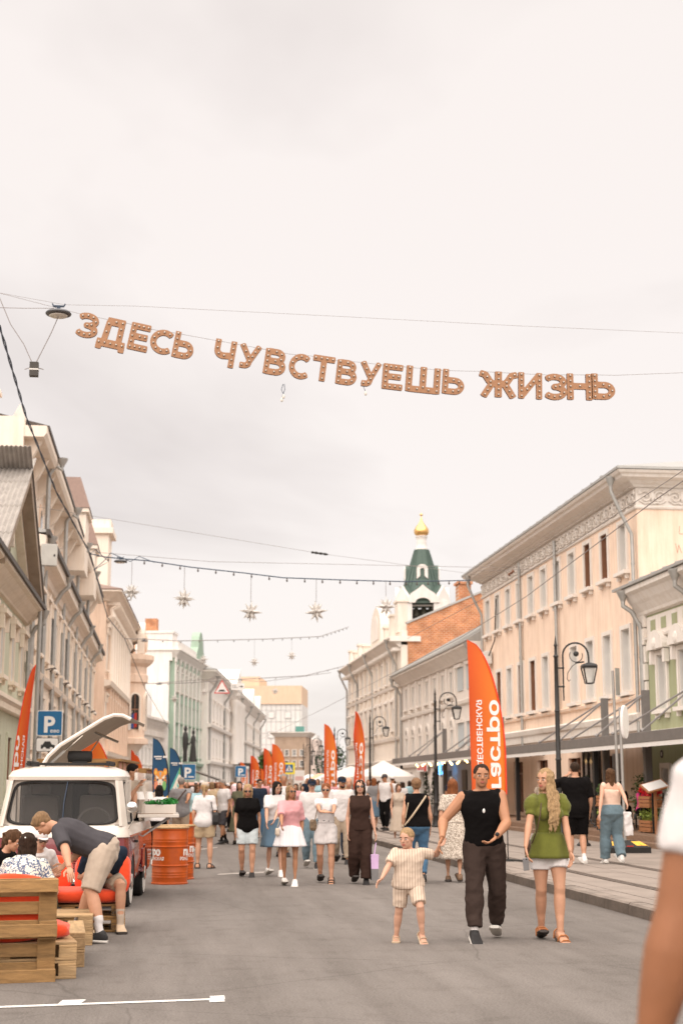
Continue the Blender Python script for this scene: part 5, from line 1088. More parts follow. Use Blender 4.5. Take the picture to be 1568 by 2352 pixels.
def blue_flag(label, px, top, D, w, kind):
    p = atD(px, top, D); zb_ = 0.0; H = p.z
    t = feather(label, (p.x, p.y, 0), H, w, R(-4), cloth=M_BLUE, words=False, z0=1.0, curl=0.42, group='blue feather flags', wave=0.012)
    P = {}
    def poly(name, pts, m, lay):
        b = MB(); b.add([(u*w-w, -0.014-0.003*lay-0.01, 1.0+v*(H-1.0)) for u, v in pts], [tuple(range(len(pts)))]); b.build(name, m, t, fix=False)
    C = {n: mat('print_'+n, c, 0.7, 0.05) for n, c in dict(orange=(0.80, 0.30, 0.05), yellow=(0.85, 0.50, 0.10), teal=(0.10, 0.42, 0.40), cream=(0.80, 0.72, 0.60), green=(0.20, 0.45, 0.15), coral=(0.80, 0.28, 0.16), sky=(0.22, 0.48, 0.62)).items()}
    E = lambda cx, cy, rx, ry, n=14: [(cx+rx*math.cos(2*math.pi*i/n), cy+ry*math.sin(2*math.pi*i/n)) for i in range(n)]
    # wave logo and caption lines
    poly('logo', [(0.62, 0.72), (0.70, 0.745), (0.76, 0.725), (0.83, 0.75), (0.93, 0.735), (0.86, 0.72), (0.80, 0.70), (0.74, 0.715), (0.68, 0.70)], M_PRINT, 1)
    poly('caption', [(0.10, 0.715), (0.55, 0.715), (0.55, 0.735), (0.10, 0.735)], M_PRINT, 1); poly('caption', [(0.2, 0.685), (0.55, 0.685), (0.55, 0.70), (0.2, 0.70)], M_PRINT, 1)
    if kind == 'tiger':
        poly('print_patch', [(0.02, 0.0), (0.98, 0.0), (0.98, 0.16), (0.75, 0.12), (0.6, 0.22), (0.45, 0.10), (0.2, 0.22), (0.02, 0.12)], C['yellow'], 1)
        poly('ear', E(0.22, 0.50, 0.12, 0.055), C['orange'], 1); poly('ear', E(0.78, 0.50, 0.12, 0.055), C['orange'], 1); poly('ear_inner', E(0.22, 0.495, 0.06, 0.028), C['yellow'], 2); poly('ear_inner', E(0.78, 0.495, 0.06, 0.028), C['yellow'], 2)
        poly('face', E(0.50, 0.37, 0.38, 0.15), C['orange'], 2); poly('muzzle', E(0.50, 0.30, 0.22, 0.10), C['cream'], 3)
        for sx in (-1, 1):
            poly('cheek', E(0.5+sx*0.24, 0.30, 0.12, 0.07), C['green' if sx > 0 else 'coral'], 4); poly('brow', [(0.5+sx*0.06, 0.41), (0.5+sx*0.28, 0.46), (0.5+sx*0.24, 0.40)], C['cream'], 4); poly('eye', E(0.5+sx*0.16, 0.385, 0.05, 0.016), M_BLUE, 5)
            for k in range(3): poly('stripe', [(0.5+sx*0.36, 0.35+0.04*k), (0.5+sx*0.25, 0.365+0.035*k), (0.5+sx*0.35, 0.37+0.04*k)], M_BLUE, 5)
        poly('nose', [(0.44, 0.34), (0.56, 0.34), (0.5, 0.30)], C['coral'], 5); poly('forehead', [(0.46, 0.50), (0.54, 0.50), (0.5, 0.40)], C['sky'], 4)
    else:
        poly('print_patch', [(0.02, 0.0), (0.4, 0.05), (0.7, 0.0), (0.98, 0.1), (0.98, 0.0)], C['teal'], 1)
        poly('neck', [(0.05, 0.05), (0.55, 0.02), (0.85, 0.30), (0.80, 0.50), (0.62, 0.56), (0.40, 0.42), (0.15, 0.30)], C['cream'], 1)
        poly('mane', [(0.05, 0.25), (0.18, 0.34), (0.42, 0.48), (0.62, 0.60), (0.68, 0.55), (0.45, 0.42), (0.2, 0.26)], C['teal'], 2)
        for k in range(5): poly('stripe', [(0.18+0.12*k, 0.12+0.07*k), (0.30+0.11*k, 0.10+0.06*k), (0.34+0.11*k, 0.14+0.06*k), (0.2+0.12*k, 0.17+0.07*k)], C['teal' if k % 2 else 'sky'], 3)
        poly('ear', [(0.60, 0.54), (0.72, 0.66), (0.76, 0.52)], C['green'], 2); poly('muzzle', E(0.84, 0.30, 0.1, 0.06), C['orange'], 3)
    return t
blue_flag('dark blue feather flag with a colourful tiger face', 390, 1695, 40, 0.45, 'tiger')
blue_flag('dark blue feather flag with a striped zebra print beside the tiger flag', 424, 1717, 44, 0.43, 'zebra')

# mast that the cross cables start from, just left of the picture
ms_ = thing('cable_mast', 'grey steel cable mast on the left pavement carrying the cross cables', 'mast', (-4.1, 25.0, 0.13))
b = MB(); b.lathe([(0.16, 0), (0.16, 0.1), (0.11, 0.14), (0.07, 10.6), (0.02, 10.65)], 12); b.build('post', M_ZINC, ms_, True)
b = MB(); b.cyl((0, 0, 10.4), (0.12, 0, 10.4), 0.03, n=6); b.ell((0.12, 0, 10.4), (0.05, 0.05, 0.07), 8, 6); b.build('insulator', M_DARK, ms_, True)
# ------------------------------------------------------------------ signs
M_SIGNB = mat('sign_blue', (0.015, 0.13, 0.29), 0.45, 0.05)
M_SIGNW = mat('sign_white', (0.78, 0.75, 0.72), 0.45, 0.04)
M_SIGNK = mat('sign_black', (0.03, 0.03, 0.03), 0.5, 0)
M_SIGNR = mat('sign_red', (0.60, 0.04, 0.035), 0.5, 0.05)
M_SIGNY = mat('sign_yellow', (0.85, 0.70, 0.06), 0.45, 0.05)
M_GPOLE = metal('grey_pole', (0.38, 0.36, 0.34), 0.5, 0.5)
def plate(b, x0, z0, x1, z1, y0, y1, r=0.05):
    pts = []
    for cx, cz, a in ((x1-r, z1-r, 0), (x0+r, z1-r, 90), (x0+r, z0+r, 180), (x1-r, z0+r, 270)): pts += arcpts(cx, cz, r, a, a+90, 4)
    b.prism(pts, y0, y1, lambda u, v, w: (u, w, v))
def text_part(t, body, size, x, y, z, m, bold=0.0, name='lettering', sx=1.0):
    vs, fs = text_mesh(body, size, bold, align='CENTER'); b = MB(); b.add([(x+v[0]*sx, y, z+v[1]) for v in vs], fs); return b.build(name, m, t, fix=False)
def p_sign(label, px, py, D, s=0.70, lower=False):
    c = atD(px, py, D); t = thing('parking_sign', label, 'sign', c, R(-4), 'parking signs'); h = s/2
    b = MB(); plate(b, -h, -h, h, h, -0.01, 0.012, 0.05); b.build('border', M_SIGNW, t)
    b = MB(); plate(b, -h+0.02, -h+0.02, h-0.02, h-0.02, -0.014, -0.0105, 0.04); b.build('panel', M_SIGNB, t)
    text_part(t, 'P', s*0.86, -0.02, -0.017, -0.24*s/0.7, M_SIGNW, 0.02)
    for k in range(3):
        b = MB(); b.cyl((0.06+0.085*k, -0.0175, -0.22), (0.06+0.085*k, -0.0145, -0.22), 0.042, n=10); b.build('coin_mark', M_SIGNW, t)
        if lower: text_part(t, ('10', '15', '20')[k], 0.055, 0.06+0.085*k, -0.0195, -0.24, M_SIGNB, 0.002)
    if lower:
        b = MB(); plate(b, -0.36, -0.78, 0.26, -0.40, -0.012, 0.012, 0.05); b.build('lower_border', M_SIGNK, t)
        b = MB(); plate(b, -0.345, -0.765, 0.245, -0.415, -0.016, -0.0125, 0.04); b.build('lower_panel', M_SIGNW, t)
        b = MB(); b.prism([(-0.22, -0.70), (0.16, -0.70), (0.16, -0.60), (0.08, -0.585), (0.03, -0.50), (-0.12, -0.50), (-0.17, -0.585), (-0.22, -0.60)], -0.019, -0.0165, lambda u, v, w: (u, w, v)); b.build('car_mark', M_SIGNK, t)
        b = MB(); b.cyl((-0.12, -0.022, -0.70), (-0.12, -0.0195, -0.70), 0.045, n=10); b.cyl((0.07, -0.022, -0.70), (0.07, -0.0195, -0.70), 0.045, n=10); b.build('wheel_mark', M_SIGNW, t)
    b = MB(); b.cyl((0, 0.045, -c.z), (0, 0.045, h), 0.03, n=8); b.build('post', M_GPOLE, t, True)
    return t
p_sign('large blue parking sign with a small car plate beside the left orange flag', 115, 1661, 41, 0.70, True)
p_sign('small blue parking sign in front of the sage green house', 432, 1773, 66)
p_sign('smallest blue parking sign near the long grey house', 553, 1772, 92)
c = atD(664, 1765, 108); t = thing('crossing_sign', 'yellow-framed blue pedestrian crossing sign right of the paired orange flags', 'sign', c, R(-4))
b = MB(); plate(b, -0.42, -0.42, 0.42, 0.42, -0.01, 0.01, 0.04); b.build('yellow_frame', M_SIGNY, t)
b = MB(); b.box(-0.28, -0.015, -0.28, 0.28, -0.0105, 0.28); b.build('blue_panel', M_SIGNB, t)
b = MB(); b.prism([(-0.25, -0.2), (0.25, -0.2), (0, 0.26)], -0.019, -0.0155, lambda u, v, w: (u, w, v)); b.build('white_triangle', M_SIGNW, t)
b = MB(); b.tube([(-0.08, -0.022, -0.17), (0.0, -0.022, -0.02), (0.0, -0.022, 0.08)], 0.018, 5); b.tube([(0.0, -0.022, -0.02), (0.08, -0.022, -0.17)], 0.018, 5); b.tube([(-0.06, -0.022, 0.0), (0.0, -0.022, 0.06), (0.06, -0.022, 0.0)], 0.014, 5); b.ell((0, -0.022, 0.12), (0.025, 0.01, 0.03), 8, 5); b.build('walker_mark', M_SIGNK, t)
b = MB(); b.cyl((0.30, 0.05, -c.z), (0.30, 0.05, 0.5), 0.04, n=8); b.build('post', M_GPOLE, t)
c = atD(665, 1790, 150); t = thing('crossing_sign', 'tiny far yellow sign between the small orange flags', 'sign', atD(617, 1775, 150))
b = MB(); plate(b, -0.4, -0.4, 0.4, 0.4, -0.01, 0.01, 0.04); b.build('yellow_frame', M_SIGNY, t); b = MB(); b.box(-0.2, -0.02, -0.2, 0.25, -0.011, 0.25); b.build('blue_panel', M_SIGNB, t)
t = thing('warning_sign', 'white triangular warning sign with red border hanging over the street', 'sign', atD(510, 1579, 88), R(-4))
tri = [(-0.47, -0.36), (0.47, -0.36), (0.0, 0.46)]
b = MB(); b.prism(tri, -0.01, 0.01, lambda u, v, w: (u, w, v)); b.build('border', M_SIGNR, t)
b = MB(); b.prism([(u*0.80, v*0.80-0.01) for u, v in tri], -0.016, -0.0105, lambda u, v, w: (u, w, v)); b.build('panel', M_SIGNW, t)
b = MB(); b.prism([(-0.22, -0.24), (0.22, -0.24), (0.22, -0.20), (0.14, -0.20), (0.14, -0.13), (-0.16, -0.13), (-0.16, -0.20), (-0.22, -0.20)], -0.02, -0.0165, lambda u, v, w: (u, w, v)); b.build('hump_mark', M_SIGNK, t)
t = thing('distance_plate', 'small white plate reading 10 with an arrow beside the triangular sign', 'sign', atD(546, 1577, 88), R(-4))
b = MB(); plate(b, -0.40, -0.2, 0.40, 0.2, -0.01, 0.01, 0.03); b.build('plate', M_SIGNW, t)
text_part(t, '10', 0.26, -0.22, -0.013, -0.09, M_SIGNK); text_part(t, 'м', 0.12, -0.03, -0.013, -0.09, M_SIGNK)
b = MB(); b.prism([(0.08, -0.02), (0.2, -0.02), (0.2, -0.07), (0.34, 0.0), (0.2, 0.07), (0.2, 0.02), (0.08, 0.02)], -0.014, -0.0105, lambda u, v, w: (u, w, v)); b.build('arrow_mark', M_SIGNK, t)
wire('sign_wire', 'thin wire carrying the hanging triangular sign', [atD(366, 1568, 88.5), atD(510, 1558, 88.2), atD(600, 1566, 89), atD(760, 1545, 95)], 0.015)
# signs on the right seen from behind or edge-on
t = thing('sign_pole', 'thin grey pole with a small sign seen edge-on, left of the round one', 'sign', (10.15, 33.0, 0.13))
b = MB(); b.tube([(0.02, 0, 0), (0.0, 0, 2.0), (-0.03, 0, 4.0)], 0.033, 8); b.build('post', M_GPOLE, t, True)
b = MB(); b.obox((0.07, -0.02, 3.75), (0.16, 0.02, 0.62), (0, 0.0, R(40))); b.build('small_sign', M_ZINC, t)
sp = thing('round_sign_stand', 'round traffic sign seen edge-on on a pole in a striped rubber base', 'sign', (9.86, 31.65, 0.13))
b = MB(); b.tube([(0, 0, 0.1), (-0.02, 0, 3.1)], 0.034, 8); b.build('post', M_GPOLE, sp, True)
b = MB(); b.cyl((-0.06, 0.07, 0), (0.06, -0.07, 0), 0.36, n=22); o = b.build('disc', M_SIGNW, sp); o.location = (0.06, -0.05, 2.78); o.scale = (0.35, 0.35, 1); o.rotation_euler = (0, 0, 0)
bs = thing('rubber_sign_base', 'black rubber sign base with yellow stripes on the pavement', 'sign base', (9.86, 31.65, 0.13))
b = MB(); b.loft([[(-0.45, -0.36, 0), (0.45, -0.36, 0), (0.45, 0.36, 0), (-0.45, 0.36, 0)], [(-0.45, -0.36, 0.12), (0.45, -0.36, 0.12), (0.45, 0.36, 0.12), (-0.45, 0.36, 0.12)], [(-0.2, -0.12, 0.26), (0.2, -0.12, 0.26), (0.2, 0.12, 0.26), (-0.2, 0.12, 0.26)]]); b.build('block', mat('black_rubber', (0.018, 0.016, 0.015), 0.7), bs)
for k, x in enumerate((0.20, 0.33, -0.36)):
    b = MB(); b.add([(x-0.02, -0.32, 0.142), (x+0.09, -0.32, 0.142), (x*0.75+0.02, -0.16, 0.243), (x*0.75-0.08, -0.16, 0.243)], [(0, 1, 2, 3)]); b.build('stripe', mat('hump_yellow', (0.80, 0.45, 0.05), 0.6), bs)
b = MB(); b.box(-0.07, -0.345, 0.14, 0.07, -0.30, 0.155); b.build('reflector', M_SIGNR, bs)
# chain bollards
def bollard(label, x, y):
    t = thing('bollard', label, 'bollard', (x, y, 0.13), None, 'black chain bollards')
    b = MB(); b.lathe([(0.17, 0), (0.17, 0.04), (0.11, 0.09), (0.09, 0.22), (0.11, 0.26), (0.06, 0.32), (0.05, 0.75), (0.07, 0.79), (0.05, 0.82), (0.065, 0.88), (0.03, 0.96)], 12); b.build('post', M_IRON, t, True)
    b = MB(); b.tube([(0.08*math.cos(a/4*math.pi/2), 0, 0.7+0.05*math.sin(a/4*math.pi*2)) for a in range(5)], 0.012, 5); b.build('ring', M_IRON, t)
for x, y, lb in ((9.95, 35.2, 'black iron bollard behind the man in the black polo shirt'), (9.7, 50.5, 'black iron bollard beside the second lamp post'), (9.75, 53.2, 'black iron bollard just behind the second lamp post')): bollard(lb, x, y)
ch = thing('bollard_chain', 'heavy dark chain hanging between bollards near the terrace', 'chain', (9.95, 35.2, 0.13))
b = MB(); b.tube([(0.0, 0.03, 0.03), (0, -0.03, 0.03), (0, -0.03, -0.03), (0, 0.03, -0.03), (0, 0.03, 0.03)], 0.011, 4); lk = b.mesh('chain_link', M_IRON)
for k in range(34):
    s_ = k/33; o = link('chain_link', lk, ch, (0.05+0.95*s_*0.55, -2.3*s_, 0.78-1.9*s_*(1-s_))); o.rotation_euler = (math.atan(1.9*(2*s_-1)/2.3)*-1, (k % 2)*math.pi/2, 0)
# ------------------------------------------------------------------ terrace: deck, awnings, planters, furniture
M_STEEL = mat('awning_steel', (0.16, 0.145, 0.135), 0.5, 0.12, 4)
M_DECK = mat('deck_wood', (0.23, 0.14, 0.09), 0.8, 0.25, 2, 0.3, 20, stretch=(1, 6, 6))
M_CRATE = mat('crate_wood', (0.36, 0.15, 0.06), 0.7, 0.25, 3, 0.3, 20, stretch=(1, 6, 6))
M_AWN = mat('awning_fabric', (0.36, 0.335, 0.315), 0.9, 0.08, 2)
dk = thing('terrace_deck', 'low wooden terrace deck in front of the peach and green houses', 'deck', (11.4, 28, 0.13))
for k in range(17):
    b = MB(); b.box(0.17*k, 0, 0.03, 0.17*k+0.16, 36, 0.24 if k else 0.238); b.build('deck_board', M_DECK, dk)
b = MB(); b.box(-0.32, 0.5, 0, -0.01, 35, 0.11); b.build('step', M_DECK, dk)
def awning(label, x0, x1, y0, y1, z0, z1, masts):
    t = thing('terrace_awning', label, 'awning', (x0, y0, 0)); L_ = y1-y0; w = x1-x0
    b = MB(); b.box(-0.07, 0, z0-0.13, 0.07, L_, z0+0.13); b.build('front_beam', M_STEEL, t, bevel=0.01)
    b = MB(); b.loft([[(0.08, 0, z0), (0.08, L_, z0), (0.08, L_, z0+0.03), (0.08, 0, z0+0.03)], [(w, 0, z1), (w, L_, z1), (w, L_, z1+0.03), (w, 0, z1+0.03)]]); b.build('canopy', M_AWN, t)
    b = MB(); b.box(-0.055, 0.02, z0-0.24, -0.045, L_-0.02, z0-0.131); b.build('valance', M_SIGNW, t)
    for m in masts:
        b = MB(); b.box(w*0.45-0.09, m-y0-0.09, 0.14, w*0.45+0.09, m-y0+0.09, z0+1.35); b.build('mast', M_STEEL, t)
        for dy in (3.6, 1.1):
            if 0 < m-y0+dy < L_: b = MB(); b.cyl((w*0.45, m-y0, z0+1.28), (0.0, m-y0+dy, z0+0.15), 0.025, n=6); b.cyl((0.0, m-y0+dy, z0+0.15), (0.05, m-y0+dy, z0+0.2), 0.05, n=6); b.build('tie_rod', mat('tie_rod_grey', (0.26, 0.24, 0.23), 0.5), t)
    k = 0.8
    while k < L_:
        b = MB(); b.lathe([(0.03, 0), (0.045, -0.05), (0.06, -0.09), (0.005, -0.12)], 8, (0.06, k, z0-0.135)); b.build('lamp', M_BULB, t, True); k += 1.7
    for y in (0.3, L_*0.5, L_-0.3):
        b = MB(); b.box(0.3, y-0.06, 0.14, 0.42, y+0.06, z0); b.build('post', M_IRON, t)
    return t
awning('long grey steel terrace awning with tie rods in front of the peach house', 11.7, 14.1, 31.5, 51.0, 2.72, 2.95, (34.8, 38.8, 42.6))
awning('far dark terrace awning with warm string lights in front of the grey house', 11.7, 14.1, 55.6, 76.5, 2.78, 3.0, (56.2, 58.5, 68.0))
M_WARM = mat('warm_lamp_glow', (1.0, 0.62, 0.25), 0.5, 0, emit=2.2)
sl = thing('string_lights', 'string of warm lit bulbs under the far awning', 'string lights', (11.75, 56, 2.62))
b = MB(); b.ell((0, 0, 0), (0.045, 0.045, 0.045), 8, 6); wm_ = b.mesh('bulb', M_WARM, 'all')
for k in range(26): link('bulb', wm_, sl, (0.15*(k % 3), 0.5+0.55*k, -0.06*math.sin(k*1.3)-0.12))
b = MB(); b.tube([(0.1, 0.2, 0), (0.1, 5, -0.1), (0.1, 10, -0.05), (0.1, 15, -0.1)], 0.008, 4); b.build('cable', M_WIRE, sl)
# leaf clumps
def leaf_mat(name, c): return mat(name, c, 0.6, 0.35, 6, spec=0.3)
M_LEAF = leaf_mat('leaf_green', (0.075, 0.125, 0.035)); M_LIME = leaf_mat('leaf_lime', (0.24, 0.30, 0.06)); M_DLEAF = leaf_mat('leaf_dark', (0.035, 0.065, 0.022)); M_MOSS = leaf_mat('moss_green', (0.02, 0.20, 0.035)); M_RED = leaf_mat('petal_red', (0.62, 0.015, 0.02))
def leaves(b, c, r, n, s, seed=0, mi=0, up=0.3):
    rr = random.Random(seed)
    for _ in range(n):
        d = Vector((rr.gauss(0, 1), rr.gauss(0, 1), rr.gauss(0, 1))).normalized()*(rr.random()**0.45)
        p = Vector(c)+Vector((d.x*r[0], d.y*r[1], d.z*r[2])); e = Euler((rr.uniform(-1, 1), rr.uniform(-1, 1), rr.uniform(0, 6.3))).to_matrix(); q = s*rr.uniform(0.6, 1.3)
        b.add([p+e @ Vector((-q*0.45, 0, 0)), p+e @ Vector((0, -q*0.9, q*0.1)), p+e @ Vector((q*0.45, 0, 0)), p+e @ Vector((0, q*0.9, q*0.15))], [(0, 1, 2, 3)], mi)
    return b
def crate(parent, x, y, z, w=0.9, d=0.35, h=0.26):
    for k in range(3):
        z0_ = z+h*k/3
        b = MB(); b.box(x, y, z0_+0.005, x+d, y+w, z0_+h/3-0.012); b.build('crate_slat', M_CRATE, parent)
def planter_stand(label, x, y, specs, group='flower planter stands'):
    t = thing('planter_stand', label, 'planter', (x, y, 0.37), None, group)
    for yy in (0, 0.95):
        b = MB(); b.box(0.02, yy-0.02, 0, 0.06, yy+0.02, 1.0); b.box(0.3, yy-0.02, 0, 0.34, yy+0.02, 1.0); b.build('upright', M_IRON, t)
    for k, (z, flw) in enumerate(specs):
        b = MB(); b.box(-0.05, 0.0, z-0.03, 0.40, 0.97, z-0.002); b.build('shelf', M_CRATE, t); crate(t, -0.03, 0.03, z)
        for j, m in enumerate(flw):
            b = MB(); leaves(b, (0.15, 0.2+0.55*j/max(1, len(flw)-1) if len(flw) > 1 else 0.5, z+0.38), (0.22, 0.28, 0.19), 260, 0.05, seed=k*7+j); o = b.build('foliage', m, t, fix=False); o['kind'] = 'stuff'
    return t
planter_stand('two-tier planter stand with red flowers beside the woman in wide jeans', 12.1, 36.6, ((0.06, (M_LIME, M_LIME)), (0.66, (M_RED, M_RED))))
planter_stand('two-tier planter stand with red flowers behind the man in the black polo shirt', 11.75, 39.2, ((0.06, (M_LEAF, M_LIME)), (0.66, (M_RED, M_LEAF))))
planter_stand('two-tier leafy planter stand at the far end of the terrace', 11.75, 42.5, ((0.06, (M_LEAF,)), (0.66, (M_LIME, M_LEAF))))
def plant(name, label, x, y, z, h, r, m, n=260, s=0.07, group=None, cat='plant'):
    t = thing(name, label, cat, (x, y, z), None, group)
    b = MB(); b.tube([(0, 0, 0), (0.03, 0, h*0.3), (-0.02, 0.02, h*0.7)], [0.035, 0.025, 0.01], 6); b.build('trunk', mat('bark', (0.10, 0.065, 0.04), 0.9), t)
    b = MB(); leaves(b, (0, 0, h*0.6), (r, r, h*0.42), n, s, seed=int(x*10+y)); leaves(b, (r*0.3, 0, h*0.75), (r*0.7, r*0.7, h*0.25), n//2, s, seed=int(x*7+y)); o = b.build('crown', m, t, fix=False); return t
plant('terrace_bush', 'bushy green potted plant at the right edge of the terrace', 12.25, 34.9, 0.37, 1.35, 0.36, M_LEAF, 420, 0.05)
plant('terrace_bush', 'leafy green plant behind the beige-top woman', 12.6, 39.0, 0.37, 1.5, 0.3, M_LEAF, 300, 0.06)
plant('terrace_bush', 'tall green plant left of the man in the black polo shirt', 12.4, 44.0, 0.37, 1.5, 0.45, M_DLEAF, 320, 0.06)
plant('terrace_bush', 'green plant behind the blonde woman at the terrace end', 12.0, 46.2, 0.2, 1.45, 0.4, M_LEAF, 320, 0.06)
for px, lb in ((979, 'left of two small conifers beside the second lamp post'), (997, 'right of two small conifers beside the second lamp post')):
    p = gp(px, 1868, 0.15); t = thing('conifer', lb + ' in front of the grey house', 'conifer', (p.x, p.y, 0.13), None, 'potted conifers')
    b = MB(); b.lathe([(0.16, 0), (0.2, 0.4), (0.17, 0.4)], 10); b.build('pot', M_WIN, t); b = MB(); b.cyl((0, 0, 0.3), (0, 0, 1.9), 0.03, 0.01, n=6); b.build('trunk', mat('bark', (0.10, 0.065, 0.04), 0.9), t)
    b = MB()
    for k in range(8): leaves(b, (0, 0, 0.55+0.2*k), (0.36-0.04*k, 0.36-0.04*k, 0.18), 60, 0.07, seed=k)
    b.build('crown', M_DLEAF, t, fix=False)
ms = thing('menu_stand', 'slanted wooden menu board on a thin post beside the red flowers', 'menu stand', (11.98, 35.9, 0.13))
b = MB(); b.box(-0.03, -0.03, 0, 0.03, 0.03, 1.35); b.box(-0.22, -0.18, 0, 0.22, 0.18, 0.03); b.build('post', M_CRATE, ms)
b = MB(); b.obox((0, 0, 1.40), (0.62, 0.42, 0.035), (R(28), R(-14), R(10))); b.build('board', M_CRATE, ms)
b = MB(); b.obox((-0.005, -0.012, 1.423), (0.54, 0.34, 0.006), (R(28), R(-14), R(10))); b.build('menu_page', M_SIGNW, ms)
def cafe_table(label, x, y):
    t = thing('cafe_table', label, 'table', (x, y, 0.37), None, 'terrace tables'); b = MB(); b.box(-0.35, -0.35, 0.71, 0.35, 0.35, 0.75); b.build('table_top', M_CRATE, t, bevel=0.008)
    for sx in (-1, 1):
        for sy in (-1, 1): b = MB(); b.box(sx*0.3-0.02, sy*0.3-0.02, 0, sx*0.3+0.02, sy*0.3+0.02, 0.71); b.build('leg', M_IRON, t)
cafe_table('small wooden cafe table nearest the menu board', 12.6, 37.4); cafe_table('small wooden cafe table in the middle of the terrace', 12.9, 41.0)
# pharmacy cross and shop signs on the grey house
t = thing('pharmacy_cross', 'glowing blue pharmacy cross beside the second lamp post', 'sign', atX(1012, 1765, 13.6)); M_BGLOW = mat('blue_neon', (0.10, 0.45, 1.0), 0.5, 0, emit=1.6)
b = MB(); b.box(-0.03, -0.14, -0.42, 0.03, 0.14, 0.42); b.box(-0.028, -0.42, -0.14, 0.028, 0.42, 0.14); b.build('cross_case', M_SIGNW, t)
b = MB(); b.box(-0.3, -0.05, -0.1, 0.3, 0.05, 0.1); b.box(-0.1, -0.048, -0.3, 0.1, 0.052, 0.3); b.build('lit_cross', M_BGLOW, t)
t = thing('shop_sign', 'red and white shop sign on the grey house', 'sign', atX(970, 1763, 14.15)); b = MB(); b.box(-0.05, -1.6, -0.22, 0.0, 1.6, 0.22); b.build('board', M_SIGNW, t)
b = MB(); b.box(-0.06, -1.5, -0.2, -0.051, -0.7, 0.2); b.build('red_panel', M_SIGNR, t)
for k in range(5): b = MB(); b.box(-0.06, -0.5+0.4*k, -0.13, -0.051, -0.25+0.4*k, 0.13); b.build('letter_block', M_SIGNR, t)
def tent(label, px, py, D, w, h):
    c = atD(px, py, D); t = thing('white_canopy', label, 'canopy', (c.x, c.y, 0.13), R(-4), 'white street canopies'); z = c.z-0.13
    q = lambda e, zz_: [(-e, -e, zz_), (e, -e, zz_), (e, e, zz_), (-e, e, zz_)]
    b = MB(); b.loft([q(w, z-h-0.25), q(w, z-h), q(w*0.35, z-h*0.35), q(0.06, z)]); b.build('canopy_cloth', mat('canopy_white', (0.74, 0.68, 0.63), 0.9, 0.05), t)
    for sx in (-1, 1):
        for sy in (-1, 1): b = MB(); b.cyl((sx*(w-0.05), sy*(w-0.05), 0), (sx*(w-0.05), sy*(w-0.05), z-h), 0.03, n=6); b.build('leg', M_GPOLE, t)
tent('white pointed street canopy behind the man in the white tank top', 880, 1748, 72, 1.5, 0.75); tent('white pointed street canopy farther left of the first', 806, 1760, 96, 1.9, 0.7)
for i, (px, py, D, col) in enumerate(((712, 1795, 140, M_SIGNW), (735, 1793, 130, P_OR), (757, 1790, 120, M_SIGNW))):
    c = atD(px, py, D); t = thing('market_stall', 'far market stall with ' + ('white roof left of the others', 'orange roof between two white ones', 'white roof nearest the orange flag')[i], 'stall', (c.x, c.y, 0), None, 'far market stalls')
    b = MB(); b.loft([[(-1.3, -1.3, 2.0), (1.3, -1.3, 2.0), (1.3, 1.3, 2.0), (-1.3, 1.3, 2.0)], [(-0.2, -0.2, 2.6), (0.2, -0.2, 2.6), (0.2, 0.2, 2.6), (-0.2, 0.2, 2.6)]]); b.build('roof', col, t)
    b = MB(); b.box(-1.2, -1.0, 0, 1.2, -0.8, 0.95); b.build('counter', M_CRATE, t)
    for sx in (-1, 1): b = MB(); b.cyl((sx*1.2, -1.2, 0), (sx*1.2, -1.2, 2.0), 0.05, n=6); b.build('leg', M_GPOLE, t)
c = atD(687, 1787, 112); t = thing('poster_stand', 'white poster stand with a red lower half right of the crossing sign', 'poster', (c.x, c.y, 0), R(-4))
b = MB(); b.box(-0.40, -0.05, 0.8, 0.40, 0.05, 2.7); b.build('board', M_SIGNW, t); b = MB(); b.box(-0.38, -0.06, 0.82, 0.38, -0.051, 1.5); b.build('red_half', mat('poster_red', (0.75, 0.16, 0.08), 0.7), t); b = MB(); b.box(-0.3, -0.06, 1.95, 0.3, -0.051, 2.25); b.build('pink_print', mat('poster_pink', (0.70, 0.45, 0.42), 0.7), t); b = MB(); b.box(-0.35, -0.03, 0, -0.28, 0.03, 0.8); b.box(0.28, -0.03, 0, 0.35, 0.03, 0.8); b.build('legs', M_GPOLE, t)
for px, py, D, h, r, lb in ((609, 1790, 150, 5.0, 1.0, 'small pale green street tree beside the paired orange flags'), (757, 1762, 190, 7.0, 2.2, 'far dark green tree at the end of the street')):
    c = atD(px, 1805, D); plant('street_tree', lb, c.x, c.y, 0, h, r, M_LEAF if h < 6 else M_DLEAF, 500, 0.28, cat='tree')
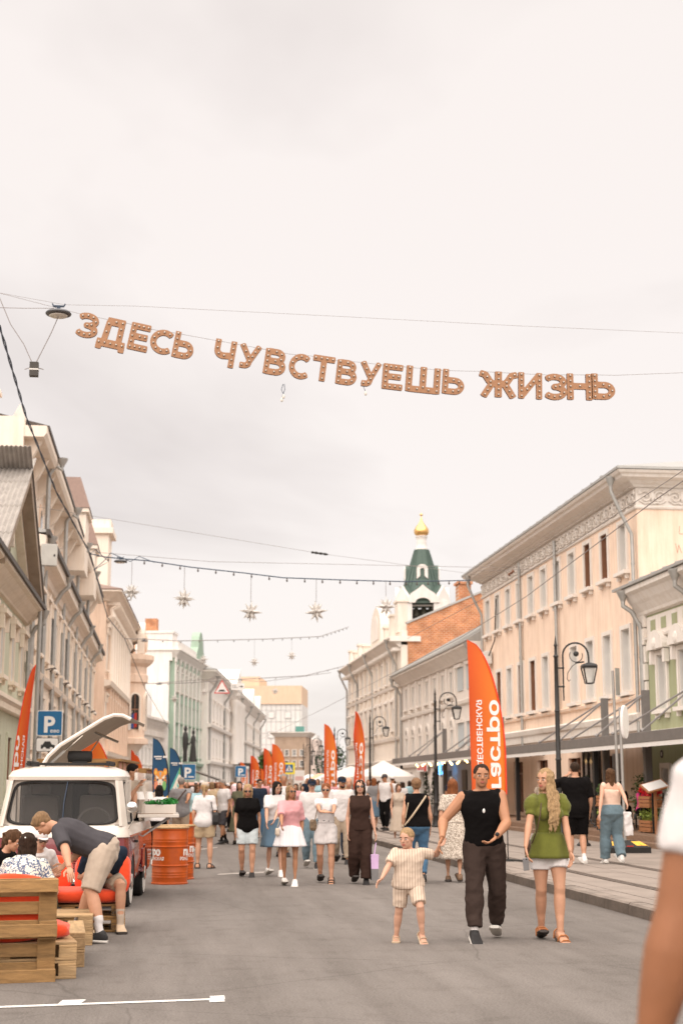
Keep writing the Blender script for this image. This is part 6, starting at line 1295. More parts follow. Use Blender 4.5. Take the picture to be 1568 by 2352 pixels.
# ------------------------------------------------------------------ pallet kiosks on the left
M_PAL = mat('pallet_wood', (0.34, 0.19, 0.072), 0.75, 0.38, 3.0, 0.5, 30, stretch=(1.2, 9, 9), rnd=0.28)
M_PAL2 = mat('pallet_wood_pale', (0.47, 0.305, 0.155), 0.75, 0.32, 3.0, 0.5, 30, stretch=(1.2, 9, 9), rnd=0.25)
M_PINK = mat('faded_pink_board', (0.58, 0.30, 0.22), 0.8, 0.2, 3)
def kiosk(label, xa, xb, D, ytop, depth):
    a, c = atD(xa, ytop, D), atD(xb, ytop, D); w = c.x-a.x; h = a.z
    t = thing('pallet_kiosk', label, 'kiosk', (a.x, a.y, 0), R(-4), 'pallet wood kiosks')
    n = max(4, int(w/0.16))
    for k in range(n): b = MB(); x = w*k/n; b.box(x, 0.02, 0.1, x+w/n*0.5, 0.045, h-0.1); b.build('slat', M_PAL, t)
    b = MB(); b.box(-0.05, 0.0, h-0.1, w+0.02, 0.14, h); b.build('top_rail', M_PAL, t); b = MB(); b.box(w-0.14, -0.02, 0, w, 0.0199, h-0.1); b.build('corner_post', M_PAL2, t)
    b = MB(); b.box(0, 0.2, 0, w-0.01, 0.25, h-0.12); b.build('back_panel', M_DECK, t)
    m = max(4, int(depth/0.3))
    for k in range(m): b = MB(); y = 0.05+depth*k/m; b.box(w, y, 0.05, w+0.03, y+depth/m*0.9, h-0.02*(k % 2)); b.build('side_board', M_PINK if k % 3 else M_PAL, t)
    b = MB(); b.box(-0.1, 0.1, h, w+0.1, depth, h+0.05); b.build('roof', M_PAL, t)
kiosk('slatted pallet kiosk right behind the red van', 95, 268, 31, 1748, 4.5); kiosk('pallet kiosk with pink side boards farther behind the van', 292, 334, 46, 1768, 6); kiosk('pallet kiosk below the small orange flags', 325, 347, 58, 1776, 6)
def stall(label, xa, xb, D, ytop, m):
    a, c = atD(xa, ytop, D), atD(xb, ytop, D); w = c.x-a.x; t = thing('street_stall', label, 'stall', (a.x, a.y, 0), None, 'street stalls on the left')
    b = MB(); b.loft([[(-0.2, -0.6, a.z-0.12), (w, -0.6, a.z-0.12), (w, -0.6, a.z-0.06), (-0.2, -0.6, a.z-0.06)], [(-0.2, 2, a.z), (w, 2, a.z), (w, 2, a.z+0.06), (-0.2, 2, a.z+0.06)]]); b.build('roof', m, t)
    b = MB(); b.box(0, 0, 0, w-0.1, 0.1, 1.0); b.build('counter', M_PAL, t); b = MB(); b.box(0, 1.9, 0, w-0.1, 2.0, a.z-0.02); b.build('rear_wall', M_DECK, t)
    for x in (0.05, w-0.15): b = MB(); b.box(x-0.05, -0.5, 0, x+0.05, -0.4, a.z-0.12); b.build('post', M_PAL, t)
stall('far wooden stall with a dull red roof behind the crowd', 425, 500, 78, 1799, M_PINK); stall('far pale stall roof in front of the long grey house', 500, 556, 105, 1800, M_PAL2)
t = thing('slanted_awning', 'white slanted shop awning under the small parking sign', 'awning', atD(440, 1768, 90)); b = MB(); b.loft([[(-0.3, 0, 0.1), (-0.3, 6, 0.1), (-0.3, 6, 0.18), (-0.3, 0, 0.18)], [(1.8, 0, -0.62), (1.8, 6, -0.62), (1.8, 6, -0.56), (1.8, 0, -0.56)]]); b.build('awning_sheet', M_AWN, t)
b = MB(); b.cyl((1.7, 0.1, -0.6), (1.7, 0.1, -2.5), 0.04, n=6); b.cyl((1.7, 5.9, -0.6), (1.7, 5.9, -2.5), 0.04, n=6); b.build('awning_posts', M_GPOLE, t)
# ------------------------------------------------------------------ barrels
M_BARREL = mat('orange_barrel_paint', (0.50, 0.085, 0.007), 0.38, 0.24, 5, 0.12, 9, spec=0.5)
def barrel(label, x, y, a):
    t = thing('barrel', label, 'barrel', (x, y, 0), R(a), 'orange steel barrels')
    pr = [(0.0, 0.01), (0.285, 0.01), (0.292, 0.0), (0.296, 0.02), (0.283, 0.03)]
    def ring(z, hh=0.014, rr=0.012): return [(0.283, z-hh), (0.283+rr, z-hh*0.4), (0.283+rr, z+hh*0.4), (0.283, z+hh)]
    for z, rr in ((0.11, 0.003), (0.15, 0.003), (0.19, 0.003), (0.29, 0.013), (0.585, 0.013), (0.66, 0.003), (0.70, 0.003)): pr += ring(z, 0.015 if rr > 0.01 else 0.012, rr)
    pr += [(0.283, 0.84), (0.294, 0.85), (0.296, 0.865), (0.27, 0.868)]
    b = MB(); b.lathe(pr, 36); b.build('drum', M_BARREL, t, True)
    b = MB(); b.lathe([(0.0, 0.868), (0.300, 0.868), (0.305, 0.873), (0.305, 0.887), (0.300, 0.892), (0.0, 0.892)], 36); b.build('wooden_lid', M_PAL2, t)
    for c0 in (0, 180):
        for wd, sz, z, bold, sx in (('гастро', 0.155, 0.455, 0.010, 1.0), ('РОЖДЕСТВЕНСКАЯ', 0.070, 0.375, 0.002, 0.92)):
            vs, fs = text_mesh(wd, sz, bold, align='CENTER'); b = MB()
            b.add([(0.2855*math.sin(R(c0)+v[0]*sx/0.285), -0.2855*math.cos(R(c0)+v[0]*sx/0.285), z+v[1]) for v in vs], fs); b.build('lettering', M_PRINT, t, fix=False)
    return t
barrel('front orange steel barrel table with wooden lid beside the van', 0.12, 24.55, 97); barrel('orange steel barrel mostly hidden behind the front barrel', 0.24, 25.75, 97); barrel('orange steel barrel farther back left of the woman in beige shorts', 0.56, 38.9, 120)
# ------------------------------------------------------------------ pallets and cushions
_pb = {}
def pbox(key, sx, sy, sz, m):
    if key not in _pb: b = MB(); b.box(-sx/2, -sy/2, -sz/2, sx/2, sy/2, sz/2); me = b.mesh('board', m); _pb[key] = me
    return _pb[key]
def pallet(label, loc, rot=(0, 0, 0), m=None, group='wooden pallets', skip=()):
    m = m or M_PAL2; t = thing('wooden_pallet', label, 'pallet', loc, rot, group); k = m.name
    rr = random.Random(str(loc))
    def add(name, key, dims, x, y, z):
        o = link(name, pbox((k, key), *dims, m), t, (x+rr.uniform(-.003, .003), y+rr.uniform(-.003, .003), z), (0, 0, rr.uniform(-0.004, 0.004)))
        md = o.modifiers.new('bevel', 'BEVEL'); md.width = 0.004; md.segments = 1
    for y, w in ((-0.3275, 0.145), (0.0, 0.145), (0.3275, 0.145)): add('skid_board', ('skid', w), (1.2, w if y == 0 else 0.1, 0.022), 0, y if y == 0 else math.copysign(0.35, y), 0.011)
    for x in (-0.5275, 0, 0.5275):
        for y in (-0.35, 0, 0.35): add('block', ('blk', x != 0 and 1, y == 0), (0.145, 0.145 if y == 0 else 0.1, 0.078), x, y, 0.061)
        add('stringer_board', 'str', (0.145, 0.8, 0.022), x, 0, 0.111)
    for y, w in ((-0.3275, 0.145), (-0.165, 0.1), (0, 0.145), (0.165, 0.1), (0.3275, 0.145)): add('deck_board', ('deck', w), (1.2, w, 0.022), 0, y, 0.133)
    return t
pallet('upright pallet forming the back of the near sofa', (-1.42, 12.40, 0.40), (R(-90), 0, R(9)), M_PAL)
for k in range(2): pallet(('bottom', 'top')[k] + ' pallet of the near sofa seat', (-1.33, 12.98, 0.146*k), (0, 0, R(9)), M_PAL2)
for k in range(2): pallet(('lower', 'upper')[k] + ' pallet of the near coffee table stack', (-1.09, 14.02, 0.146*k), (0, 0, R(94)), M_PAL2)
for k in range(2): pallet(('lower', 'upper')[k] + ' pallet of the far coffee table stack', (-1.28, 15.62, 0.146*k), (0, 0, R(2)), M_PAL2)
for k in range(2): pallet(('lower', 'upper')[k] + ' pallet of the sofa in front of the van', (-1.0, 16.95, 0.146*k), (0, 0, R(2)), M_PAL)
for k in range(2):
    es = thing('pallet_stamp', ('lower', 'upper')[k] + ' EPAL stamp burnt into the end of the far sofa pallet', 'stamp', (-0.475, 16.535, 0.06+0.146*k), R(2), 'pallet stamps'); text_part(es, 'EPAL', 0.045, 0, -0.002, -0.016, M_SIGNK)
    b = MB(); pts = arcpts(0, 0, 0.075, 0, 360, 18, 0.035); b.tube([(u, -0.002, v) for u, v in pts], 0.002, 4); b.build('oval', M_SIGNK, es)
M_CUSH = mat('orange_cushion', (0.72, 0.055, 0.006), 0.8, 0.10, 5, 0.4, 18, sheen=0.3)
def cushion(label, loc, size, rot=(0, 0, 0), puff=0.25):
    n = 14; b = MB(); sx, sy, sz = (s/2 for s in size); rings = []
    sup = lambda a, e: (abs(math.cos(a))**e*math.copysign(1, math.cos(a)), abs(math.sin(a))**e*math.copysign(1, math.sin(a)))
    for i in range(13):
        t_ = -math.pi/2+math.pi*(0.04+0.92*i/12); cz, sz_ = abs(math.cos(t_))**0.35, math.copysign(abs(math.sin(t_))**0.6, math.sin(t_)); ring = []
        for j in range(28):
            u, v = sup(2*math.pi*j/28, 0.42); w = 1+0.03*math.sin(j*2.3+i); ring.append((sx*u*cz*w, sy*v*cz*w, sz*sz_*(1+0.06*math.sin(3*u+2*v+size[0]))))
        rings.append(ring)
    b.loft(rings); o = b.build('cushion', M_CUSH, None, 'all'); o.location = loc; o.rotation_euler = rot; return tag(o, label, 'cushion', 'orange cushions')
cushion('orange back cushion of the near sofa seen over the pallet back', (-1.45, 12.675, 0.56), (1.16, 0.14, 0.52), (R(-4), 0, R(9)))
cushion('orange seat cushion of the near sofa', (-1.36, 13.02, 0.36), (1.20, 0.62, 0.14), (0, 0, R(9)))
cushion('orange seat cushion of the sofa in front of the van', (-1.0, 16.9, 0.37), (1.2, 0.78, 0.15), (0, 0, R(2)))
cushion('orange back cushion at the right end of the sofa in front of the van', (-0.66, 17.33, 0.56), (0.62, 0.24, 0.44), (R(-6), 0, R(2)))
cushion('orange back cushion at the left end of the sofa in front of the van', (-1.36, 17.33, 0.55), (0.72, 0.24, 0.42), (R(-6), 0, R(2)))
# ------------------------------------------------------------------ the van
M_VRED = mat('van_red_paint', (0.17, 0.010, 0.012), 0.22, 0.04, 3, coat=0.6, spec=0.6)
M_VWHT = mat('van_cream_paint', (0.66, 0.59, 0.52), 0.3, 0.03, 3, coat=0.4, spec=0.5)
M_CHROME = metal('chrome', (0.75, 0.73, 0.70), 0.15, 1.0)
M_GLASS = mat('windscreen_glass', (0.04, 0.04, 0.04), 0.03, 0.0, spec=0.5, alpha=0.25)
M_TYRE = mat('tyre_rubber', (0.02, 0.018, 0.017), 0.8, 0.1)
M_SEAT = mat('van_seat', (0.10, 0.085, 0.075), 0.8)
van = thing('food_van', 'old cream and dark red food van with its roof hatch propped open', 'van', (-1.30, 19.45, 0), R(-4))
van.scale = (1.05, 0.95, 1.0)
VL = 4.3
def plan(hw, y0, y1, r, z):
    pts = []
    for cx, cy, a in ((hw-r, y1-r, 0), (-hw+r, y1-r, 90), (-hw+r, y0+r, 180), (hw-r, y0+r, 270)):
        for q in range(6): pts.append((cx+r*math.cos(R(a+18*q)), cy+r*math.sin(R(a+18*q)), z))
    return pts
low = [(0.74, 0.10, VL-0.05, 0.22, 0.26), (0.795, 0.03, VL, 0.26, 0.34), (0.825, 0.0, VL, 0.28, 0.55), (0.825, 0.0, VL, 0.28, 0.75), (0.81, 0.02, VL, 0.28, 0.90)]
b = MB(); b.loft([plan(*p) for p in low]); b.build('lower_body', M_VRED, van, True)
upb = [(0.82, 0.005, VL+0.002, 0.28, 0.895), (0.815, 0.01, VL+0.002, 0.28, 0.93), (0.79, 0.09, VL-0.02, 0.28, 1.04)]
b = MB(); b.loft([plan(*p) for p in upb]); b.build('belt_panel', M_VWHT, van, True)
cab = [(0.785, 0.095, 1.55, 0.26, 1.035), (0.70, 0.275, 1.50, 0.26, 1.60), (0.69, 0.29, 1.50, 0.26, 1.62)]
roofp = [(0.71, 0.26, 1.60, 0.30, 1.615), (0.725, 0.25, 1.62, 0.32, 1.66), (0.69, 0.32, 1.62, 0.32, 1.73), (0.55, 0.52, 1.60, 0.35, 1.785), (0.25, 0.8, 1.5, 0.2, 1.80)]
b = MB(); b.loft([plan(*p) for p in roofp]); b.build('cab_roof', M_VWHT, van, True)
# pillars leave the windows open
def fl(z, x, y): return (x, y, z)
b = MB()
for sx in (-1, 1):
    b = MB(); b.loft([[(sx*0.79, 0.32, 1.035), (sx*0.735, 0.17, 1.035), (sx*0.70, 0.13, 1.035), (sx*0.725, 0.32, 1.035)], [(sx*0.70, 0.46, 1.61), (sx*0.655, 0.335, 1.61), (sx*0.62, 0.30, 1.61), (sx*0.64, 0.46, 1.61)]])
    b.box(sx*0.72-0.05, 1.05, 1.035, sx*0.72+0.03, 1.15, 1.62); b.box(sx*0.72-0.05, 0.72, 1.035, sx*0.72+0.02, 0.76, 1.62); tag(b.build('cab_pillar', M_VWHT, van), kind='stuff')
b = MB(); b.box(-0.70, 1.45, 1.035, 0.70, 1.5, 1.62); b.build('cab_rear_panel', mat('cab_lining', (0.035, 0.028, 0.024), 0.8), van)
def wsf(u, v, off=0.0):
    """windscreen surface: u -1..1, v 0..1"""
    hw = 0.70-0.09*v; x = u*hw; y = 0.105+0.185*v+0.12*abs(u)**3.0-off; return (x, y, 1.045+0.56*v)
def rr_outline(k, e=0.16, n=40):
    pts = []
    for i in range(n):
        a = 2*math.pi*i/n; c_, s_ = math.cos(a), math.sin(a); pts.append((k[0]*math.copysign(abs(c_)**e, c_), 0.5+k[1]*0.5*math.copysign(abs(s_)**e, s_)))
    return pts
o_ = rr_outline((1.0, 1.0), 0.30); i_ = rr_outline((0.945, 0.90), 0.30); b = MB()
for k in range(40):
    q = (k+1) % 40; b.add([wsf(*o_[k], 0.02), wsf(*o_[q], 0.02), wsf(*i_[q], 0.02), wsf(*i_[k], 0.02), wsf(*o_[k], -0.02), wsf(*o_[q], -0.02), wsf(*i_[q], -0.02), wsf(*i_[k], -0.02)], [(0, 1, 2, 3), (7, 6, 5, 4), (0, 4, 5, 1), (2, 6, 7, 3)])
b.build('windscreen_seal', M_TYRE, van, 'all')
b = MB(); g = [[wsf(-0.95+1.9*i/16, 0.05+0.9*j/6) for i in range(17)] for j in range(7)]; vs = [p for r_ in g for p in r_]; b.add(vs, [(j*17+i, j*17+i+1, (j+1)*17+i+1, (j+1)*17+i) for j in range(6) for i in range(16)]); b.build('windscreen', M_GLASS, van, 'all', fix=False)
b = MB()
for k in range(40):
    q = (k+1) % 40; far = lambda p: (max(-1.06, min(1.06, p[0]*1.25)), max(-0.06, min(1.05, 0.5+(p[1]-0.5)*1.3)))
    b.add([wsf(*far(o_[k])), wsf(*far(o_[q])), wsf(*o_[q]), wsf(*o_[k])], [(0, 1, 2, 3)])
b.build('windscreen_surround', M_VWHT, van, 'all', fix=False)
b = MB(); b.tube([wsf(0.03, 0.02, 0.03), wsf(0.03, 0.5, 0.03), wsf(0.08, 0.98, 0.03)], 0.006, 5); b.build('cable', M_BWIRE, van)
for sx in (-1, 1):
    b = MB(); b.add([(sx*0.765, 0.34, 1.06), (sx*0.765, 1.06, 1.06), (sx*0.70, 1.06, 1.58), (sx*0.685, 0.48, 1.58)], [(0, 1, 2, 3)]); sw_ = b.build('door_window', M_GLASS, van, fix=False)
    b = MB(); q = [(sx*0.775, 0.34, 1.06), (sx*0.775, 1.06, 1.06), (sx*0.71, 1.06, 1.58), (sx*0.695, 0.48, 1.58)]
    b.tube(q+[q[0]], 0.014, 6); b.build('window_seal', M_TYRE, sw_)
    b = MB(); b.tube([(sx*0.80, 0.30, 1.0), (sx*0.86, 0.22, 1.1), (sx*0.845, 0.20, 1.22)], 0.007, 5); mr = b.build('mirror_arm', M_CHROME, van)
    b = MB(); b.lathe([(0.0, -0.012), (0.05, -0.01), (0.068, 0.0), (0.055, 0.015), (0.0, 0.03)], 14, (0, 0, 0)); o = b.build('mirror', M_CHROME, van, True); o.location = (sx*0.845, 0.19, 1.27); o.rotation_euler = (R(90), 0, 0)
    b = MB(); b.lathe([(0.0, -0.03), (0.085, -0.02), (0.10, 0.0), (0.11, 0.02), (0.10, 0.05)], 18); o = b.build('headlight', M_CHROME, van, True); o.location = (sx*0.60, 0.02, 0.66); o.rotation_euler = (R(90), 0, 0); 
    b = MB(); b.ell((0, 0, -0.02), (0.085, 0.085, 0.03), 14, 8); b.build('lens', M_BULB, o, 'all')
    for wy_ in (0.62, 2.75):
        b = MB(); b.lathe([(0.19, -0.085), (0.285, -0.085), (0.315, -0.06), (0.32, 0.0), (0.315, 0.06), (0.285, 0.085), (0.19, 0.085)], 28); w_ = b.build('wheel', M_TYRE, van, True); w_.location = (sx*0.735, wy_, 0.32); w_.rotation_euler = (0, R(90), 0)
        b = MB(); b.lathe([(0.195, -0.088), (0.275, -0.089), (0.275, 0.089), (0.195, 0.088)], 28); b.build('white_wall', M_WIN, w_, True)
        b = MB(); b.lathe([(0.0, -0.10), (0.09, -0.105), (0.11, -0.085), (0.19, -0.075), (0.195, -0.06), (0.195, 0.06), (0.19, 0.075), (0.11, 0.085), (0.09, 0.105), (0.0, 0.10)], 24); b.build('hub_cap', M_CHROME, w_, True)
        b = MB(); pts = arcpts(wy_, 0.32, 0.40, 5, 175, 12); o2 = arcpts(wy_, 0.32, 0.35, 5, 175, 12)
        for k in range(12): b.prism([pts[k], pts[k+1], o2[k+1], o2[k]], sx*0.80, sx*0.838, lambda u, v, w: (w, u, v))
        b.build('wheel_arch', M_VRED, van)
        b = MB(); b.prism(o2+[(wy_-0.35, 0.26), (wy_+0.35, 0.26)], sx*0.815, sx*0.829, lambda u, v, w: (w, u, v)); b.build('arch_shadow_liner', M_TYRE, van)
    b = MB(); b.beam((sx*0.826, 0.3, 0.905), (sx*0.826, 4.0, 0.905), 0.012, 0.025); b.build('side_trim', M_CHROME, van)
    b = MB(); b.box(sx*0.828-0.02, 1.0, 0.80, sx*0.828+0.03, 1.14, 0.83); b.build('door_handle', M_TYRE, van)
    b = MB(); b.box(sx*0.828-0.006, 2.2, 0.42, sx*0.828+0.012, 2.6, 0.68); b.build('side_flap', M_VRED, van, bevel=0.01)
for k in range(7): b = MB(); b.box(-0.34, -0.012, 0.46+0.03*k, 0.34, 0.012, 0.474+0.03*k); b.build('grille_bar', M_CHROME, van)
b = MB(); b.tube([(-0.80, 0.14, 0.36), (-0.7, -0.03, 0.36), (0, -0.07, 0.36), (0.7, -0.03, 0.36), (0.80, 0.14, 0.36)], 0.04, 8); b.build('bumper', M_CHROME, van, True)
# inside the cab
for sx in (-0.38, 0.36):
    b = MB(); b.box(sx-0.24, 0.95, 0.95, sx+0.24, 1.1, 1.42); b.box(sx-0.14, 0.97, 1.42, sx+0.14, 1.06, 1.58); b.build('seat', M_SEAT, van, bevel=0.05)
b = MB(); b.tube([(0.36+0.2*math.cos(R(a)), 0.50+0.07*math.sin(R(a)), 1.08+0.17*math.sin(R(a))) for a in range(0, 361, 20)], 0.016, 6); b.build('steering_wheel', M_SEAT, van, True)
b = MB(); b.box(-0.70, 0.2, 0.95, 0.70, 0.42, 1.05); b.build('dashboard', M_SEAT, van)
b = MB(); b.box(-0.68, 1.38, 1.05, -0.02, 1.42, 1.6); b.build('cab_curtain', M_SEAT, van)
# cargo walls and roof rack, hatch, struts, speaker
b = MB(); b.box(-0.80, 1.52, 1.03, -0.76, VL-0.05, 1.72); b.box(-0.76, VL-0.09, 1.03, 0.76, VL-0.05, 1.72); b.box(0.76, 2.9, 1.03, 0.80, VL-0.05, 1.72); b.box(0.76, 1.52, 1.62, 0.80, VL-0.05, 1.72); b.build('cargo_wall', M_VWHT, van)
b = MB()
for y in (0.62, 1.35): b.box(-0.52, y, 1.815, 0.52, y+0.04, 1.84)
for x in (-0.5, 0.48): b.box(x, 0.55, 1.80, x+0.03, 1.45, 1.86)
b.build('roof_rack', M_TYRE, van)
hp = [atY(60, 1768, 21.3), atY(78, 1738, 21.3), atY(105, 1713, 21.3), atY(160, 1680, 21.3), atY(205, 1653, 21.3), atY(228, 1645, 21.3), atY(248, 1646, 21.3), atY(266, 1655, 21.3)]
P = [((p.x+1.42)/1.05, p.z) for p in hp]; b = MB(); rings = []
for i, (x, z) in enumerate(P):
    a = P[max(i-1, 0)]; c_ = P[min(i+1, len(P)-1)]; d = Vector((c_[0]-a[0], c_[1]-a[1])).normalized(); n_ = Vector((-d.y, d.x))*0.022
    rings.append([(x+n_.x, 1.58, z+n_.y), (x+n_.x, 3.9, z+n_.y), (x-n_.x, 3.9, z-n_.y), (x-n_.x, 1.58, z-n_.y)])
b.loft(rings); ht = b.build('roof_hatch', mat('hatch_cream', (0.30, 0.24, 0.185), 0.5, 0.14, 4), van, True)
b = MB(); b.tube([(x, 1.57, z) for x, z in P], 0.028, 6); b.tube([(x, 3.91, z) for x, z in P], 0.028, 6); b.build('hatch_rim', M_VWHT, ht, True)
for (y, xa, za, t_) in ((1.65, -0.35, 1.80, 0.45), (3.8, -0.2, 1.74, 0.6)):
    i = 3; q = P[3]
    b = MB(); b.cyl((xa-0.05, y, za), (q[0]-0.03, y, q[1]-0.06), 0.012, n=6); b.build('gas_strut', M_CHROME, van, True); b = MB(); b.cyl((xa-0.05, y, za), ((xa+q[0])/2-0.04, y, (za+q[1])/2-0.03), 0.02, n=6); b.build('strut_cylinder', M_ZINC, van, True)
b = MB(); b.cyl((P[4][0]-0.2, 2.4, P[4][1]-0.16), (P[4][0]+0.12, 2.4, P[4][1]-0.3), 0.02, n=6); b.build('hatch_tube', M_CHROME, van, True)
sk = thing('roof_speaker', 'small black cylindrical speaker on the van roof', 'speaker', (-1.17, 21.2, 1.94)); b = MB(); b.lathe([(0.03, -0.17), (0.075, -0.16), (0.08, -0.1), (0.08, 0.1), (0.075, 0.16), (0.03, 0.17)], 14); o = b.build('speaker_body', M_TYRE, sk, True); o.rotation_euler = (0, R(90), 0); b = MB(); b.box(-0.1, -0.05, -0.09, 0.1, 0.05, -0.06); b.build('speaker_foot', M_TYRE, sk)
# serving shelf with its things
sh = thing('serving_shelf', 'white fold-out serving shelf on the side of the van', 'shelf', (-0.36, 21.5, 1.10)); b = MB(); b.box(0, 0, 0, 0.58, 1.5, 0.045); b.build('shelf_top', M_VWHT, sh, bevel=0.006); b = MB(); b.box(0.0, 0.02, 0.046, 0.5, 0.1, 0.055); b.build('dark_inlay', M_DECK, sh); [MB().beam((0.02, y_, -0.3), (0.45, y_, -0.01), 0.02, 0.02).build('bracket', M_GPOLE, sh) for y_ in (0.2, 1.3)]
pl = thing('planter_box', 'white planter box with bright green moss on the serving shelf', 'planter', (-0.26, 21.62, 1.147)); b = MB(); b.box(0, 0, 0, 0.42, 0.16, 0.13); b.box(0.30, 0.5, 0, 0.44, 0.9, 0.14); b.build('box', M_VWHT, pl, bevel=0.005); b = MB(); leaves(b, (0.2, 0.08, 0.15), (0.24, 0.1, 0.05), 420, 0.025, 3); leaves(b, (0.36, 0.65, 0.17), (0.12, 0.25, 0.05), 260, 0.025, 4); tag(b.build('moss', M_MOSS, pl, fix=False), kind='stuff')
for k, (x, y, s_) in enumerate(((-0.36, 22.1, 1.0), (-0.22, 22.3, 0.9))):
    t = thing('table_lamp', 'small white lampshade on the serving shelf, ' + ('left' if k == 0 else 'right') + ' one', 'lamp', (x, y, 1.147), None, 'small white lamps'); b = MB(); b.lathe([(0.09*s_, 0.20), (0.06*s_, 0.31)], 12); b.build('lamp_shade', M_SIGNW, t, True); b = MB(); b.lathe([(0.04, 0), (0.04, 0.015), (0.008, 0.02), (0.008, 0.22)], 8); b.build('stem', M_GPOLE, t)
t = thing('red_apple', 'shiny red apple ornament on the serving shelf', 'ornament', (-0.16, 22.1, 1.26)); b = MB(); b.lathe([(0.0, -0.02), (0.03, -0.05), (0.055, -0.02), (0.06, 0.02), (0.045, 0.055), (0.015, 0.06), (0.0, 0.045)], 14); b.build('apple_body', mat('glossy_red', (0.65, 0.03, 0.02), 0.2, 0.05, coat=0.5), t, 'all'); b = MB(); b.cyl((0, 0, 0.045), (0.01, 0, 0.08), 0.005, n=5); b.build('stalk', M_DECK, t); b = MB(); b.cyl((0, 0, -0.113), (0, 0, -0.05), 0.03, n=8); b.build('foot', M_SIGNW, t)
t = thing('metal_tin', 'brass-coloured metal tin on the serving shelf', 'tin', (0.0, 22.2, 1.147)); b = MB(); b.lathe([(0.0, 0), (0.09, 0), (0.095, 0.01), (0.095, 0.11), (0.085, 0.115), (0.0, 0.11)], 16); b.build('tin_body', metal('brass', (0.45, 0.33, 0.16), 0.4, 0.7), t, True); b = MB(); b.lathe([(0.093, 0.10), (0.098, 0.105), (0.098, 0.118), (0.08, 0.12)], 16); b.build('tin_rim', M_CHROME, t)
# ------------------------------------------------------------------ people
PEND = []
def pend(o, vox, smooth=4, wr=0.0, wrs=13.0, extra=None):
    md = o.modifiers.new('remesh', 'REMESH'); md.mode = 'VOXEL'; md.voxel_size = vox
    if smooth: ms_ = o.modifiers.new('smooth', 'SMOOTH'); ms_.iterations = smooth; ms_.factor = 0.5
    PEND.append((o, wr, wrs, extra))
def finalize():
    dg = bpy.context.evaluated_depsgraph_get(); dg.update()
    for o, wr, wrs, extra in PEND:
        me = bpy.data.meshes.new_from_object(o.evaluated_get(dg)); mats = list(o.data.materials)
        if wr:
            n = len(me.vertices); co = np.empty(n*3); me.vertices.foreach_get('co', co); no = np.empty(n*3); me.vertices.foreach_get('normal', no); co = co.reshape(-1, 3); no = no.reshape(-1, 3)
            d = np.array([0.55-2.2*abs(mnoise.noise(((p[0]+p[2]*.4)*wrs*.5, p[1]*wrs*.5, (p[2]-p[0]*.5)*wrs*.75))) + 0.35*mnoise.noise((p[0]*wrs*1.6+5, p[1]*wrs*1.6, p[2]*wrs*2.2)) for p in co]); co += no*(d*wr)[:, None]; me.vertices.foreach_set('co', co.ravel())
        if extra is not None and extra.v:
            ex = extra.mesh('x', mats, True); bm = bmesh.new(); bm.from_mesh(me); bm.from_mesh(ex); bm.to_mesh(me); bm.free(); bpy.data.meshes.remove(ex)
        for m in mats[len(me.materials):]: me.materials.append(m)
        me.polygons.foreach_set('use_smooth', [True]*len(me.polygons)); me.update()
        nm = o.data.name; o.modifiers.clear(); o.data = me; me.name = nm
    PEND.clear()
SKIN = {k: mat('skin_'+k, c, 0.55, 0.07, 14, spec=0.35) for k, c in dict(fair=(0.48, 0.25, 0.155), tan=(0.39, 0.185, 0.10), light=(0.54, 0.30, 0.205), brown=(0.27, 0.11, 0.05)).items()}
def hairm(n, c): return mat('hair_'+n, c, 0.6, 0.45, 18, 0.8, 60, stretch=(6, 6, 0.5), spec=0.3 if max(c) > 0.2 else 0.12)
HAIR = {n: hairm(n, c) for n, c in dict(black=(0.018, 0.013, 0.011), dark=(0.045, 0.026, 0.017), brown=(0.11, 0.055, 0.028), auburn=(0.24, 0.075, 0.022), blonde=(0.44, 0.28, 0.14), sand=(0.28, 0.165, 0.08), grey=(0.30, 0.26, 0.23), lightbrown=(0.26, 0.14, 0.07)).items()}
FAB = {n: fabric('cloth_'+n, c) for n, c in dict(white=(0.62, 0.575, 0.56), black=(0.006, 0.005, 0.005), brown=(0.040, 0.022, 0.017), pants=(0.045, 0.030, 0.025), olive=(0.12, 0.125, 0.022), pink=(0.60, 0.29, 0.30), denim=(0.10, 0.16, 0.22), pale_denim=(0.50, 0.55, 0.56), jeans=(0.055, 0.12, 0.20), skyjeans=(0.13, 0.185, 0.215), beige=(0.44, 0.325, 0.205), stone=(0.45, 0.36, 0.285), navy=(0.02, 0.028, 0.045), grey=(0.20, 0.19, 0.19), charcoal=(0.062, 0.057, 0.062), khaki=(0.34, 0.26, 0.19), nude=(0.66, 0.46, 0.36), sky=(0.33, 0.50, 0.55), magenta=(0.60, 0.05, 0.20), lilac=(0.68, 0.62, 0.70), olivedark=(0.10, 0.095, 0.06)).items()}
def stripes(name, c0, c1, sc, vertical=True):
    m = bpy.data.materials.new(name); m.use_nodes = True; nt = m.node_tree; N = nt.nodes; L = nt.links; b_ = N['Principled BSDF']; b_.inputs['Roughness'].default_value = 0.9
    tc = N.new('ShaderNodeTexCoord'); wv = N.new('ShaderNodeTexWave'); wv.bands_direction = 'X'; wv.inputs['Scale'].default_value = sc; wv.inputs['Distortion'].default_value = 0.4; wv.inputs['Detail'].default_value = 1
    L.new(tc.outputs['Object'], wv.inputs['Vector']); rp = N.new('ShaderNodeValToRGB'); rp.color_ramp.elements[0].position = 0.05; rp.color_ramp.elements[0].color = (*c1, 1); rp.color_ramp.elements[1].position = 0.17; rp.color_ramp.elements[1].color = (*c0, 1)
    L.new(wv.outputs['Fac'], rp.inputs[0]); L.new(rp.outputs[0], b_.inputs['Base Color']); return m
FAB['boystripe'] = stripes('cloth_boy_stripe', (0.58, 0.46, 0.36), (0.34, 0.22, 0.165), 11.5)
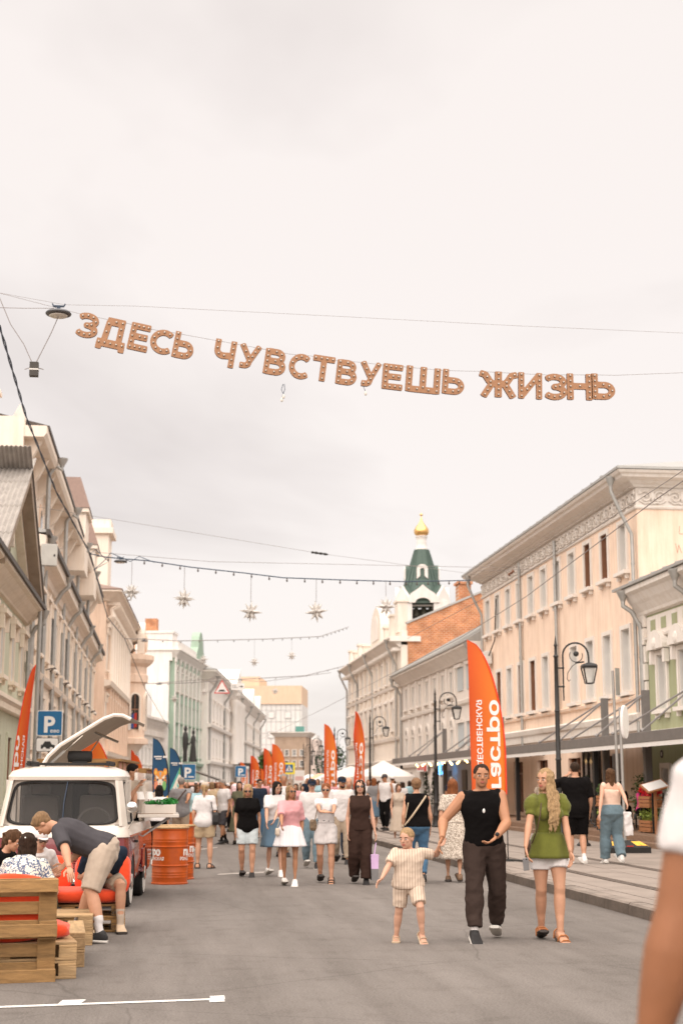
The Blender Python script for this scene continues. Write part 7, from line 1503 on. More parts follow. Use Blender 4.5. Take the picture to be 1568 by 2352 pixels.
FAB['skirtstripe'] = stripes('cloth_skirt_stripe', (0.74, 0.70, 0.70), (0.42, 0.40, 0.44), 14)
def blotch(name, c0, c1, sc, c2=None):
    m = bpy.data.materials.new(name); m.use_nodes = True; nt = m.node_tree; N = nt.nodes; L = nt.links; b_ = N['Principled BSDF']; b_.inputs['Roughness'].default_value = 0.9
    tc = N.new('ShaderNodeTexCoord'); v = N.new('ShaderNodeTexVoronoi'); v.feature = 'DISTANCE_TO_EDGE'; v.inputs['Scale'].default_value = sc; nz = N.new('ShaderNodeTexNoise'); nz.inputs['Scale'].default_value = sc*0.8; nz.inputs['Detail'].default_value = 3
    mx = N.new('ShaderNodeMixRGB'); mx.inputs[0].default_value = 0.15; L.new(tc.outputs['Object'], nz.inputs['Vector']); L.new(tc.outputs['Object'], mx.inputs[1]); L.new(nz.outputs['Color'], mx.inputs[2]); L.new(mx.outputs[0], v.inputs['Vector'])
    rp = N.new('ShaderNodeValToRGB'); rp.color_ramp.elements[0].position = 0.05; rp.color_ramp.elements[0].color = (*c1, 1); rp.color_ramp.elements[1].position = 0.14; rp.color_ramp.elements[1].color = (*c0, 1)
    if c2: e = rp.color_ramp.elements.new(0.4); e.color = (*c2, 1)
    L.new(v.outputs['Distance'], rp.inputs[0]); L.new(rp.outputs[0], b_.inputs['Base Color']); return m
FAB['floral'] = blotch('cloth_floral', (0.66, 0.57, 0.48), (0.22, 0.17, 0.13), 26)
FAB['doodle'] = blotch('cloth_doodle', (0.70, 0.66, 0.58), (0.05, 0.08, 0.16), 20, (0.60, 0.56, 0.40))
SHOE = {n: mat('shoe_'+n, c, 0.6, 0.1, 10) for n, c in dict(black=(0.015, 0.013, 0.013), white=(0.72, 0.69, 0.66), tan=(0.36, 0.13, 0.04), brown=(0.16, 0.09, 0.05), sole=(0.62, 0.58, 0.53), darksole=(0.04, 0.03, 0.025), beige=(0.50, 0.37, 0.25)).items()}
M_EYEW = mat('eye_white', (0.55, 0.48, 0.45), 0.3, 0); M_EYED = mat('eye_dark', (0.025, 0.018, 0.015), 0.3, 0); M_LIP = mat('lips', (0.42, 0.13, 0.10), 0.5, 0); M_LENS = mat('sunglass_lens', (0.012, 0.010, 0.010), 0.1, 0, spec=0.8)
def ik(a, t, l1, l2, pole):
    d = t-a; L_ = min(d.length, (l1+l2)*0.999); dn = d.normalized() if d.length > 1e-6 else Vector((0, 0, -1)); t = a+dn*L_
    x = (l1*l1-l2*l2+L_*L_)/(2*L_); h = math.sqrt(max(0, l1*l1-x*x)); p = Vector(pole); p = p-dn*p.dot(dn)
    p = p.normalized() if p.length > 1e-6 else Vector((0, 1, 0)); return a+dn*x+p*h, t
TORSO = {'m': [(-.055, .062, .052, 0), (-.02, .094, .066, .004), (.03, .095, .065, .004), (.09, .084, .059, -.002), (.15, .091, .063, -.002), (.21, .106, .069, 0), (.255, .110, .062, .002), (.285, .092, .050, .004), (.305, .058, .042, .004), (.33, .036, .036, .002)],
         'f': [(-.055, .062, .054, 0), (-.02, .100, .072, .006), (.03, .096, .068, .006), (.09, .073, .054, 0), (.15, .077, .060, -.004), (.20, .089, .070, -.010), (.25, .090, .058, -.002), (.28, .074, .046, .003), (.302, .045, .037, .004), (.33, .029, .030, .002)]}
def lerp_rings(R_, z0, z1, grow=0.0, n=12, gx=1.0):
    zs = [r[0] for r in R_]; out = []
    for i in range(n+1):
        z = z0+(z1-z0)*i/n; out.append((z,)+tuple(float(np.interp(z, zs, [r[k] for r in R_])) + (grow if k < 3 else 0) for k in (1, 2, 3)))
    return out
class Person: pass
def person(label, pos, face=0, H=1.7, sex='f', skin='fair', w=1.0, stride=0.08, pitch=2, roll=0, twist=0, head=(0, 0, 0), feet=None, hands=(None, None), wrist_dir=(None, None), pole=(None, None), kpole=None, pelvis=None,
           hair=('long', 'dark'), top=None, bottom=None, shoes=('black', 'shoe'), vox=0.016, headk=1.0, group=None, glasses=False, cap=None, name='person', wr=0.006, seat=False, armw=1.0, legw=1.0, fingers=False, beard=None, curl=0.5, socks=None):
    t = thing(name, label, 'person', pos, R(face), group); q = Person(); q.o = t; q.H = H
    Mi = (Matrix.Translation(Vector(pos)) @ Matrix.Rotation(R(face), 4, 'Z')).inverted()
    loc = lambda p: Mi @ Vector(p[1]) if isinstance(p, tuple) and p[0] == 'w' else Vector(p)*H
    # ankles
    if feet is None: feet = [(.052, -stride, .045+.0*stride, 8 if stride > .05 else 0, -4), (-.052, stride, .045+max(0, stride-.03)*.45, -25*min(1, stride/.1) if stride > 0.03 else 0, 4)]
    F = []
    for k, f in enumerate(feet): F.append((loc(f[0]) if isinstance(f[0], tuple) else Vector(f[:3])*H, *(f[1:] if isinstance(f[0], tuple) else f[3:])))
    lt, ls = .245*H, .245*H; hx = .052*H*(w**0.5)
    if pelvis is None:
        pc = Vector(((F[0][0].x+F[1][0].x)/2*0.8, (F[0][0].y+F[1][0].y)/2, 0)); pz = .53*H
        for k, (a, *_r) in enumerate(F):
            dx = (a.x-(pc.x+(hx if k == 0 else -hx))); dy = a.y-pc.y; pz = min(pz, a.z+math.sqrt(max(0.01, (lt+ls)**2*0.994-dx*dx-dy*dy)))
        P0 = Vector((pc.x, pc.y, pz))
    else: P0 = loc(pelvis)
    Rt = Euler((R(pitch), R(roll), R(twist)), 'XYZ').to_matrix(); Tf = lambda x, y, z: P0 + Rt @ (Vector((x, y, z))*H)
    sw = (.101 if sex == 'm' else .085)*w**0.6; S = [Tf(sw, .004, .270), Tf(-sw, .004, .270)]
    la, lf = .172*H, .150*H; A = []
    for k in (0, 1):
        sg = 1 if k == 0 else -1; h = hands[k]
        tgt = loc(h) if h is not None else S[k]+Vector((sg*.035*H, (-.05 if k else .03)*H*(stride*8), -.31*H))
        pl_ = pole[k] if pole[k] is not None else (sg*.5, 1, -.2)
        el, wr_ = ik(S[k], tgt, la, lf, pl_); A.append((S[k], el, wr_))
    Lg = []
    for k in (0, 1):
        sg = 1 if k == 0 else -1; hp_ = P0+Vector((sg*hx, 0, 0)); kn, an = ik(hp_, F[k][0], lt, ls, kpole[k] if kpole else (sg*.12, -1, 0)); Lg.append((hp_, kn, an))
    # head frame
    Rh = Euler((R(pitch*0.35+head[1]), R(roll*0.3+head[2]), R(twist+head[0])), 'XYZ').to_matrix(); N0 = Tf(0, .004, .30); hh = .0655*H*headk
    if abs(pitch) > 35: Rh = Euler((R(pitch*0.8+head[1]), 0, R(head[0])), 'XYZ').to_matrix()
    Hc = N0 + (Rt @ Vector((0, 0, .03*H))) + Rh @ Vector((0, -.018*H, .048*H+(hh-.0655*H)*.5+.010*H)); hd = lambda x, y, z: Hc + Rh @ (Vector((x, y, z))*hh)
    TR = TORSO[sex]; n_ = 16
    def ring(z, a, d, yo, zz=None):
        pts = []
        for j in range(n_):
            c_, s_ = math.cos(2*math.pi*j/n_), math.sin(2*math.pi*j/n_); e = 0.85; pts.append(Tf(a*math.copysign(abs(c_)**e, c_)*w, yo+d*math.copysign(abs(s_)**e, s_)*w, z))
        return pts
    def torso(b, z0, z1, grow, n=12, flare=0.0):
        rs = lerp_rings(TR, z0, z1, grow, n); b.loft([ring(r[0], r[1]+flare*max(0, 1-i/(n*0.6)), r[2]+flare*0.8*max(0, 1-i/(n*0.6)), r[3]) for i, r in enumerate(rs)])
    am = (1.06 if sex == 'm' else 0.86)*armw
    ARAD = [(0, .034), (.25, .031), (.5, .028), (.85, .024), (1.0, .0245), (1.15, .026), (1.4, .023), (1.75, .0165), (2.0, .0145)]
    def arm(b, k, t0, t1, grow, n=14, g2=None):
        s_, e_, w_ = A[k]; pts = []; rs = []
        for i in range(n+1):
            u = t0+(t1-t0)*i/n; p = s_.lerp(e_, u) if u <= 1 else e_.lerp(w_, u-1); pts.append(p); g = grow if g2 is None else grow+(g2-grow)*i/n
            rs.append(float(np.interp(u, [x for x, _ in ARAD], [y for _, y in ARAD]))*am*H+g)
        b.tube(pts, rs, 10); b.ell(pts[0], (rs[0],)*3, 10, 6)
    lm = (1.0 if sex == 'm' else 0.98)*legw
    LRAD = [(0, .058), (.2, .056), (.5, .049), (.85, .036), (1.0, .0335), (1.12, .033), (1.3, .0355), (1.5, .031), (1.8, .0215), (2.0, .020)]
    def leg(b, k, t0, t1, grow, n=16, g2=None, mid=None):
        h_, k_, a_ = Lg[k]; pts = []; rs = []
        for i in range(n+1):
            u = t0+(t1-t0)*i/n; p = h_.lerp(k_, u) if u <= 1 else k_.lerp(a_, u-1)
            if 1.1 < u < 1.7: p = p+Vector((0, .008*H, 0))
            pts.append(p); g = grow if g2 is None else grow+(g2-grow)*(i/n)**1.2
            rs.append(float(np.interp(u, [x for x, _ in LRAD], [y for _, y in LRAD]))*lm*H+g)
        b.tube(pts, rs, 12); b.ell(pts[0], (rs[0],)*3, 10, 6)
    def foot(b, k, g=0.0, kind='foot', z0=None, z1=None, mi=0):
        an = Lg[k][2]; M = Euler((R(F[k][1]), 0, R(F[k][2])), 'XYZ').to_matrix(); s = H*(1.0 if headk < 1.2 else 1.1); rings = []
        prof = [(.040, .014, -.045, -.012), (.028, .021, -.045, .006), (.0, .024, -.045, .012), (-.040, .026, -.045, -.008), (-.075, .030, -.045, -.020), (-.100, .029, -.045, -.027), (-.118, .018, -.043, -.032)]
        if kind == 'sole': prof = [(y, a+.003, -.0455, -.033) for y, a, _, _ in prof]
        for y, a, zb, zt in prof:
            a = a+g/H*0.8; zt = zt+g/H; cz, hz = (zb+zt)/2, (zt-zb)/2; r_ = []
            for j in range(12):
                c_, s_ = math.cos(2*math.pi*j/12), math.sin(2*math.pi*j/12); e = 0.6
                r_.append(an+M @ (Vector((a*math.copysign(abs(c_)**e, c_), y-(g/H if y < -.1 else -g/H if y > .03 else 0), cz+hz*math.copysign(abs(s_)**e, s_)))*s))
            rings.append(r_)
        b.loft(rings, True, mi)
    # ---- body
    b = MB(); x = MB(); cov = top is not None
    torso(b, -.05, .315, -.010 if cov else 0.0)
    b.tube([N0-Rt @ Vector((0, 0, .035*H)), N0, Hc+Rh @ Vector((0, .2*hh, -.35*hh))], [(.036 if sex == 'm' else .029)*H, (.032 if sex == 'm' else .026)*H*headk**0.5, (.031 if sex == 'm' else .026)*H*headk], 12)
    b.ell(hd(0, .10, .25), (.66*hh, .80*hh, .74*hh), 16, 12, Rh); b.ell(hd(0, -.16, -.34), (.53*hh, .54*hh, .60*hh), 14, 10, Rh); b.ell(hd(0, -.42, -.74), (.24*hh, .20*hh, .18*hh), 10, 6, Rh); b.ell(hd(0, -.50, .26), (.48*hh, .21*hh, .13*hh), 10, 6, Rh)
    b.tube([hd(0, -.66, .10), hd(0, -.80, -.14), hd(0, -.76, -.24)], [.07*hh, .12*hh, .13*hh], 8)
    for sg in (-1, 1): b.ell(hd(sg*.66, .08, -.04), (.07*hh, .17*hh, .25*hh), 8, 6, Rh); b.ell(hd(sg*.34, -.52, -.12), (.18*hh, .14*hh, .16*hh), 8, 6, Rh)
    for k in (0, 1):
        arm(b, k, 0, 2.0, 0.0); leg(b, k, 0.0, 2.0, -.012 if bottom and bottom.get('len', 2) > 1.2 else 0.0)
        if shoes[1] == 'sandal': foot(b, k)
        else: foot(b, k, -.006)
        # hand
        s_, e_, wv = A[k]; dr = (wv-e_).normalized() if wrist_dir[k] is None else Vector(wrist_dir[k]).normalized(); sg = 1 if k == 0 else -1
        inw = Vector((-sg, -.25, 0)); pn = (inw-dr*inw.dot(dr)).normalized(); sd_ = dr.cross(pn).normalized()*(-sg)  # thumb side (forward)
        if sd_.y > 0 and abs(dr.z) > .5: sd_ = -sd_
        pc = wv+dr*.028*H; Mh = Matrix((pn, sd_, dr)).transposed(); b.ell(pc, (.0085*H, .021*H, .030*H), 10, 8, Mh)
        hm = x if fingers else b
        for j in range(4):
            o_ = (-.016+.0107*j)*H; ln = (.040, .047, .050, .045)[j]*H*.98; p0 = pc+sd_*o_+dr*.020*H; c1 = curl*.5; d1 = (dr+pn*c1).normalized(); p1 = p0+d1*ln*.5; d2 = (dr+pn*(c1+curl*1.3)).normalized(); p2 = p1+d2*ln*.5
            hm.tube([p0, p1, p2], [.0056*H, .0052*H, .0040*H], 6); hm.ell(p2, (.0040*H,)*3, 6, 4)
        p0 = pc+sd_*.016*H-dr*.012*H; p1 = p0+(sd_*.8+dr*.9).normalized()*.024*H; p2 = p1+(dr+sd_*.15+pn*.2).normalized()*.022*H; hm.tube([p0, p1, p2], [.0075*H, .0062*H, .0045*H], 6); hm.ell(p2, (.0045*H,)*3, 6, 4)
    for sg in (-1, 1):
        x.ell(hd(sg*.28, -.610, .05), (.125*hh, .09*hh, .054*hh), 8, 6, Rh, 1); x.ell(hd(sg*.28, -.675, .05), (.055*hh, .045*hh, .050*hh), 8, 6, Rh, 2); x.ell(hd(sg*.30, -.665, .245), (.19*hh, .065*hh, .032*hh), 8, 5, Rh, 4)
    x.ell(hd(0, -.690, -.45), (.21*hh, .075*hh, .045*hh), 8, 5, Rh, 3); x.ell(hd(0, -.680, -.53), (.17*hh, .08*hh, .055*hh), 8, 5, Rh, 3)
    hm_ = HAIR[hair[1]]
    o = b.build('body', [SKIN[skin], M_EYEW, M_EYED, M_LIP, HAIR['dark'] if hair[1] in ('blonde',) else hm_], t); pend(o, vox*0.82, 3, extra=x)
    # ---- hair
    st = hair[0]; b = MB(); D_ = lambda *a: hd(*a)
    if st == 'bald': b.ell(D_(0, .14, .26), (.672*hh, .80*hh, .60*hh), 14, 10, Rh)
    elif st in ('short', 'buzz', 'crop'):
        g = {'buzz': .03, 'short': .06, 'crop': .045}[st]; b.ell(D_(0, .20, .36), ((.69+g)*hh, (.78+g)*hh, (.70+g)*hh), 16, 12, Rh); b.ell(D_(0, .42, -.02), (.58*hh, .46*hh, .50*hh), 12, 8, Rh)
        if st == 'short': b.ell(D_(0, -.28, .78), (.50*hh, .36*hh, .24*hh), 12, 8, Rh)
    else:
        b.ell(D_(0, .20, .34), (.75*hh, .84*hh, .74*hh), 16, 12, Rh); b.ell(D_(0, .45, -.1), (.62*hh, .48*hh, .60*hh), 12, 8, Rh)
        ln = {'long': 2.6, 'bob': 1.1, 'pony': 0, 'bun': 0, 'front': 3.0, 'xlong': 3.2, 'medium': 1.7}[st]
        dn = lambda p, l, fy: p + Vector((0, 0, -l*hh)) + (Rh @ Vector((0, fy*hh, 0)))
        if ln:
            for sx_, r0 in ((-.52, .26), (0, .42), (.52, .26)):
                p = D_(sx_, .45 if sx_ == 0 else .16, .0)
                b.tube([D_(sx_*.9, .35, .45), p, dn(p, ln*.5, .08), dn(p, ln, .12)], [r0*hh, (r0+.04)*hh, (r0+.03)*hh, r0*.45*hh], 10)
            if st in ('bob', 'medium', 'long'):
                for sx_ in (-.64, .64): p = D_(sx_, -.16, .10); b.tube([D_(sx_*.75, -.18, .62), p, dn(p, ln*.32, .02), dn(p, ln*.62, .15)], [.14*hh, .17*hh, .16*hh, .08*hh], 8)
        if st == 'front':
            rg = random.Random(3)
            for k in range(13):
                f = k/12; x0 = .25+.45*f; e_ = .10+1.05*f+rg.uniform(-.06, .06); yy = -.55*(1-f)+.15*f; L_ = rg.uniform(3.4, 5.0); sw_ = rg.uniform(-.12, .12)
                b.tube([D_(x0*.5, -.15+.4*f, .78-.1*f), D_(x0+.12, yy*.6-.05, .30), D_(x0+.16, yy*.5, -.25), Hc+Vector((e_*.9*hh, (-.92+.25*f)*hh, -1.5*hh)), Hc+Vector(((e_*.8+sw_)*hh, (-1.38+.25*f)*hh, -.65*L_*hh)), Hc+Vector(((e_*.62+sw_*2)*hh, (-1.36+.3*f)*hh, -L_*hh))], [.10*hh, .13*hh, .14*hh, .13*hh, .11*hh, .03*hh], 7)
        if st == 'pony': b.tube([D_(0, .85, .35), D_(0, 1.25, .15), dn(D_(0, 1.25, .1), 1.1, .05), dn(D_(0, 1.2, .1), 2.2, 0)], [.2*hh, .22*hh, .2*hh, .06*hh], 9)
        if st == 'bun': b.ell(D_(0, .92, .32), (.34*hh, .26*hh, .34*hh), 10, 8, Rh)
    o = b.build('hair', hm_, t); pend(o, vox*0.85, 2, wr=0 if st == 'bald' else 0.03*hh if st in ('buzz', 'crop', 'short') else 0.08*hh, wrs=26)
    if beard: b = MB(); b.ell(D_(0, -.34, -.58), (.46*hh, .42*hh, .38*hh), 12, 8, Rh); o = b.build('beard', HAIR[beard], t); pend(o, vox*.85, 2)
    if cap:
        b = MB(); rr_ = [(0.74, .28), (.77, .40), (.76, .62), (.66, .88), (.42, 1.06), (.05, 1.12)]; b.loft([[hd(r*math.cos(2*math.pi*j/18), .16+r*1.1*math.sin(2*math.pi*j/18), z) for j in range(18)] for r, z in rr_]); cp = b.build('cap', FAB[cap], t, 'all')
        b = MB(); b.loft([[hd(-.62, -.55, .30), hd(-.35, -1.15, .20), hd(0, -1.32, .17), hd(.35, -1.15, .20), hd(.62, -.55, .30), hd(0, -.5, .32)], [hd(-.62, -.55, .36), hd(-.35, -1.15, .26), hd(0, -1.32, .23), hd(.35, -1.15, .26), hd(.62, -.55, .36), hd(0, -.5, .38)]]); b.build('visor', FAB[cap], cp)
    if glasses:
        b = MB()
        for sg in (-1, 1): b.ell(hd(sg*.29, -.735, .05), (.235*hh, .06*hh, .16*hh), 12, 6, Rh)
        gl = b.build('sunglasses' if glasses is True else 'eyeglasses', M_LENS if glasses is True else mat('clear_lens', (0.35, 0.3, 0.28), 0.1, 0, alpha=0.35), t, 'all')
        b = MB(); b.tube([hd(-.09, -.79, .08), hd(.09, -.79, .08)], .025*hh, 5)
        for sg in (-1, 1): b.tube([hd(sg*.52, -.70, .09), hd(sg*.68, -.2, .08), hd(sg*.70, .1, .04)], .025*hh, 5)
        if glasses == 'clear':
            for sg in (-1, 1): b.tube([hd(sg*.29+.24*math.cos(a_*math.pi/6), -.80, .05+.17*math.sin(a_*math.pi/6)) for a_ in range(13)], .028*hh, 5)
        b.build('frame', M_LENS, gl)
    # ---- clothes
    if top:
        b = MB(); g = top.get('loose', .010); z0 = top.get('hem', -.03); torso(b, z0, top.get('neck', .308), g, 14, top.get('flare', 0.0))
        if top.get('skirt'):
            pass
        sl_ = top.get('sleeve', .55)
        for k in (0, 1):
            if sl_ > 0: arm(b, k, 0.0, sl_, top.get('sg', .014), 8, top.get('sg2', .020))
            else: b.ell(A[k][0]+Rt @ Vector(((-.010 if k == 0 else .010)*H, 0, .004*H)), (.032*H, .036*H, .040*H), 12, 8)
        if top.get('puff'):
            for k in (0, 1): b.ell(A[k][0].lerp(A[k][1], .30)+Vector((0, 0, .012*H)), (.050*H, .047*H, .060*H), 12, 8)
        if sex == 'f' and not top.get('flat'):
            for sg in (-1, 1): b.ell(Tf(sg*.042*w, -.060*w, .195), (.040*H, .034*H, .040*H), 10, 8)
        o = b.build(top.get('name', 'shirt'), FAB[top['m']], t); q.shirt = o; pend(o, vox, 4, wr=wr*(1 if vox < .02 else 1.2))
        if top.get('peplum'):
            z1_, z2_ = top['peplum']; rings = []
            for i in range(9):
                s_ = i/8; z = z1_+(z2_-z1_)*s_; rr_ = []
                for j in range(48):
                    a = 2*math.pi*j/48; f = 1+.05*s_*math.sin(a*9+1); rr_.append(Tf((.080+.054*s_**.7)*math.cos(a)*f, (.063+.050*s_**.7)*math.sin(a)*f, z))
                rings.append(rr_)
            b = MB(); b.loft(rings); b.build('peplum', FAB[top['m']], t, 'all')
    if bottom:
        kd = bottom.get('kind', 'pants'); m = FAB[bottom['m']]; b = MB(); ln = bottom.get('len', 1.95); g = bottom.get('loose', .012); g2 = bottom.get('loose2', g)
        if kd in ('pants', 'shorts'):
            torso(b, -.055, bottom.get('waist', .07), .006+bottom.get('hipg', 0.0), 8)
            for k in (0, 1): leg(b, k, 0.0, ln, g, 18, g2)
            b.ell(P0+Vector((0, .012*H, -.04*H)), (.055*H*w, .058*H*w, .05*H), 12, 8)
            o = b.build('trousers' if ln > 1.3 else 'shorts', m, t); pend(o, vox, 4, wr=wr*1.2)
        else:
            zt, zl = bottom.get('waist', .08), P0.z/H-bottom['zhem']; n2 = 56; rings = []; fl_ = bottom.get('flare', .06); fo = bottom.get('folds', 8); sway = (Lg[0][1]+Lg[1][1])/2-P0
            for i in range(15):
                s_ = i/14; z = zt+(-zl-zt)*s_; rs = np.interp(max(z, -.06), [r[0] for r in TR], [r[1] for r in TR]), np.interp(max(z, -.06), [r[0] for r in TR], [r[2] for r in TR]); base = max(rs[0], .098 if z < -.02 else 0), max(rs[1], .072 if z < -.02 else 0); rr_ = []
                for j in range(n2):
                    a = 2*math.pi*j/n2; f = 1+.07*max(0, s_-.2)*math.sin(a*fo+1.3*math.sin(a*2)); ex = .008+fl_*s_**1.1
                    rr_.append(P0+Vector(((base[0]+ex)*math.cos(a)*f*w*H, (base[1]+ex*1.1)*math.sin(a)*f*w*H+sway.y*.5*s_, z*H)))
                rings.append(rr_)
            b.loft(rings); b.build('skirt', m, t, 'all')
    if socks:
        for k in (0, 1): b = MB(); leg(b, k, 1.62 if socks[1] else 1.85, 2.0, .004, 5); foot(b, k, .002); o = b.build('sock', FAB[socks[0]], t); pend(o, vox, 2)
    for k in (0, 1):
        if shoes[1] in ('shoe', 'sneaker'):
            b = MB(); foot(b, k, .008); 
            if shoes[1] == 'sneaker': b.ell(Lg[k][2]+Vector((0, .004*H, .0)), (.027*H, .032*H, .026*H), 10, 8)
            o = b.build('shoe', SHOE[shoes[0]], t); pend(o, min(vox, .013), 2)
            b = MB(); foot(b, k, .010, 'sole'); b.build('sole', SHOE['sole' if shoes[1] == 'sneaker' else 'darksole'], o)
        elif shoes[1] == 'sandal':
            b = MB(); foot(b, k, .006, 'sole'); so = b.build('sandal', SHOE['darksole' if shoes[0] != 'beige' else 'beige'], t)
            M = Euler((R(F[k][1]), 0, R(F[k][2])), 'XYZ').to_matrix(); an = Lg[k][2]
            for y_, zt in ((-.085, -.020), (-.045, -.004), (.02, .012)):
                b = MB(); b.tube([an+M @ (Vector((x_, y_, z_))*H) for x_, z_ in ((-.030, -.040), (-.030, zt-.012), (-.016, zt+.002), (.016, zt+.002), (.030, zt-.012), (.030, -.040))], .0046*H, 5); b.build('strap', SHOE[shoes[0]], so, True)
    q.A = A; q.Lg = Lg; q.Hc = Hc; q.hh = hh; q.P0 = P0; q.Tf = Tf; q.hd = hd; q.Rh = Rh; q.wm = Mi.inverted(); q.N0 = N0
    return q
def bag(name, label, parts, cat='bag'):
    t = thing(name, label, cat, parts[0][1])
    for nm, c, b, m in parts: b.build(nm, m, t, True)
    return t
def W(q, p): return q.wm @ Vector(p)
# ------------------------------------------------------------------ the family in front
NV = 0.010
man_p = gp(1112, 2158); hold = atY(1010, 1939, 15.05)
man = person('muscular man in a black sleeveless top and dark trousers holding the boy by the hand', man_p, -6, 1.81, 'm', 'tan', 1.06, pitch=7, roll=-3, head=(2, -1, 3), vox=NV, fingers=True, armw=1.12,
    feet=[(.085, .13, .062, -20, -12), (-.070, -.15, .052, 14, 6)], hands=(('w', atY(1139, 1922, 14.92)), ('w', hold+Vector((0.03, 0.04, 0.06)))), pole=((.9, .7, -.1), (-.5, .8, 0)), wrist_dir=((-.75, -.3, -.6), (-.35, -.1, -.9)), curl=0.95,
    hair=('buzz', 'dark'), top=dict(m='black', sleeve=0, hem=.005, loose=.013, name='sleeveless_top'), bottom=dict(m='pants', len=1.88, loose=.022, loose2=.042, waist=.055, hipg=.004), shoes=('black', 'sneaker'), wr=.0055, socks=('white', False))
b = MB(); e_, w_ = man.A[0][1], man.A[0][2]; d = (w_-e_).normalized(); b.cyl(w_-d*.035, w_-d*.005, .030, n=14); b.ell(w_-d*.02+Vector((0, -.025, .015)), (.022, .012, .022), 10, 6); b.build('watch', SHOE['black'], man.o, True)
b = MB(); c_ = man.Tf(.0, -.083, .205); b.ell(c_, (.014, .008, .024), 10, 6); b.build('pendant', SHOE['white'], man.o, True)
wom = person('blonde woman in an olive green peplum blouse and white shorts beside the muscular man', gp(1262, 2158), -2, 1.745, 'f', 'fair', 0.96, pitch=1, head=(-48, 2, 0), vox=NV, fingers=True,
    feet=[(.040, -.10, .050, 14, 10), (-.030, .09, .055, -16, -6)], hands=(('w', atY(1311, 1968, 15.0)), ('w', atY(1203, 1966, 14.95))), wrist_dir=((.05, -.15, -1), (.1, -.3, -.9)), hair=('front', 'blonde'), top=dict(m='olive', sleeve=.62, hem=.06, loose=.005, sg=.020, sg2=.014, puff=True, peplum=(.085, -.062), name='blouse'), bottom=dict(m='white', kind='shorts', len=.52, loose=.010, loose2=.028, waist=.0, hipg=.0), shoes=('tan', 'sandal'), wr=.007)
ph = thing('phone', 'light grey phone in the blonde woman\'s hand', 'phone', atY(1207, 1985, 14.9)); b = MB(); b.obox((0, 0, 0), (.065, .010, .125), (0.1, -.15, .2)); b.build('phone_body', FAB['grey'], ph, bevel=.006); b = MB()
for k in (0, 1): b.cyl((-.018+.02*k, -.011, .05), (-.018+.02*k, -.006, .05), .008, n=8)
b.build('camera_lens', M_LENS, ph)
b = MB(); b.tube([W(wom, wom.Tf(-.052, -.062, .255)), W(wom, wom.Tf(-.066, -.095, .19)), W(wom, wom.Tf(-.085, -.085, .10)), W(wom, wom.Tf(-.105, -.03, .02))], .006, 5); sb_ = thing('shoulder_bag', 'brown shoulder bag under the blonde woman\'s arm', 'bag', W(wom, wom.Tf(-.105, .0, 0)))
sb_.location = (0, 0, 0); b.build('strap', mat('brown_leather', (.07, .035, .02), .5), sb_, True); b = MB(); b.ell(W(wom, wom.Tf(-.108, .03, -.02)), (.045, .12, .11), 12, 8); b.build('bag_body', mat('brown_leather', (.07, .035, .02), .5), sb_, True)
boy_p = gp(932, 2164)
boy = person('small blond boy in a striped shirt and shorts holding the man\'s hand', boy_p, -4, 1.10, 'm', 'light', 1.20, pitch=2, head=(-34, 6, 0), vox=NV*.85, fingers=True, headk=1.42, stride=.05, armw=1.05, legw=1.10,
    feet=[(.135, -.13, .085, 38, 16), (-.085, .05, .045, 0, -6)], hands=(('w', hold+Vector((-0.01, 0, -0.02))), ('w', atY(874, 2022, 14.95))), pole=((.2, 1, -.6), (-.4, 1, -.4)), wrist_dir=((.8, 0, .6), (-.7, -.2, -.7)), hair=('crop', 'blonde'), top=dict(m='boystripe', sleeve=.72, hem=-.045, loose=.018, sg=.016, sg2=.026, flare=.020, flat=True), bottom=dict(m='boystripe', kind='shorts', len=.86, loose=.014, loose2=.026, waist=.05), shoes=('beige', 'sandal'), wr=.006)
b = MB(); b.loft([[boy.Tf(.05*c, -.066, .285+dz) for c in (-1, -.3, .3, 1)] for dz in (0, .01)]) if False else None
# ------------------------------------------------------------------ the group walking behind
MV = 0.014
def at(px, py, z=0.0): return gp(px, py, z)
p1 = person('blonde woman in sunglasses, black T-shirt and pale denim shorts', at(567, 2014), -2, 1.60, 'f', 'fair', 1.12, stride=.06, head=(0, 14, 0), vox=MV, hair=('medium', 'blonde'), glasses=True, top=dict(m='black', sleeve=.72, hem=-.06, loose=.014, sg=.014, sg2=.022, name='t_shirt'), bottom=dict(m='pale_denim', kind='shorts', len=.78, loose=.016, loose2=.032), shoes=('black', 'shoe'))
p2 = person('dark-haired woman in a white T-shirt and blue-grey midi skirt looking down', at(630, 2012), 8, 1.66, 'f', 'light', 1.0, stride=.07, head=(18, 24, 0), vox=MV, hands=(('w', atY(622, 1905, 25.9)), ('w', atY(612, 1912, 25.9))), hair=('medium', 'black'), top=dict(m='white', sleeve=.8, hem=-.03, loose=.014, sg=.014, sg2=.022, name='t_shirt'), bottom=dict(m='denim', kind='skirt', zhem=.30, flare=.045, folds=5), shoes=('white', 'sneaker'))
p3 = person('blonde woman in sunglasses, loose pink T-shirt and striped mini skirt', at(665, 2034), -4, 1.57, 'f', 'tan', 1.0, stride=.055, head=(30, -4, 0), vox=MV, hands=(None, ('w', atY(647, 1930, 23.2))), hair=('medium', 'sand'), glasses=True, top=dict(m='pink', sleeve=.98, hem=.02, loose=.018, sg=.020, sg2=.034, name='t_shirt'), bottom=dict(m='skirtstripe', kind='skirt', zhem=.385, flare=.06, folds=9, waist=.09), shoes=('white', 'sneaker'))
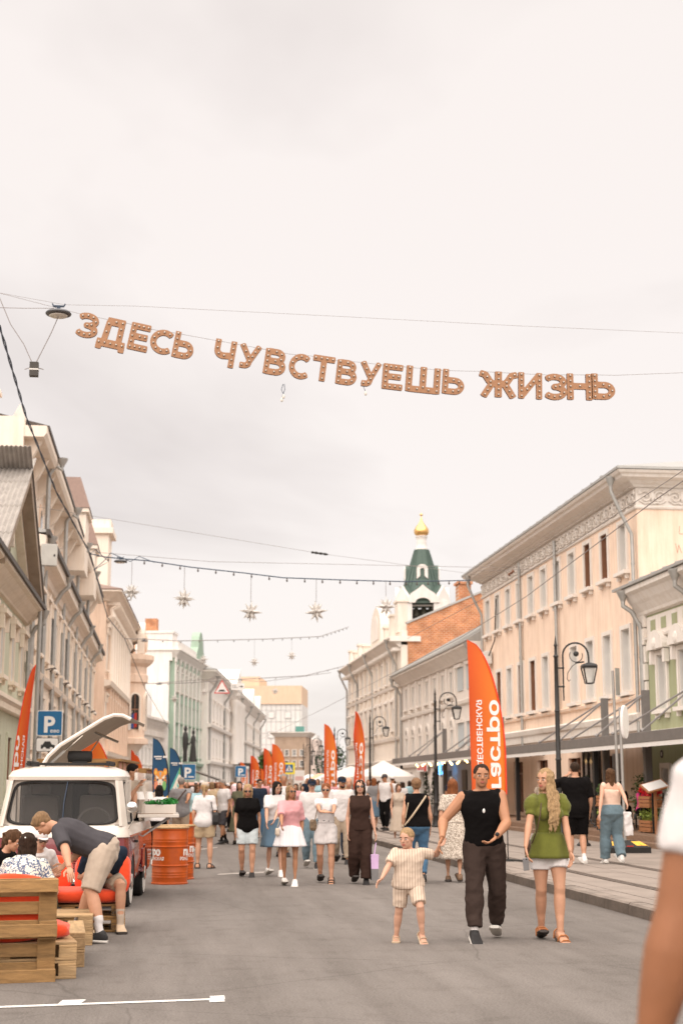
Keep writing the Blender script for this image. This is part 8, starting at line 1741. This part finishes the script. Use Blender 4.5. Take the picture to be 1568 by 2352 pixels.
p4 = person('young man in a dark cap, white T-shirt and light blue jeans', at(715, 1994), 0, 1.70, 'm', 'light', .93, stride=.09, head=(0, 4, 0), vox=MV, hair=('short', 'dark'), cap='navy', glasses='clear', top=dict(m='white', sleeve=.8, hem=-.05, loose=.014, sg=.014, sg2=.022, name='t_shirt'), bottom=dict(m='skyjeans', len=1.9, loose=.018, loose2=.030), shoes=('black', 'sneaker'))
p5 = person('woman in sunglasses, white T-shirt and white shorts with a black belt', at(748, 2028), -4, 1.61, 'f', 'fair', .97, stride=.08, head=(-6, 2, 0), vox=MV, hands=(('w', atY(764, 1880, 23.7)), ('w', atY(738, 1876, 23.7))), wrist_dir=((-.9, -.2, .2), (.9, -.3, .1)), hair=('pony', 'auburn'), glasses=True, top=dict(m='white', sleeve=.72, hem=.06, loose=.012, sg=.016, sg2=.024, name='t_shirt'), bottom=dict(m='white', kind='shorts', len=.62, loose=.014, loose2=.034, waist=.085), shoes=('black', 'sandal'))
b = MB(); b.loft([[p5.Tf(.086*math.cos(a*math.pi/10), .066*math.sin(a*math.pi/10), z) for a in range(20)] for z in (.075, .092)]); b.build('belt', SHOE['black'], p5.o, True)
p6 = person('bearded man in a navy cap, white shirt and beige trousers', at(784, 1984), 0, 1.76, 'm', 'tan', 1.02, stride=.10, head=(10, 4, 0), vox=MV, hair=('short', 'dark'), cap='navy', beard='dark', top=dict(m='white', sleeve=.7, hem=-.05, loose=.016, name='shirt'), bottom=dict(m='khaki', len=1.9, loose=.018, loose2=.022), shoes=('black', 'shoe'))
p7 = person('woman in sunglasses and a dark brown sleeveless jumpsuit carrying a lilac bag', at(827, 2030), -4, 1.66, 'f', 'light', 1.0, stride=.08, head=(-4, -3, 0), vox=MV, hair=('medium', 'dark'), glasses=True, hands=(('w', atY(866, 1938, 24.0)), None), top=dict(m='brown', sleeve=0, hem=-.02, loose=.018, name='vest'), bottom=dict(m='brown', len=1.97, loose=.022, loose2=.058, waist=.08), shoes=('black', 'shoe'))
pbg = thing('paper_bag', 'lilac and grey paper shopping bag in the brown jumpsuit woman\'s hand', 'bag', atY(859, 1998, 24.0)); b = MB(); b.loft([[(-.05, -.09, -.16), (.05, -.09, -.16), (.05, .09, -.16), (-.05, .09, -.16)], [(-.055, -.095, .02), (.055, -.095, .02), (.055, .095, .02), (-.055, .095, .02)]]); b.build('lower_half', FAB['grey'], pbg); b = MB(); b.loft([[(-.055, -.095, .021), (.055, -.095, .021), (.055, .095, .021), (-.055, .095, .021)], [(-.06, -.1, .24), (.06, -.1, .24), (.06, .1, .24), (-.06, .1, .24)]]); b.build('upper_half', mat('lilac_paper', (.60, .40, .62), .7), pbg)
b = MB(); b.tube([(0, -.05, .24), (.02, -.03, .36), (.03, 0, .42), (.02, .03, .36), (0, .05, .24)], .006, 5); b.build('handle', mat('lilac_paper', (.60, .40, .62), .7), pbg)
p8 = person('bald man behind the bearded man, mostly hidden', at(800, 1975), 0, 1.74, 'm', 'fair', 1.0, stride=.04, vox=.02, hair=('bald', 'grey'), top=dict(m='grey', sleeve=.6, name='t_shirt'), bottom=dict(m='navy', len=1.9))
p9 = person('grey-haired man with glasses pushed up, behind the woman in the midi skirt', at(650, 1968), 0, 1.83, 'm', 'tan', 1.0, stride=.04, vox=.02, hair=('crop', 'grey'), top=dict(m='white', sleeve=.6, name='t_shirt'), bottom=dict(m='khaki', len=1.9))
# handbags of the group
def shoulder_bag(label, q, side, z, m, size=(.05, .11, .09), y=0.02, back=False):
    sx = side; t = thing('handbag', label, 'handbag', W(q, q.Tf(sx*.12, y, z))); inv = Matrix.Translation(-t.location)
    L_ = lambda p: inv @ W(q, p)
    b = MB(); b.tube([L_(q.Tf(sx*.075, .0, .285)), L_(q.Tf(sx*.09, -.085 if not back else .085, .20)), L_(q.Tf(sx*.115, -.08 if not back else .07, .08)), L_(q.Tf(sx*.125, y, z+.05))], .009, 5); b.build('strap', m, t, True)
    b = MB(); c_ = L_(q.Tf(sx*.128, y, z)); b.loft([[c_+Vector((size[0]*a*k, size[1]*d*k, zz)) for a, d in ((-1, -1), (1, -1), (1, 1), (-1, 1))] for k, zz in ((.8, -size[2]), (1, -size[2]*.5), (.95, size[2]*.6), (.7, size[2]))]); b.build('bag_body', m, t, bevel=.012)
shoulder_bag('snake-print brown handbag of the woman in white shorts', p5, -1, .04, mat('snake_leather', (.22, .15, .09), .5, .5, 30))
shoulder_bag('cream handbag of the woman in the pink T-shirt', p3, -1, .0, mat('cream_leather', (.60, .50, .40), .5), (.03, .08, .06), -.06)
# ------------------------------------------------------------------ people seen from behind on the right
p10 = person('woman with a hair clip in a black top and blue jeans seen from behind', at(958, 2028), 176, 1.70, 'f', 'fair', 1.18, stride=.09, vox=MV, hair=('bun', 'lightbrown'), top=dict(m='black', sleeve=0, hem=-.005, loose=.016, name='vest'), bottom=dict(m='jeans', len=1.9, loose=.014, loose2=.020, hipg=.004), shoes=('black', 'shoe'))
shoulder_bag('beige crossbody bag strap on the woman in the black top', p10, 1, .02, mat('beige_leather', (.50, .38, .26), .6), (.03, .07, .06), .0, True)
b = MB(); b.tube([p10.Tf(-.085, .075, .285), p10.Tf(-.03, .108, .21), p10.Tf(.05, .108, .10), p10.Tf(.12, .06, .01)], .015, 5); b.build('diagonal_strap', mat('beige_leather', (.50, .38, .26), .6), p10.o, True)
p11 = person('red-haired woman in a pale floral midi dress seen from behind', at(1042, 2026), 172, 1.68, 'f', 'fair', 1.06, stride=.08, vox=MV, hair=('xlong', 'auburn'), top=dict(m='floral', sleeve=.75, hem=.03, loose=.014, sg=.018, sg2=.03, name='dress_bodice', flat=True), bottom=dict(m='floral', kind='skirt', zhem=.22, flare=.055, folds=7, waist=.09), shoes=('brown', 'shoe'))
p12 = person('man in a black polo shirt and long black shorts seen from behind on the pavement', at(1326, 1984, .15), 178, 1.84, 'm', 'fair', 1.08, stride=.06, vox=MV, hands=((.05, -.13, .86), None), pole=((1, .2, -.8), None), hair=('short', 'dark'), top=dict(m='black', sleeve=.95, hem=-.09, loose=.028, sg=.026, sg2=.04, name='polo_shirt'), bottom=dict(m='black', kind='shorts', len=1.02, loose=.03, loose2=.05), shoes=('white', 'sneaker'), socks=('white', False))
for k in (0, 1): b = MB(); a_ = p12.Lg[k][1].lerp(p12.Lg[k][2], .45); b.tube([a_+Vector((.0575*math.cos(u*.5+1), .060*math.sin(u*.5+1), -.02+.06*math.sin(u*1.7))) for u in range(7)], .006, 5); b.build('calf_tattoo', mat('tattoo_ink', (.12, .08, .07), .8), p12.o)
p13 = person('long-haired woman in a beige strapless top and wide blue jeans seen from behind', at(1408, 1984, .15), 184, 1.74, 'f', 'light', 1.12, stride=.10, vox=MV, hair=('xlong', 'brown'), hands=(('w', atY(1372, 1903, 26.4)), ('w', atY(1440, 1850, 26.3))), top=dict(m='nude', sleeve=-1, hem=.07, neck=.235, loose=.010, name='strapless_top', flat=True), bottom=dict(m='skyjeans', len=1.97, loose=.022, loose2=.060, waist=.085, hipg=.006), shoes=('white', 'sneaker'))
jk = thing('draped_jacket', 'white jacket draped over the arm of the woman in wide jeans', 'jacket', atY(1437, 1875, 26.35)); b = MB(); b.loft([[(x_+.03*s_, -.05+.1*math.sin(x_*30+s_)*.15+y_, -.42*s_+.08) for x_, y_ in ((-.07, -.03), (0, -.05), (.07, -.03), (.09, .03), (0, .05), (-.07, .03))] for s_ in (0, .3, .6, .9, 1.0)]); o = b.build('jacket_cloth', FAB['white'], jk); pend(o, .012, 4, wr=.012)
p14 = person('man in a cap, sunglasses and white tank top facing left on the pavement', at(885, 1908, .15), -35, 1.78, 'm', 'tan', 1.02, stride=.05, vox=.018, hair=('buzz', 'dark'), cap='charcoal', glasses=True, head=(-15, 0, 0), top=dict(m='white', sleeve=0, hem=-.03, loose=.014, name='tank_top'), bottom=dict(m='black', len=1.9, loose=.02), shoes=('black', 'shoe'))
p15 = person('dark-haired woman with a light top facing us behind the woman with the hair clip', at(915, 1938), 4, 1.62, 'f', 'light', 1.0, stride=.05, vox=.02, hair=('bob', 'brown'), top=dict(m='stone', sleeve=0, hem=-.03, name='top'), bottom=dict(m='stone', kind='skirt', zhem=.2, flare=.05), shoes=('black', 'shoe'))
# ------------------------------------------------------------------ left side
p17 = person('man in a grey shirt with a shoulder strap, one hand behind his back', at(413, 1962), 165, 1.76, 'm', 'tan', 1.12, stride=.02, vox=MV, hands=(None, ('w', atY(419, 1905, 32.7))), pole=(None, (-.9, .5, -.4)), hair=('crop', 'grey'), top=dict(m='grey', sleeve=.7, hem=-.06, loose=.018, name='shirt'), bottom=dict(m='khaki', len=1.9, loose=.018), shoes=('black', 'shoe'))
b = MB(); b.tube([p17.Tf(-.085, .07, .295), p17.Tf(-.01, .105, .19), p17.Tf(.09, .098, .05), p17.Tf(.135, .04, -.05)], .015, 5); b.build('diagonal_strap', mat('brown_leather', (.07, .035, .02), .5), p17.o, True)
p18 = person('blonde woman with a ponytail in a white T-shirt and beige shorts seen from behind', at(466, 1995), 172, 1.63, 'f', 'fair', 1.08, stride=.03, vox=MV, feet=[(.065, -.02, .045, 0, 6), (-.085, .02, .045, 0, -14)], hair=('pony', 'blonde'), cap='stone', top=dict(m='white', sleeve=.85, hem=-.06, loose=.016, sg=.016, sg2=.026, name='t_shirt'), bottom=dict(m='beige', kind='shorts', len=.72, loose=.018, loose2=.036), shoes=('black', 'sandal'))
shoulder_bag('large black shoulder bag of the woman in beige shorts', p18, -1, .04, SHOE['black'], (.06, .14, .12), .0, True)
p19 = person('man in a white polo shirt and dark shorts facing left', at(514, 1939), -70, 1.74, 'm', 'tan', 1.12, stride=.06, vox=.018, hair=('buzz', 'grey'), head=(0, 14, 0), top=dict(m='white', sleeve=.75, hem=-.06, loose=.02, name='polo_shirt'), bottom=dict(m='charcoal', kind='shorts', len=1.0, loose=.02, loose2=.03), shoes=('black', 'shoe'), socks=('black', True))
p20 = person('dark-haired woman in a light blue top bending over beside the barrel', at(447, 1945), 20, 1.62, 'f', 'tan', 1.1, stride=.02, head=(20, 22, 0), vox=.018, hair=('bob', 'brown'), top=dict(m='sky', sleeve=0, hem=-.05, loose=.016, name='top'), bottom=dict(m='pale_denim', len=1.5, loose=.018), shoes=('white', 'shoe'))
p21 = person('woman in a pink top and black trousers holding pink cotton candy', at(532, 1911), 15, 1.70, 'f', 'fair', 1.0, stride=.05, vox=.02, head=(20, 0, 0), hands=(('w', atY(542, 1838, 50.8)), None), hair=('medium', 'lightbrown'), glasses=True, top=dict(m='pink', sleeve=.9, hem=-.03, loose=.02, name='t_shirt'), bottom=dict(m='black', len=1.85, loose=.012), shoes=('black', 'shoe'))
cc = thing('cotton_candy', 'large pale pink cotton candy held up in the crowd', 'cotton candy', atY(549, 1818, 50.6)); b = MB(); leaves(b, (0, 0, 0), (.26, .2, .24), 10, .05, 1); b = MB(); b.ell((0, 0, 0), (.26, .22, .25), 14, 10); b.ell((.1, 0, -.12), (.16, .15, .16), 10, 8); b.ell((-.12, 0, .1), (.16, .15, .16), 10, 8); o = b.build('candy_floss', mat('candy_pink', (.80, .58, .60), .95, .06, 5, .5, 30), cc); pend(o, .03, 3, wr=.03, wrs=14); b = MB(); b.cyl((0, 0, -.2), (0, -.02, -.6), .008, n=5); b.build('stick', M_SIGNW, cc)
p22 = person('man in sunglasses and a navy T-shirt behind the woman in the black T-shirt', at(594, 1930), 20, 1.76, 'm', 'fair', 1.0, stride=.05, vox=.02, hair=('short', 'dark'), glasses=True, top=dict(m='navy', sleeve=.7, name='t_shirt'), bottom=dict(m='jeans', len=1.9), shoes=('black', 'shoe'))
p22b = person('person with long dark hair in green just left of the woman in the black T-shirt', at(548, 1940), 10, 1.68, 'f', 'fair', 1.0, stride=.05, vox=.022, hair=('xlong', 'black'), top=dict(m='olivedark', sleeve=.5, name='top'), bottom=dict(m='olivedark', kind='skirt', zhem=.2), shoes=('black', 'shoe'))
p23 = person('dark-haired server leaning out of the van window, hand at the mouth', (-0.50, 22.1, .26), 60, 1.62, 'm', 'fair', .9, stride=.0, vox=MV, head=(8, 8, 0), hands=(('w', Vector((-.42, 21.75, 1.2))), ('w', atY(318, 1806, 21.75))), pole=((.5, .5, -.5), (-.3, .2, -1)), hair=('short', 'black'), top=dict(m='stone', sleeve=.6, name='t_shirt'), bottom=dict(m='black', len=1.9))
p24 = person('customer in a white top and black trousers at the serving shelf', at(362, 1985), 170, 1.58, 'f', 'fair', 1.0, stride=.0, vox=.018, hair=('medium', 'black'), top=dict(m='white', sleeve=.6, hem=0.0, name='t_shirt'), bottom=dict(m='black', len=1.9, loose=.014), shoes=('white', 'sneaker'))
# ------------------------------------------------------------------ the seating corner
sit = lambda px, py, Y: atY(px, py, Y)
bent_p = Vector((-0.62, 15.65, 0))
bm_ = person('man in a dark T-shirt and beige shorts bending over the pallet table', bent_p, -98, 1.80, 'm', 'fair', 1.06, vox=NV, pitch=68, head=(0, 8, 0), fingers=True, legw=1.08, feet=[(('w', Vector((-.60, 15.45, .085))), -4, 2), (('w', Vector((-.88, 16.1, .085))), 0, -8)], pelvis=('w', Vector((-.58, 15.78, .90))), hands=(('w', atY(160, 1995, 15.2)), ('w', atY(150, 1985, 15.75))), pole=((.3, .6, .3), (-.3, .6, .3)), hair=('short', 'sand'), top=dict(m='charcoal', sleeve=.85, hem=-.02, loose=.018, sg=.018, sg2=.032, name='t_shirt'), bottom=dict(m='stone', kind='shorts', len=.98, loose=.020, loose2=.040, waist=.04, hipg=.006), shoes=('black', 'sneaker'), socks=('white', True), wr=.0028)
def seated(label, x, y, zs, face, H, sex, pitch, foot_dx=0.1, fz=.045, reach=.30, **k):
    return person(label, (x, y, 0), face, H, sex, pitch=pitch, pelvis=('w', Vector((x, y, zs+.075*H))), feet=[(foot_dx, -reach, fz, 0, 0), (-foot_dx, -reach-.02, fz, 0, 0)], kpole=((.2, -1, .6), (-.2, -1, .6)), **k)
s1 = seated('dark-haired woman with a hair clip and patterned top sitting with her back to us', -1.19, 13.02, .40, 172, 1.52, 'f', 30, hands=((.12, -.28, .42), (-.12, -.28, .42)), head=(8, -6, 0), hair=('medium', 'dark'), skin='fair', vox=NV, top=dict(m='doodle', sleeve=.8, hem=-.02, loose=.02, sg=.022, sg2=.035, name='t_shirt'), bottom=dict(m='olivedark', len=1.9, loose=.016), shoes=('black', 'shoe'), w=1.1)
b = MB(); b.ell(s1.hd(.15, .92, .55), (.014, .008, .012), 8, 5, s1.Rh); b.build('hair_clip', SHOE['white'], s1.o, True)
s2 = seated('girl with tied-back hair in a black printed T-shirt at the left edge', -1.66, 14.75, .40, 62, 1.52, 'f', 28, hands=((.12, -.30, .40), (-.12, -.30, .40)), head=(4, 16, 0), hair=('pony', 'brown'), skin='fair', vox=NV, top=dict(m='black', sleeve=.8, hem=-.02, loose=.02, name='t_shirt'), bottom=dict(m='jeans', len=1.9), shoes=('white', 'sneaker'))
s3 = seated('woman in a white cap, glasses and white shirt on the sofa facing us', -1.38, 16.75, .40, 14, 1.50, 'f', 42, hands=((.10, -.26, .40), (-.10, -.26, .40)), head=(10, -28, 0), hair=('pony', 'dark'), cap='white', glasses='clear', skin='light', vox=NV, top=dict(m='white', sleeve=.9, hem=-.02, loose=.02, name='shirt'), bottom=dict(m='olivedark', len=1.9), shoes=('white', 'sneaker'))
s4 = seated('man in a navy T-shirt and shorts on the right end of the sofa, half hidden', -.66, 16.9, .40, 8, 1.70, 'm', 50, reach=.26, hands=((-.02, -.26, .38), (-.08, -.27, .38)), head=(-10, 20, 0), hair=('short', 'dark'), skin='fair', vox=NV, top=dict(m='navy', sleeve=.8, hem=-.02, loose=.018, name='t_shirt'), bottom=dict(m='khaki', kind='shorts', len=.85, loose=.02, loose2=.03), shoes=('beige', 'shoe'), socks=('stone', True))
# printed words on the girl's shirt
vs, fs = text_mesh('FNOV', .060, .004, align='CENTER'); b = MB(); b.add([s2.Tf(v[0]*.55, -.088-.0, .185+v[1]*.55) for v in vs], fs); b.build('shirt_print', M_PRINT, s2.o, fix=False)
# ------------------------------------------------------------------ passer-by close to the camera
sh_, wr_ = atD(1622, 1812, 3.3), atD(1482, 2452, 3.22)
near = person('passer-by in a white T-shirt close to the camera, only an arm in view', (sh_.x+.215, sh_.y+.02, 0), 176, 1.92, 'm', 'brown', 1.0, stride=.0, vox=.012, hands=(('w', wr_), None), pole=((.55, .9, -.5), None), hair=('short', 'dark'), top=dict(m='white', sleeve=.50, hem=-.05, loose=.012, sg=.010, sg2=.016, name='t_shirt'), bottom=dict(m='jeans', len=1.9), shoes=('black', 'shoe'), armw=1.18)
# ------------------------------------------------------------------ terrace guests
t1 = seated('woman in a magenta top sitting at the terrace tables', 12.5, 38.6, .75, 20, 1.62, 'f', 8, hands=((.1, -.22, .5), (-.1, -.22, .5)), hair=('bun', 'black'), skin='tan', vox=.02, fz=.35, top=dict(m='magenta', sleeve=.5, name='top'), bottom=dict(m='black', len=1.9))
t2 = seated('person in a white shirt sitting at the right end of the terrace', 13.0, 37.9, .75, 60, 1.68, 'm', 8, hands=((.1, -.22, .5), (-.1, -.22, .5)), hair=('short', 'black'), skin='tan', vox=.02, fz=.35, top=dict(m='white', sleeve=.8, name='shirt'), bottom=dict(m='black', len=1.9))
t3 = seated('person with black hair sitting in the shade of the terrace awning', 12.2, 39.5, .78, 150, 1.66, 'f', 5, hands=((.1, -.22, .5), (-.1, -.22, .5)), hair=('bob', 'black'), skin='tan', vox=.02, fz=.35, top=dict(m='black', sleeve=.6, name='top'), bottom=dict(m='black', len=1.9))
t4 = person('dark-haired waitress with a pale shirt behind the blonde woman', (11.9, 47.0, .15), 20, 1.62, 'f', 'tan', .95, vox=.02, hair=('bun', 'black'), top=dict(m='stone', sleeve=.5, name='shirt'), bottom=dict(m='black', len=1.9))
t5 = person('bearded man in a navy shirt standing behind the second lamp post', (10.6, 55.2, .15), 30, 1.75, 'm', 'tan', 1.0, vox=.022, hair=('short', 'grey'), beard='dark', top=dict(m='navy', sleeve=.7, name='shirt'), bottom=dict(m='navy', len=1.9))
# ------------------------------------------------------------------ distant crowd: a few built figures, then copies
CV = .028
TPL = [person('', (0, 0, 0), 0, 1.70, 'f', 'fair', 1.0, stride=.05, vox=CV, hair=('medium', 'brown'), top=dict(m='white', sleeve=.7, name='t_shirt'), bottom=dict(m='jeans', len=1.9)),
       person('', (0, 0, 0), 180, 1.76, 'm', 'tan', 1.05, stride=.05, vox=CV, hair=('crop', 'dark'), top=dict(m='white', sleeve=.7, name='t_shirt'), bottom=dict(m='khaki', kind='shorts', len=1.0, loose=.02)),
       person('', (0, 0, 0), 0, 1.66, 'f', 'fair', 1.0, stride=.03, vox=CV, hair=('long', 'dark'), top=dict(m='pink', sleeve=.7, name='t_shirt'), bottom=dict(m='denim', kind='skirt', zhem=.25)),
       person('', (0, 0, 0), 180, 1.72, 'm', 'tan', 1.05, stride=.06, vox=CV, hair=('short', 'black'), cap='white', top=dict(m='navy', sleeve=.7, name='t_shirt'), bottom=dict(m='charcoal', len=1.9)),
       person('', (0, 0, 0), 90, 1.68, 'f', 'light', 1.0, stride=.06, vox=CV, hair=('bob', 'sand'), top=dict(m='stone', sleeve=.5, name='t_shirt'), bottom=dict(m='black', len=1.9))]
finalize()
CROWD = []
rc = random.Random(11)
fixed = [(344, 37, 2, 170), (356, 52, 3, 180), (462, 47, 3, 150), (475, 55, 1, 180), (487, 46, 4, 170), (500, 60, 0, 0), (515, 55, 1, 160), (493, 66, 2, 180), (523, 62, 3, 0), (560, 62, 4, 0), (575, 70, 0, 0), (607, 64, 1, 0), (618, 80, 2, 0), (560, 85, 3, 0), (680, 52, 0, 0), (693, 60, 4, 0), (705, 75, 1, 0), (730, 58, 0, 0), (742, 80, 2, 0), (765, 62, 3, 0), (858, 48, 2, 180), (845, 60, 0, 0), (870, 62, 4, 180), (900, 56, 3, 150), (832, 75, 1, 0), (812, 90, 2, 0), (790, 85, 4, -90), (905, 70, 1, 180), (755, 100, 0, 0), (720, 105, 1, 0), (690, 95, 3, 0), (665, 90, 4, 0), (640, 105, 0, 0), (600, 110, 1, 0), (580, 100, 2, 0), (540, 95, 4, 180), (520, 88, 0, 0), (505, 80, 1, 180), (480, 75, 2, 0), (450, 70, 3, 180), (430, 62, 0, 0), (437, 82, 4, 0), (470, 92, 1, 0), (555, 120, 2, 0), (625, 125, 3, 0), (700, 120, 0, 0), (925, 60, 2, 160), (940, 66, 0, 180)]
NAMES = ['woman in a {} top and jeans', 'man in a {} T-shirt and shorts', 'long-haired woman in a {} top and skirt', 'man in a white cap and {} T-shirt', 'woman in a {} top and black trousers']
COLS = ['white', 'pink', 'grey', 'black', 'sky', 'stone', 'navy', 'olivedark', 'lilac', 'beige']; CN = dict(sky='light blue', stone='cream', olivedark='dark olive')
used = set(); LAB = set()
WHERE = lambda px, D: ('near the blue flags' if px < 440 else 'left of the cotton candy' if px < 545 else 'behind the walking group' if px < 700 else 'near the middle orange flag' if px < 800 else 'by the white canopies')
for i, (px, D, k, fc) in enumerate(fixed):
    o = TPL[k].o if k not in used else copy_tree(TPL[k].o); used.add(k)
    p = atD(px, 1805, D); z = .13 if p.x > 5.8 else 0
    o.location = (p.x, p.y, z); o.rotation_euler = (0, 0, R(fc+(180 if k in (1, 3) else 270 if k == 4 else 0)*0+rc.uniform(-25, 25))); s_ = rc.uniform(.94, 1.04); o.scale = (s_, s_, s_)
    dist = 'nearer' if D < 56 else 'distant' if D < 90 else 'far-off'
    for try_ in range(40):
        c_ = rc.choice(COLS) if i % 3 or try_ > 6 else rc.choice(['white', 'stone', 'lilac'])
        lab_ = dist + ' ' + NAMES[k].format(CN.get(c_, c_)) + ' ' + WHERE(px, D)
        if lab_ not in LAB: break
    LAB.add(lab_)
    for chd in o.children:
        if chd.name.startswith('t_shirt') and chd.material_slots: chd.material_slots[0].link = 'OBJECT'; chd.material_slots[0].material = FAB[c_]
        if chd.name.startswith('hair') and chd.material_slots: chd.material_slots[0].link = 'OBJECT'; chd.material_slots[0].material = HAIR[rc.choice(['dark', 'black', 'brown', 'sand', 'lightbrown', 'auburn', 'grey'])]
    o['label'] = lab_; o['group'] = 'pedestrians in the distant crowd'
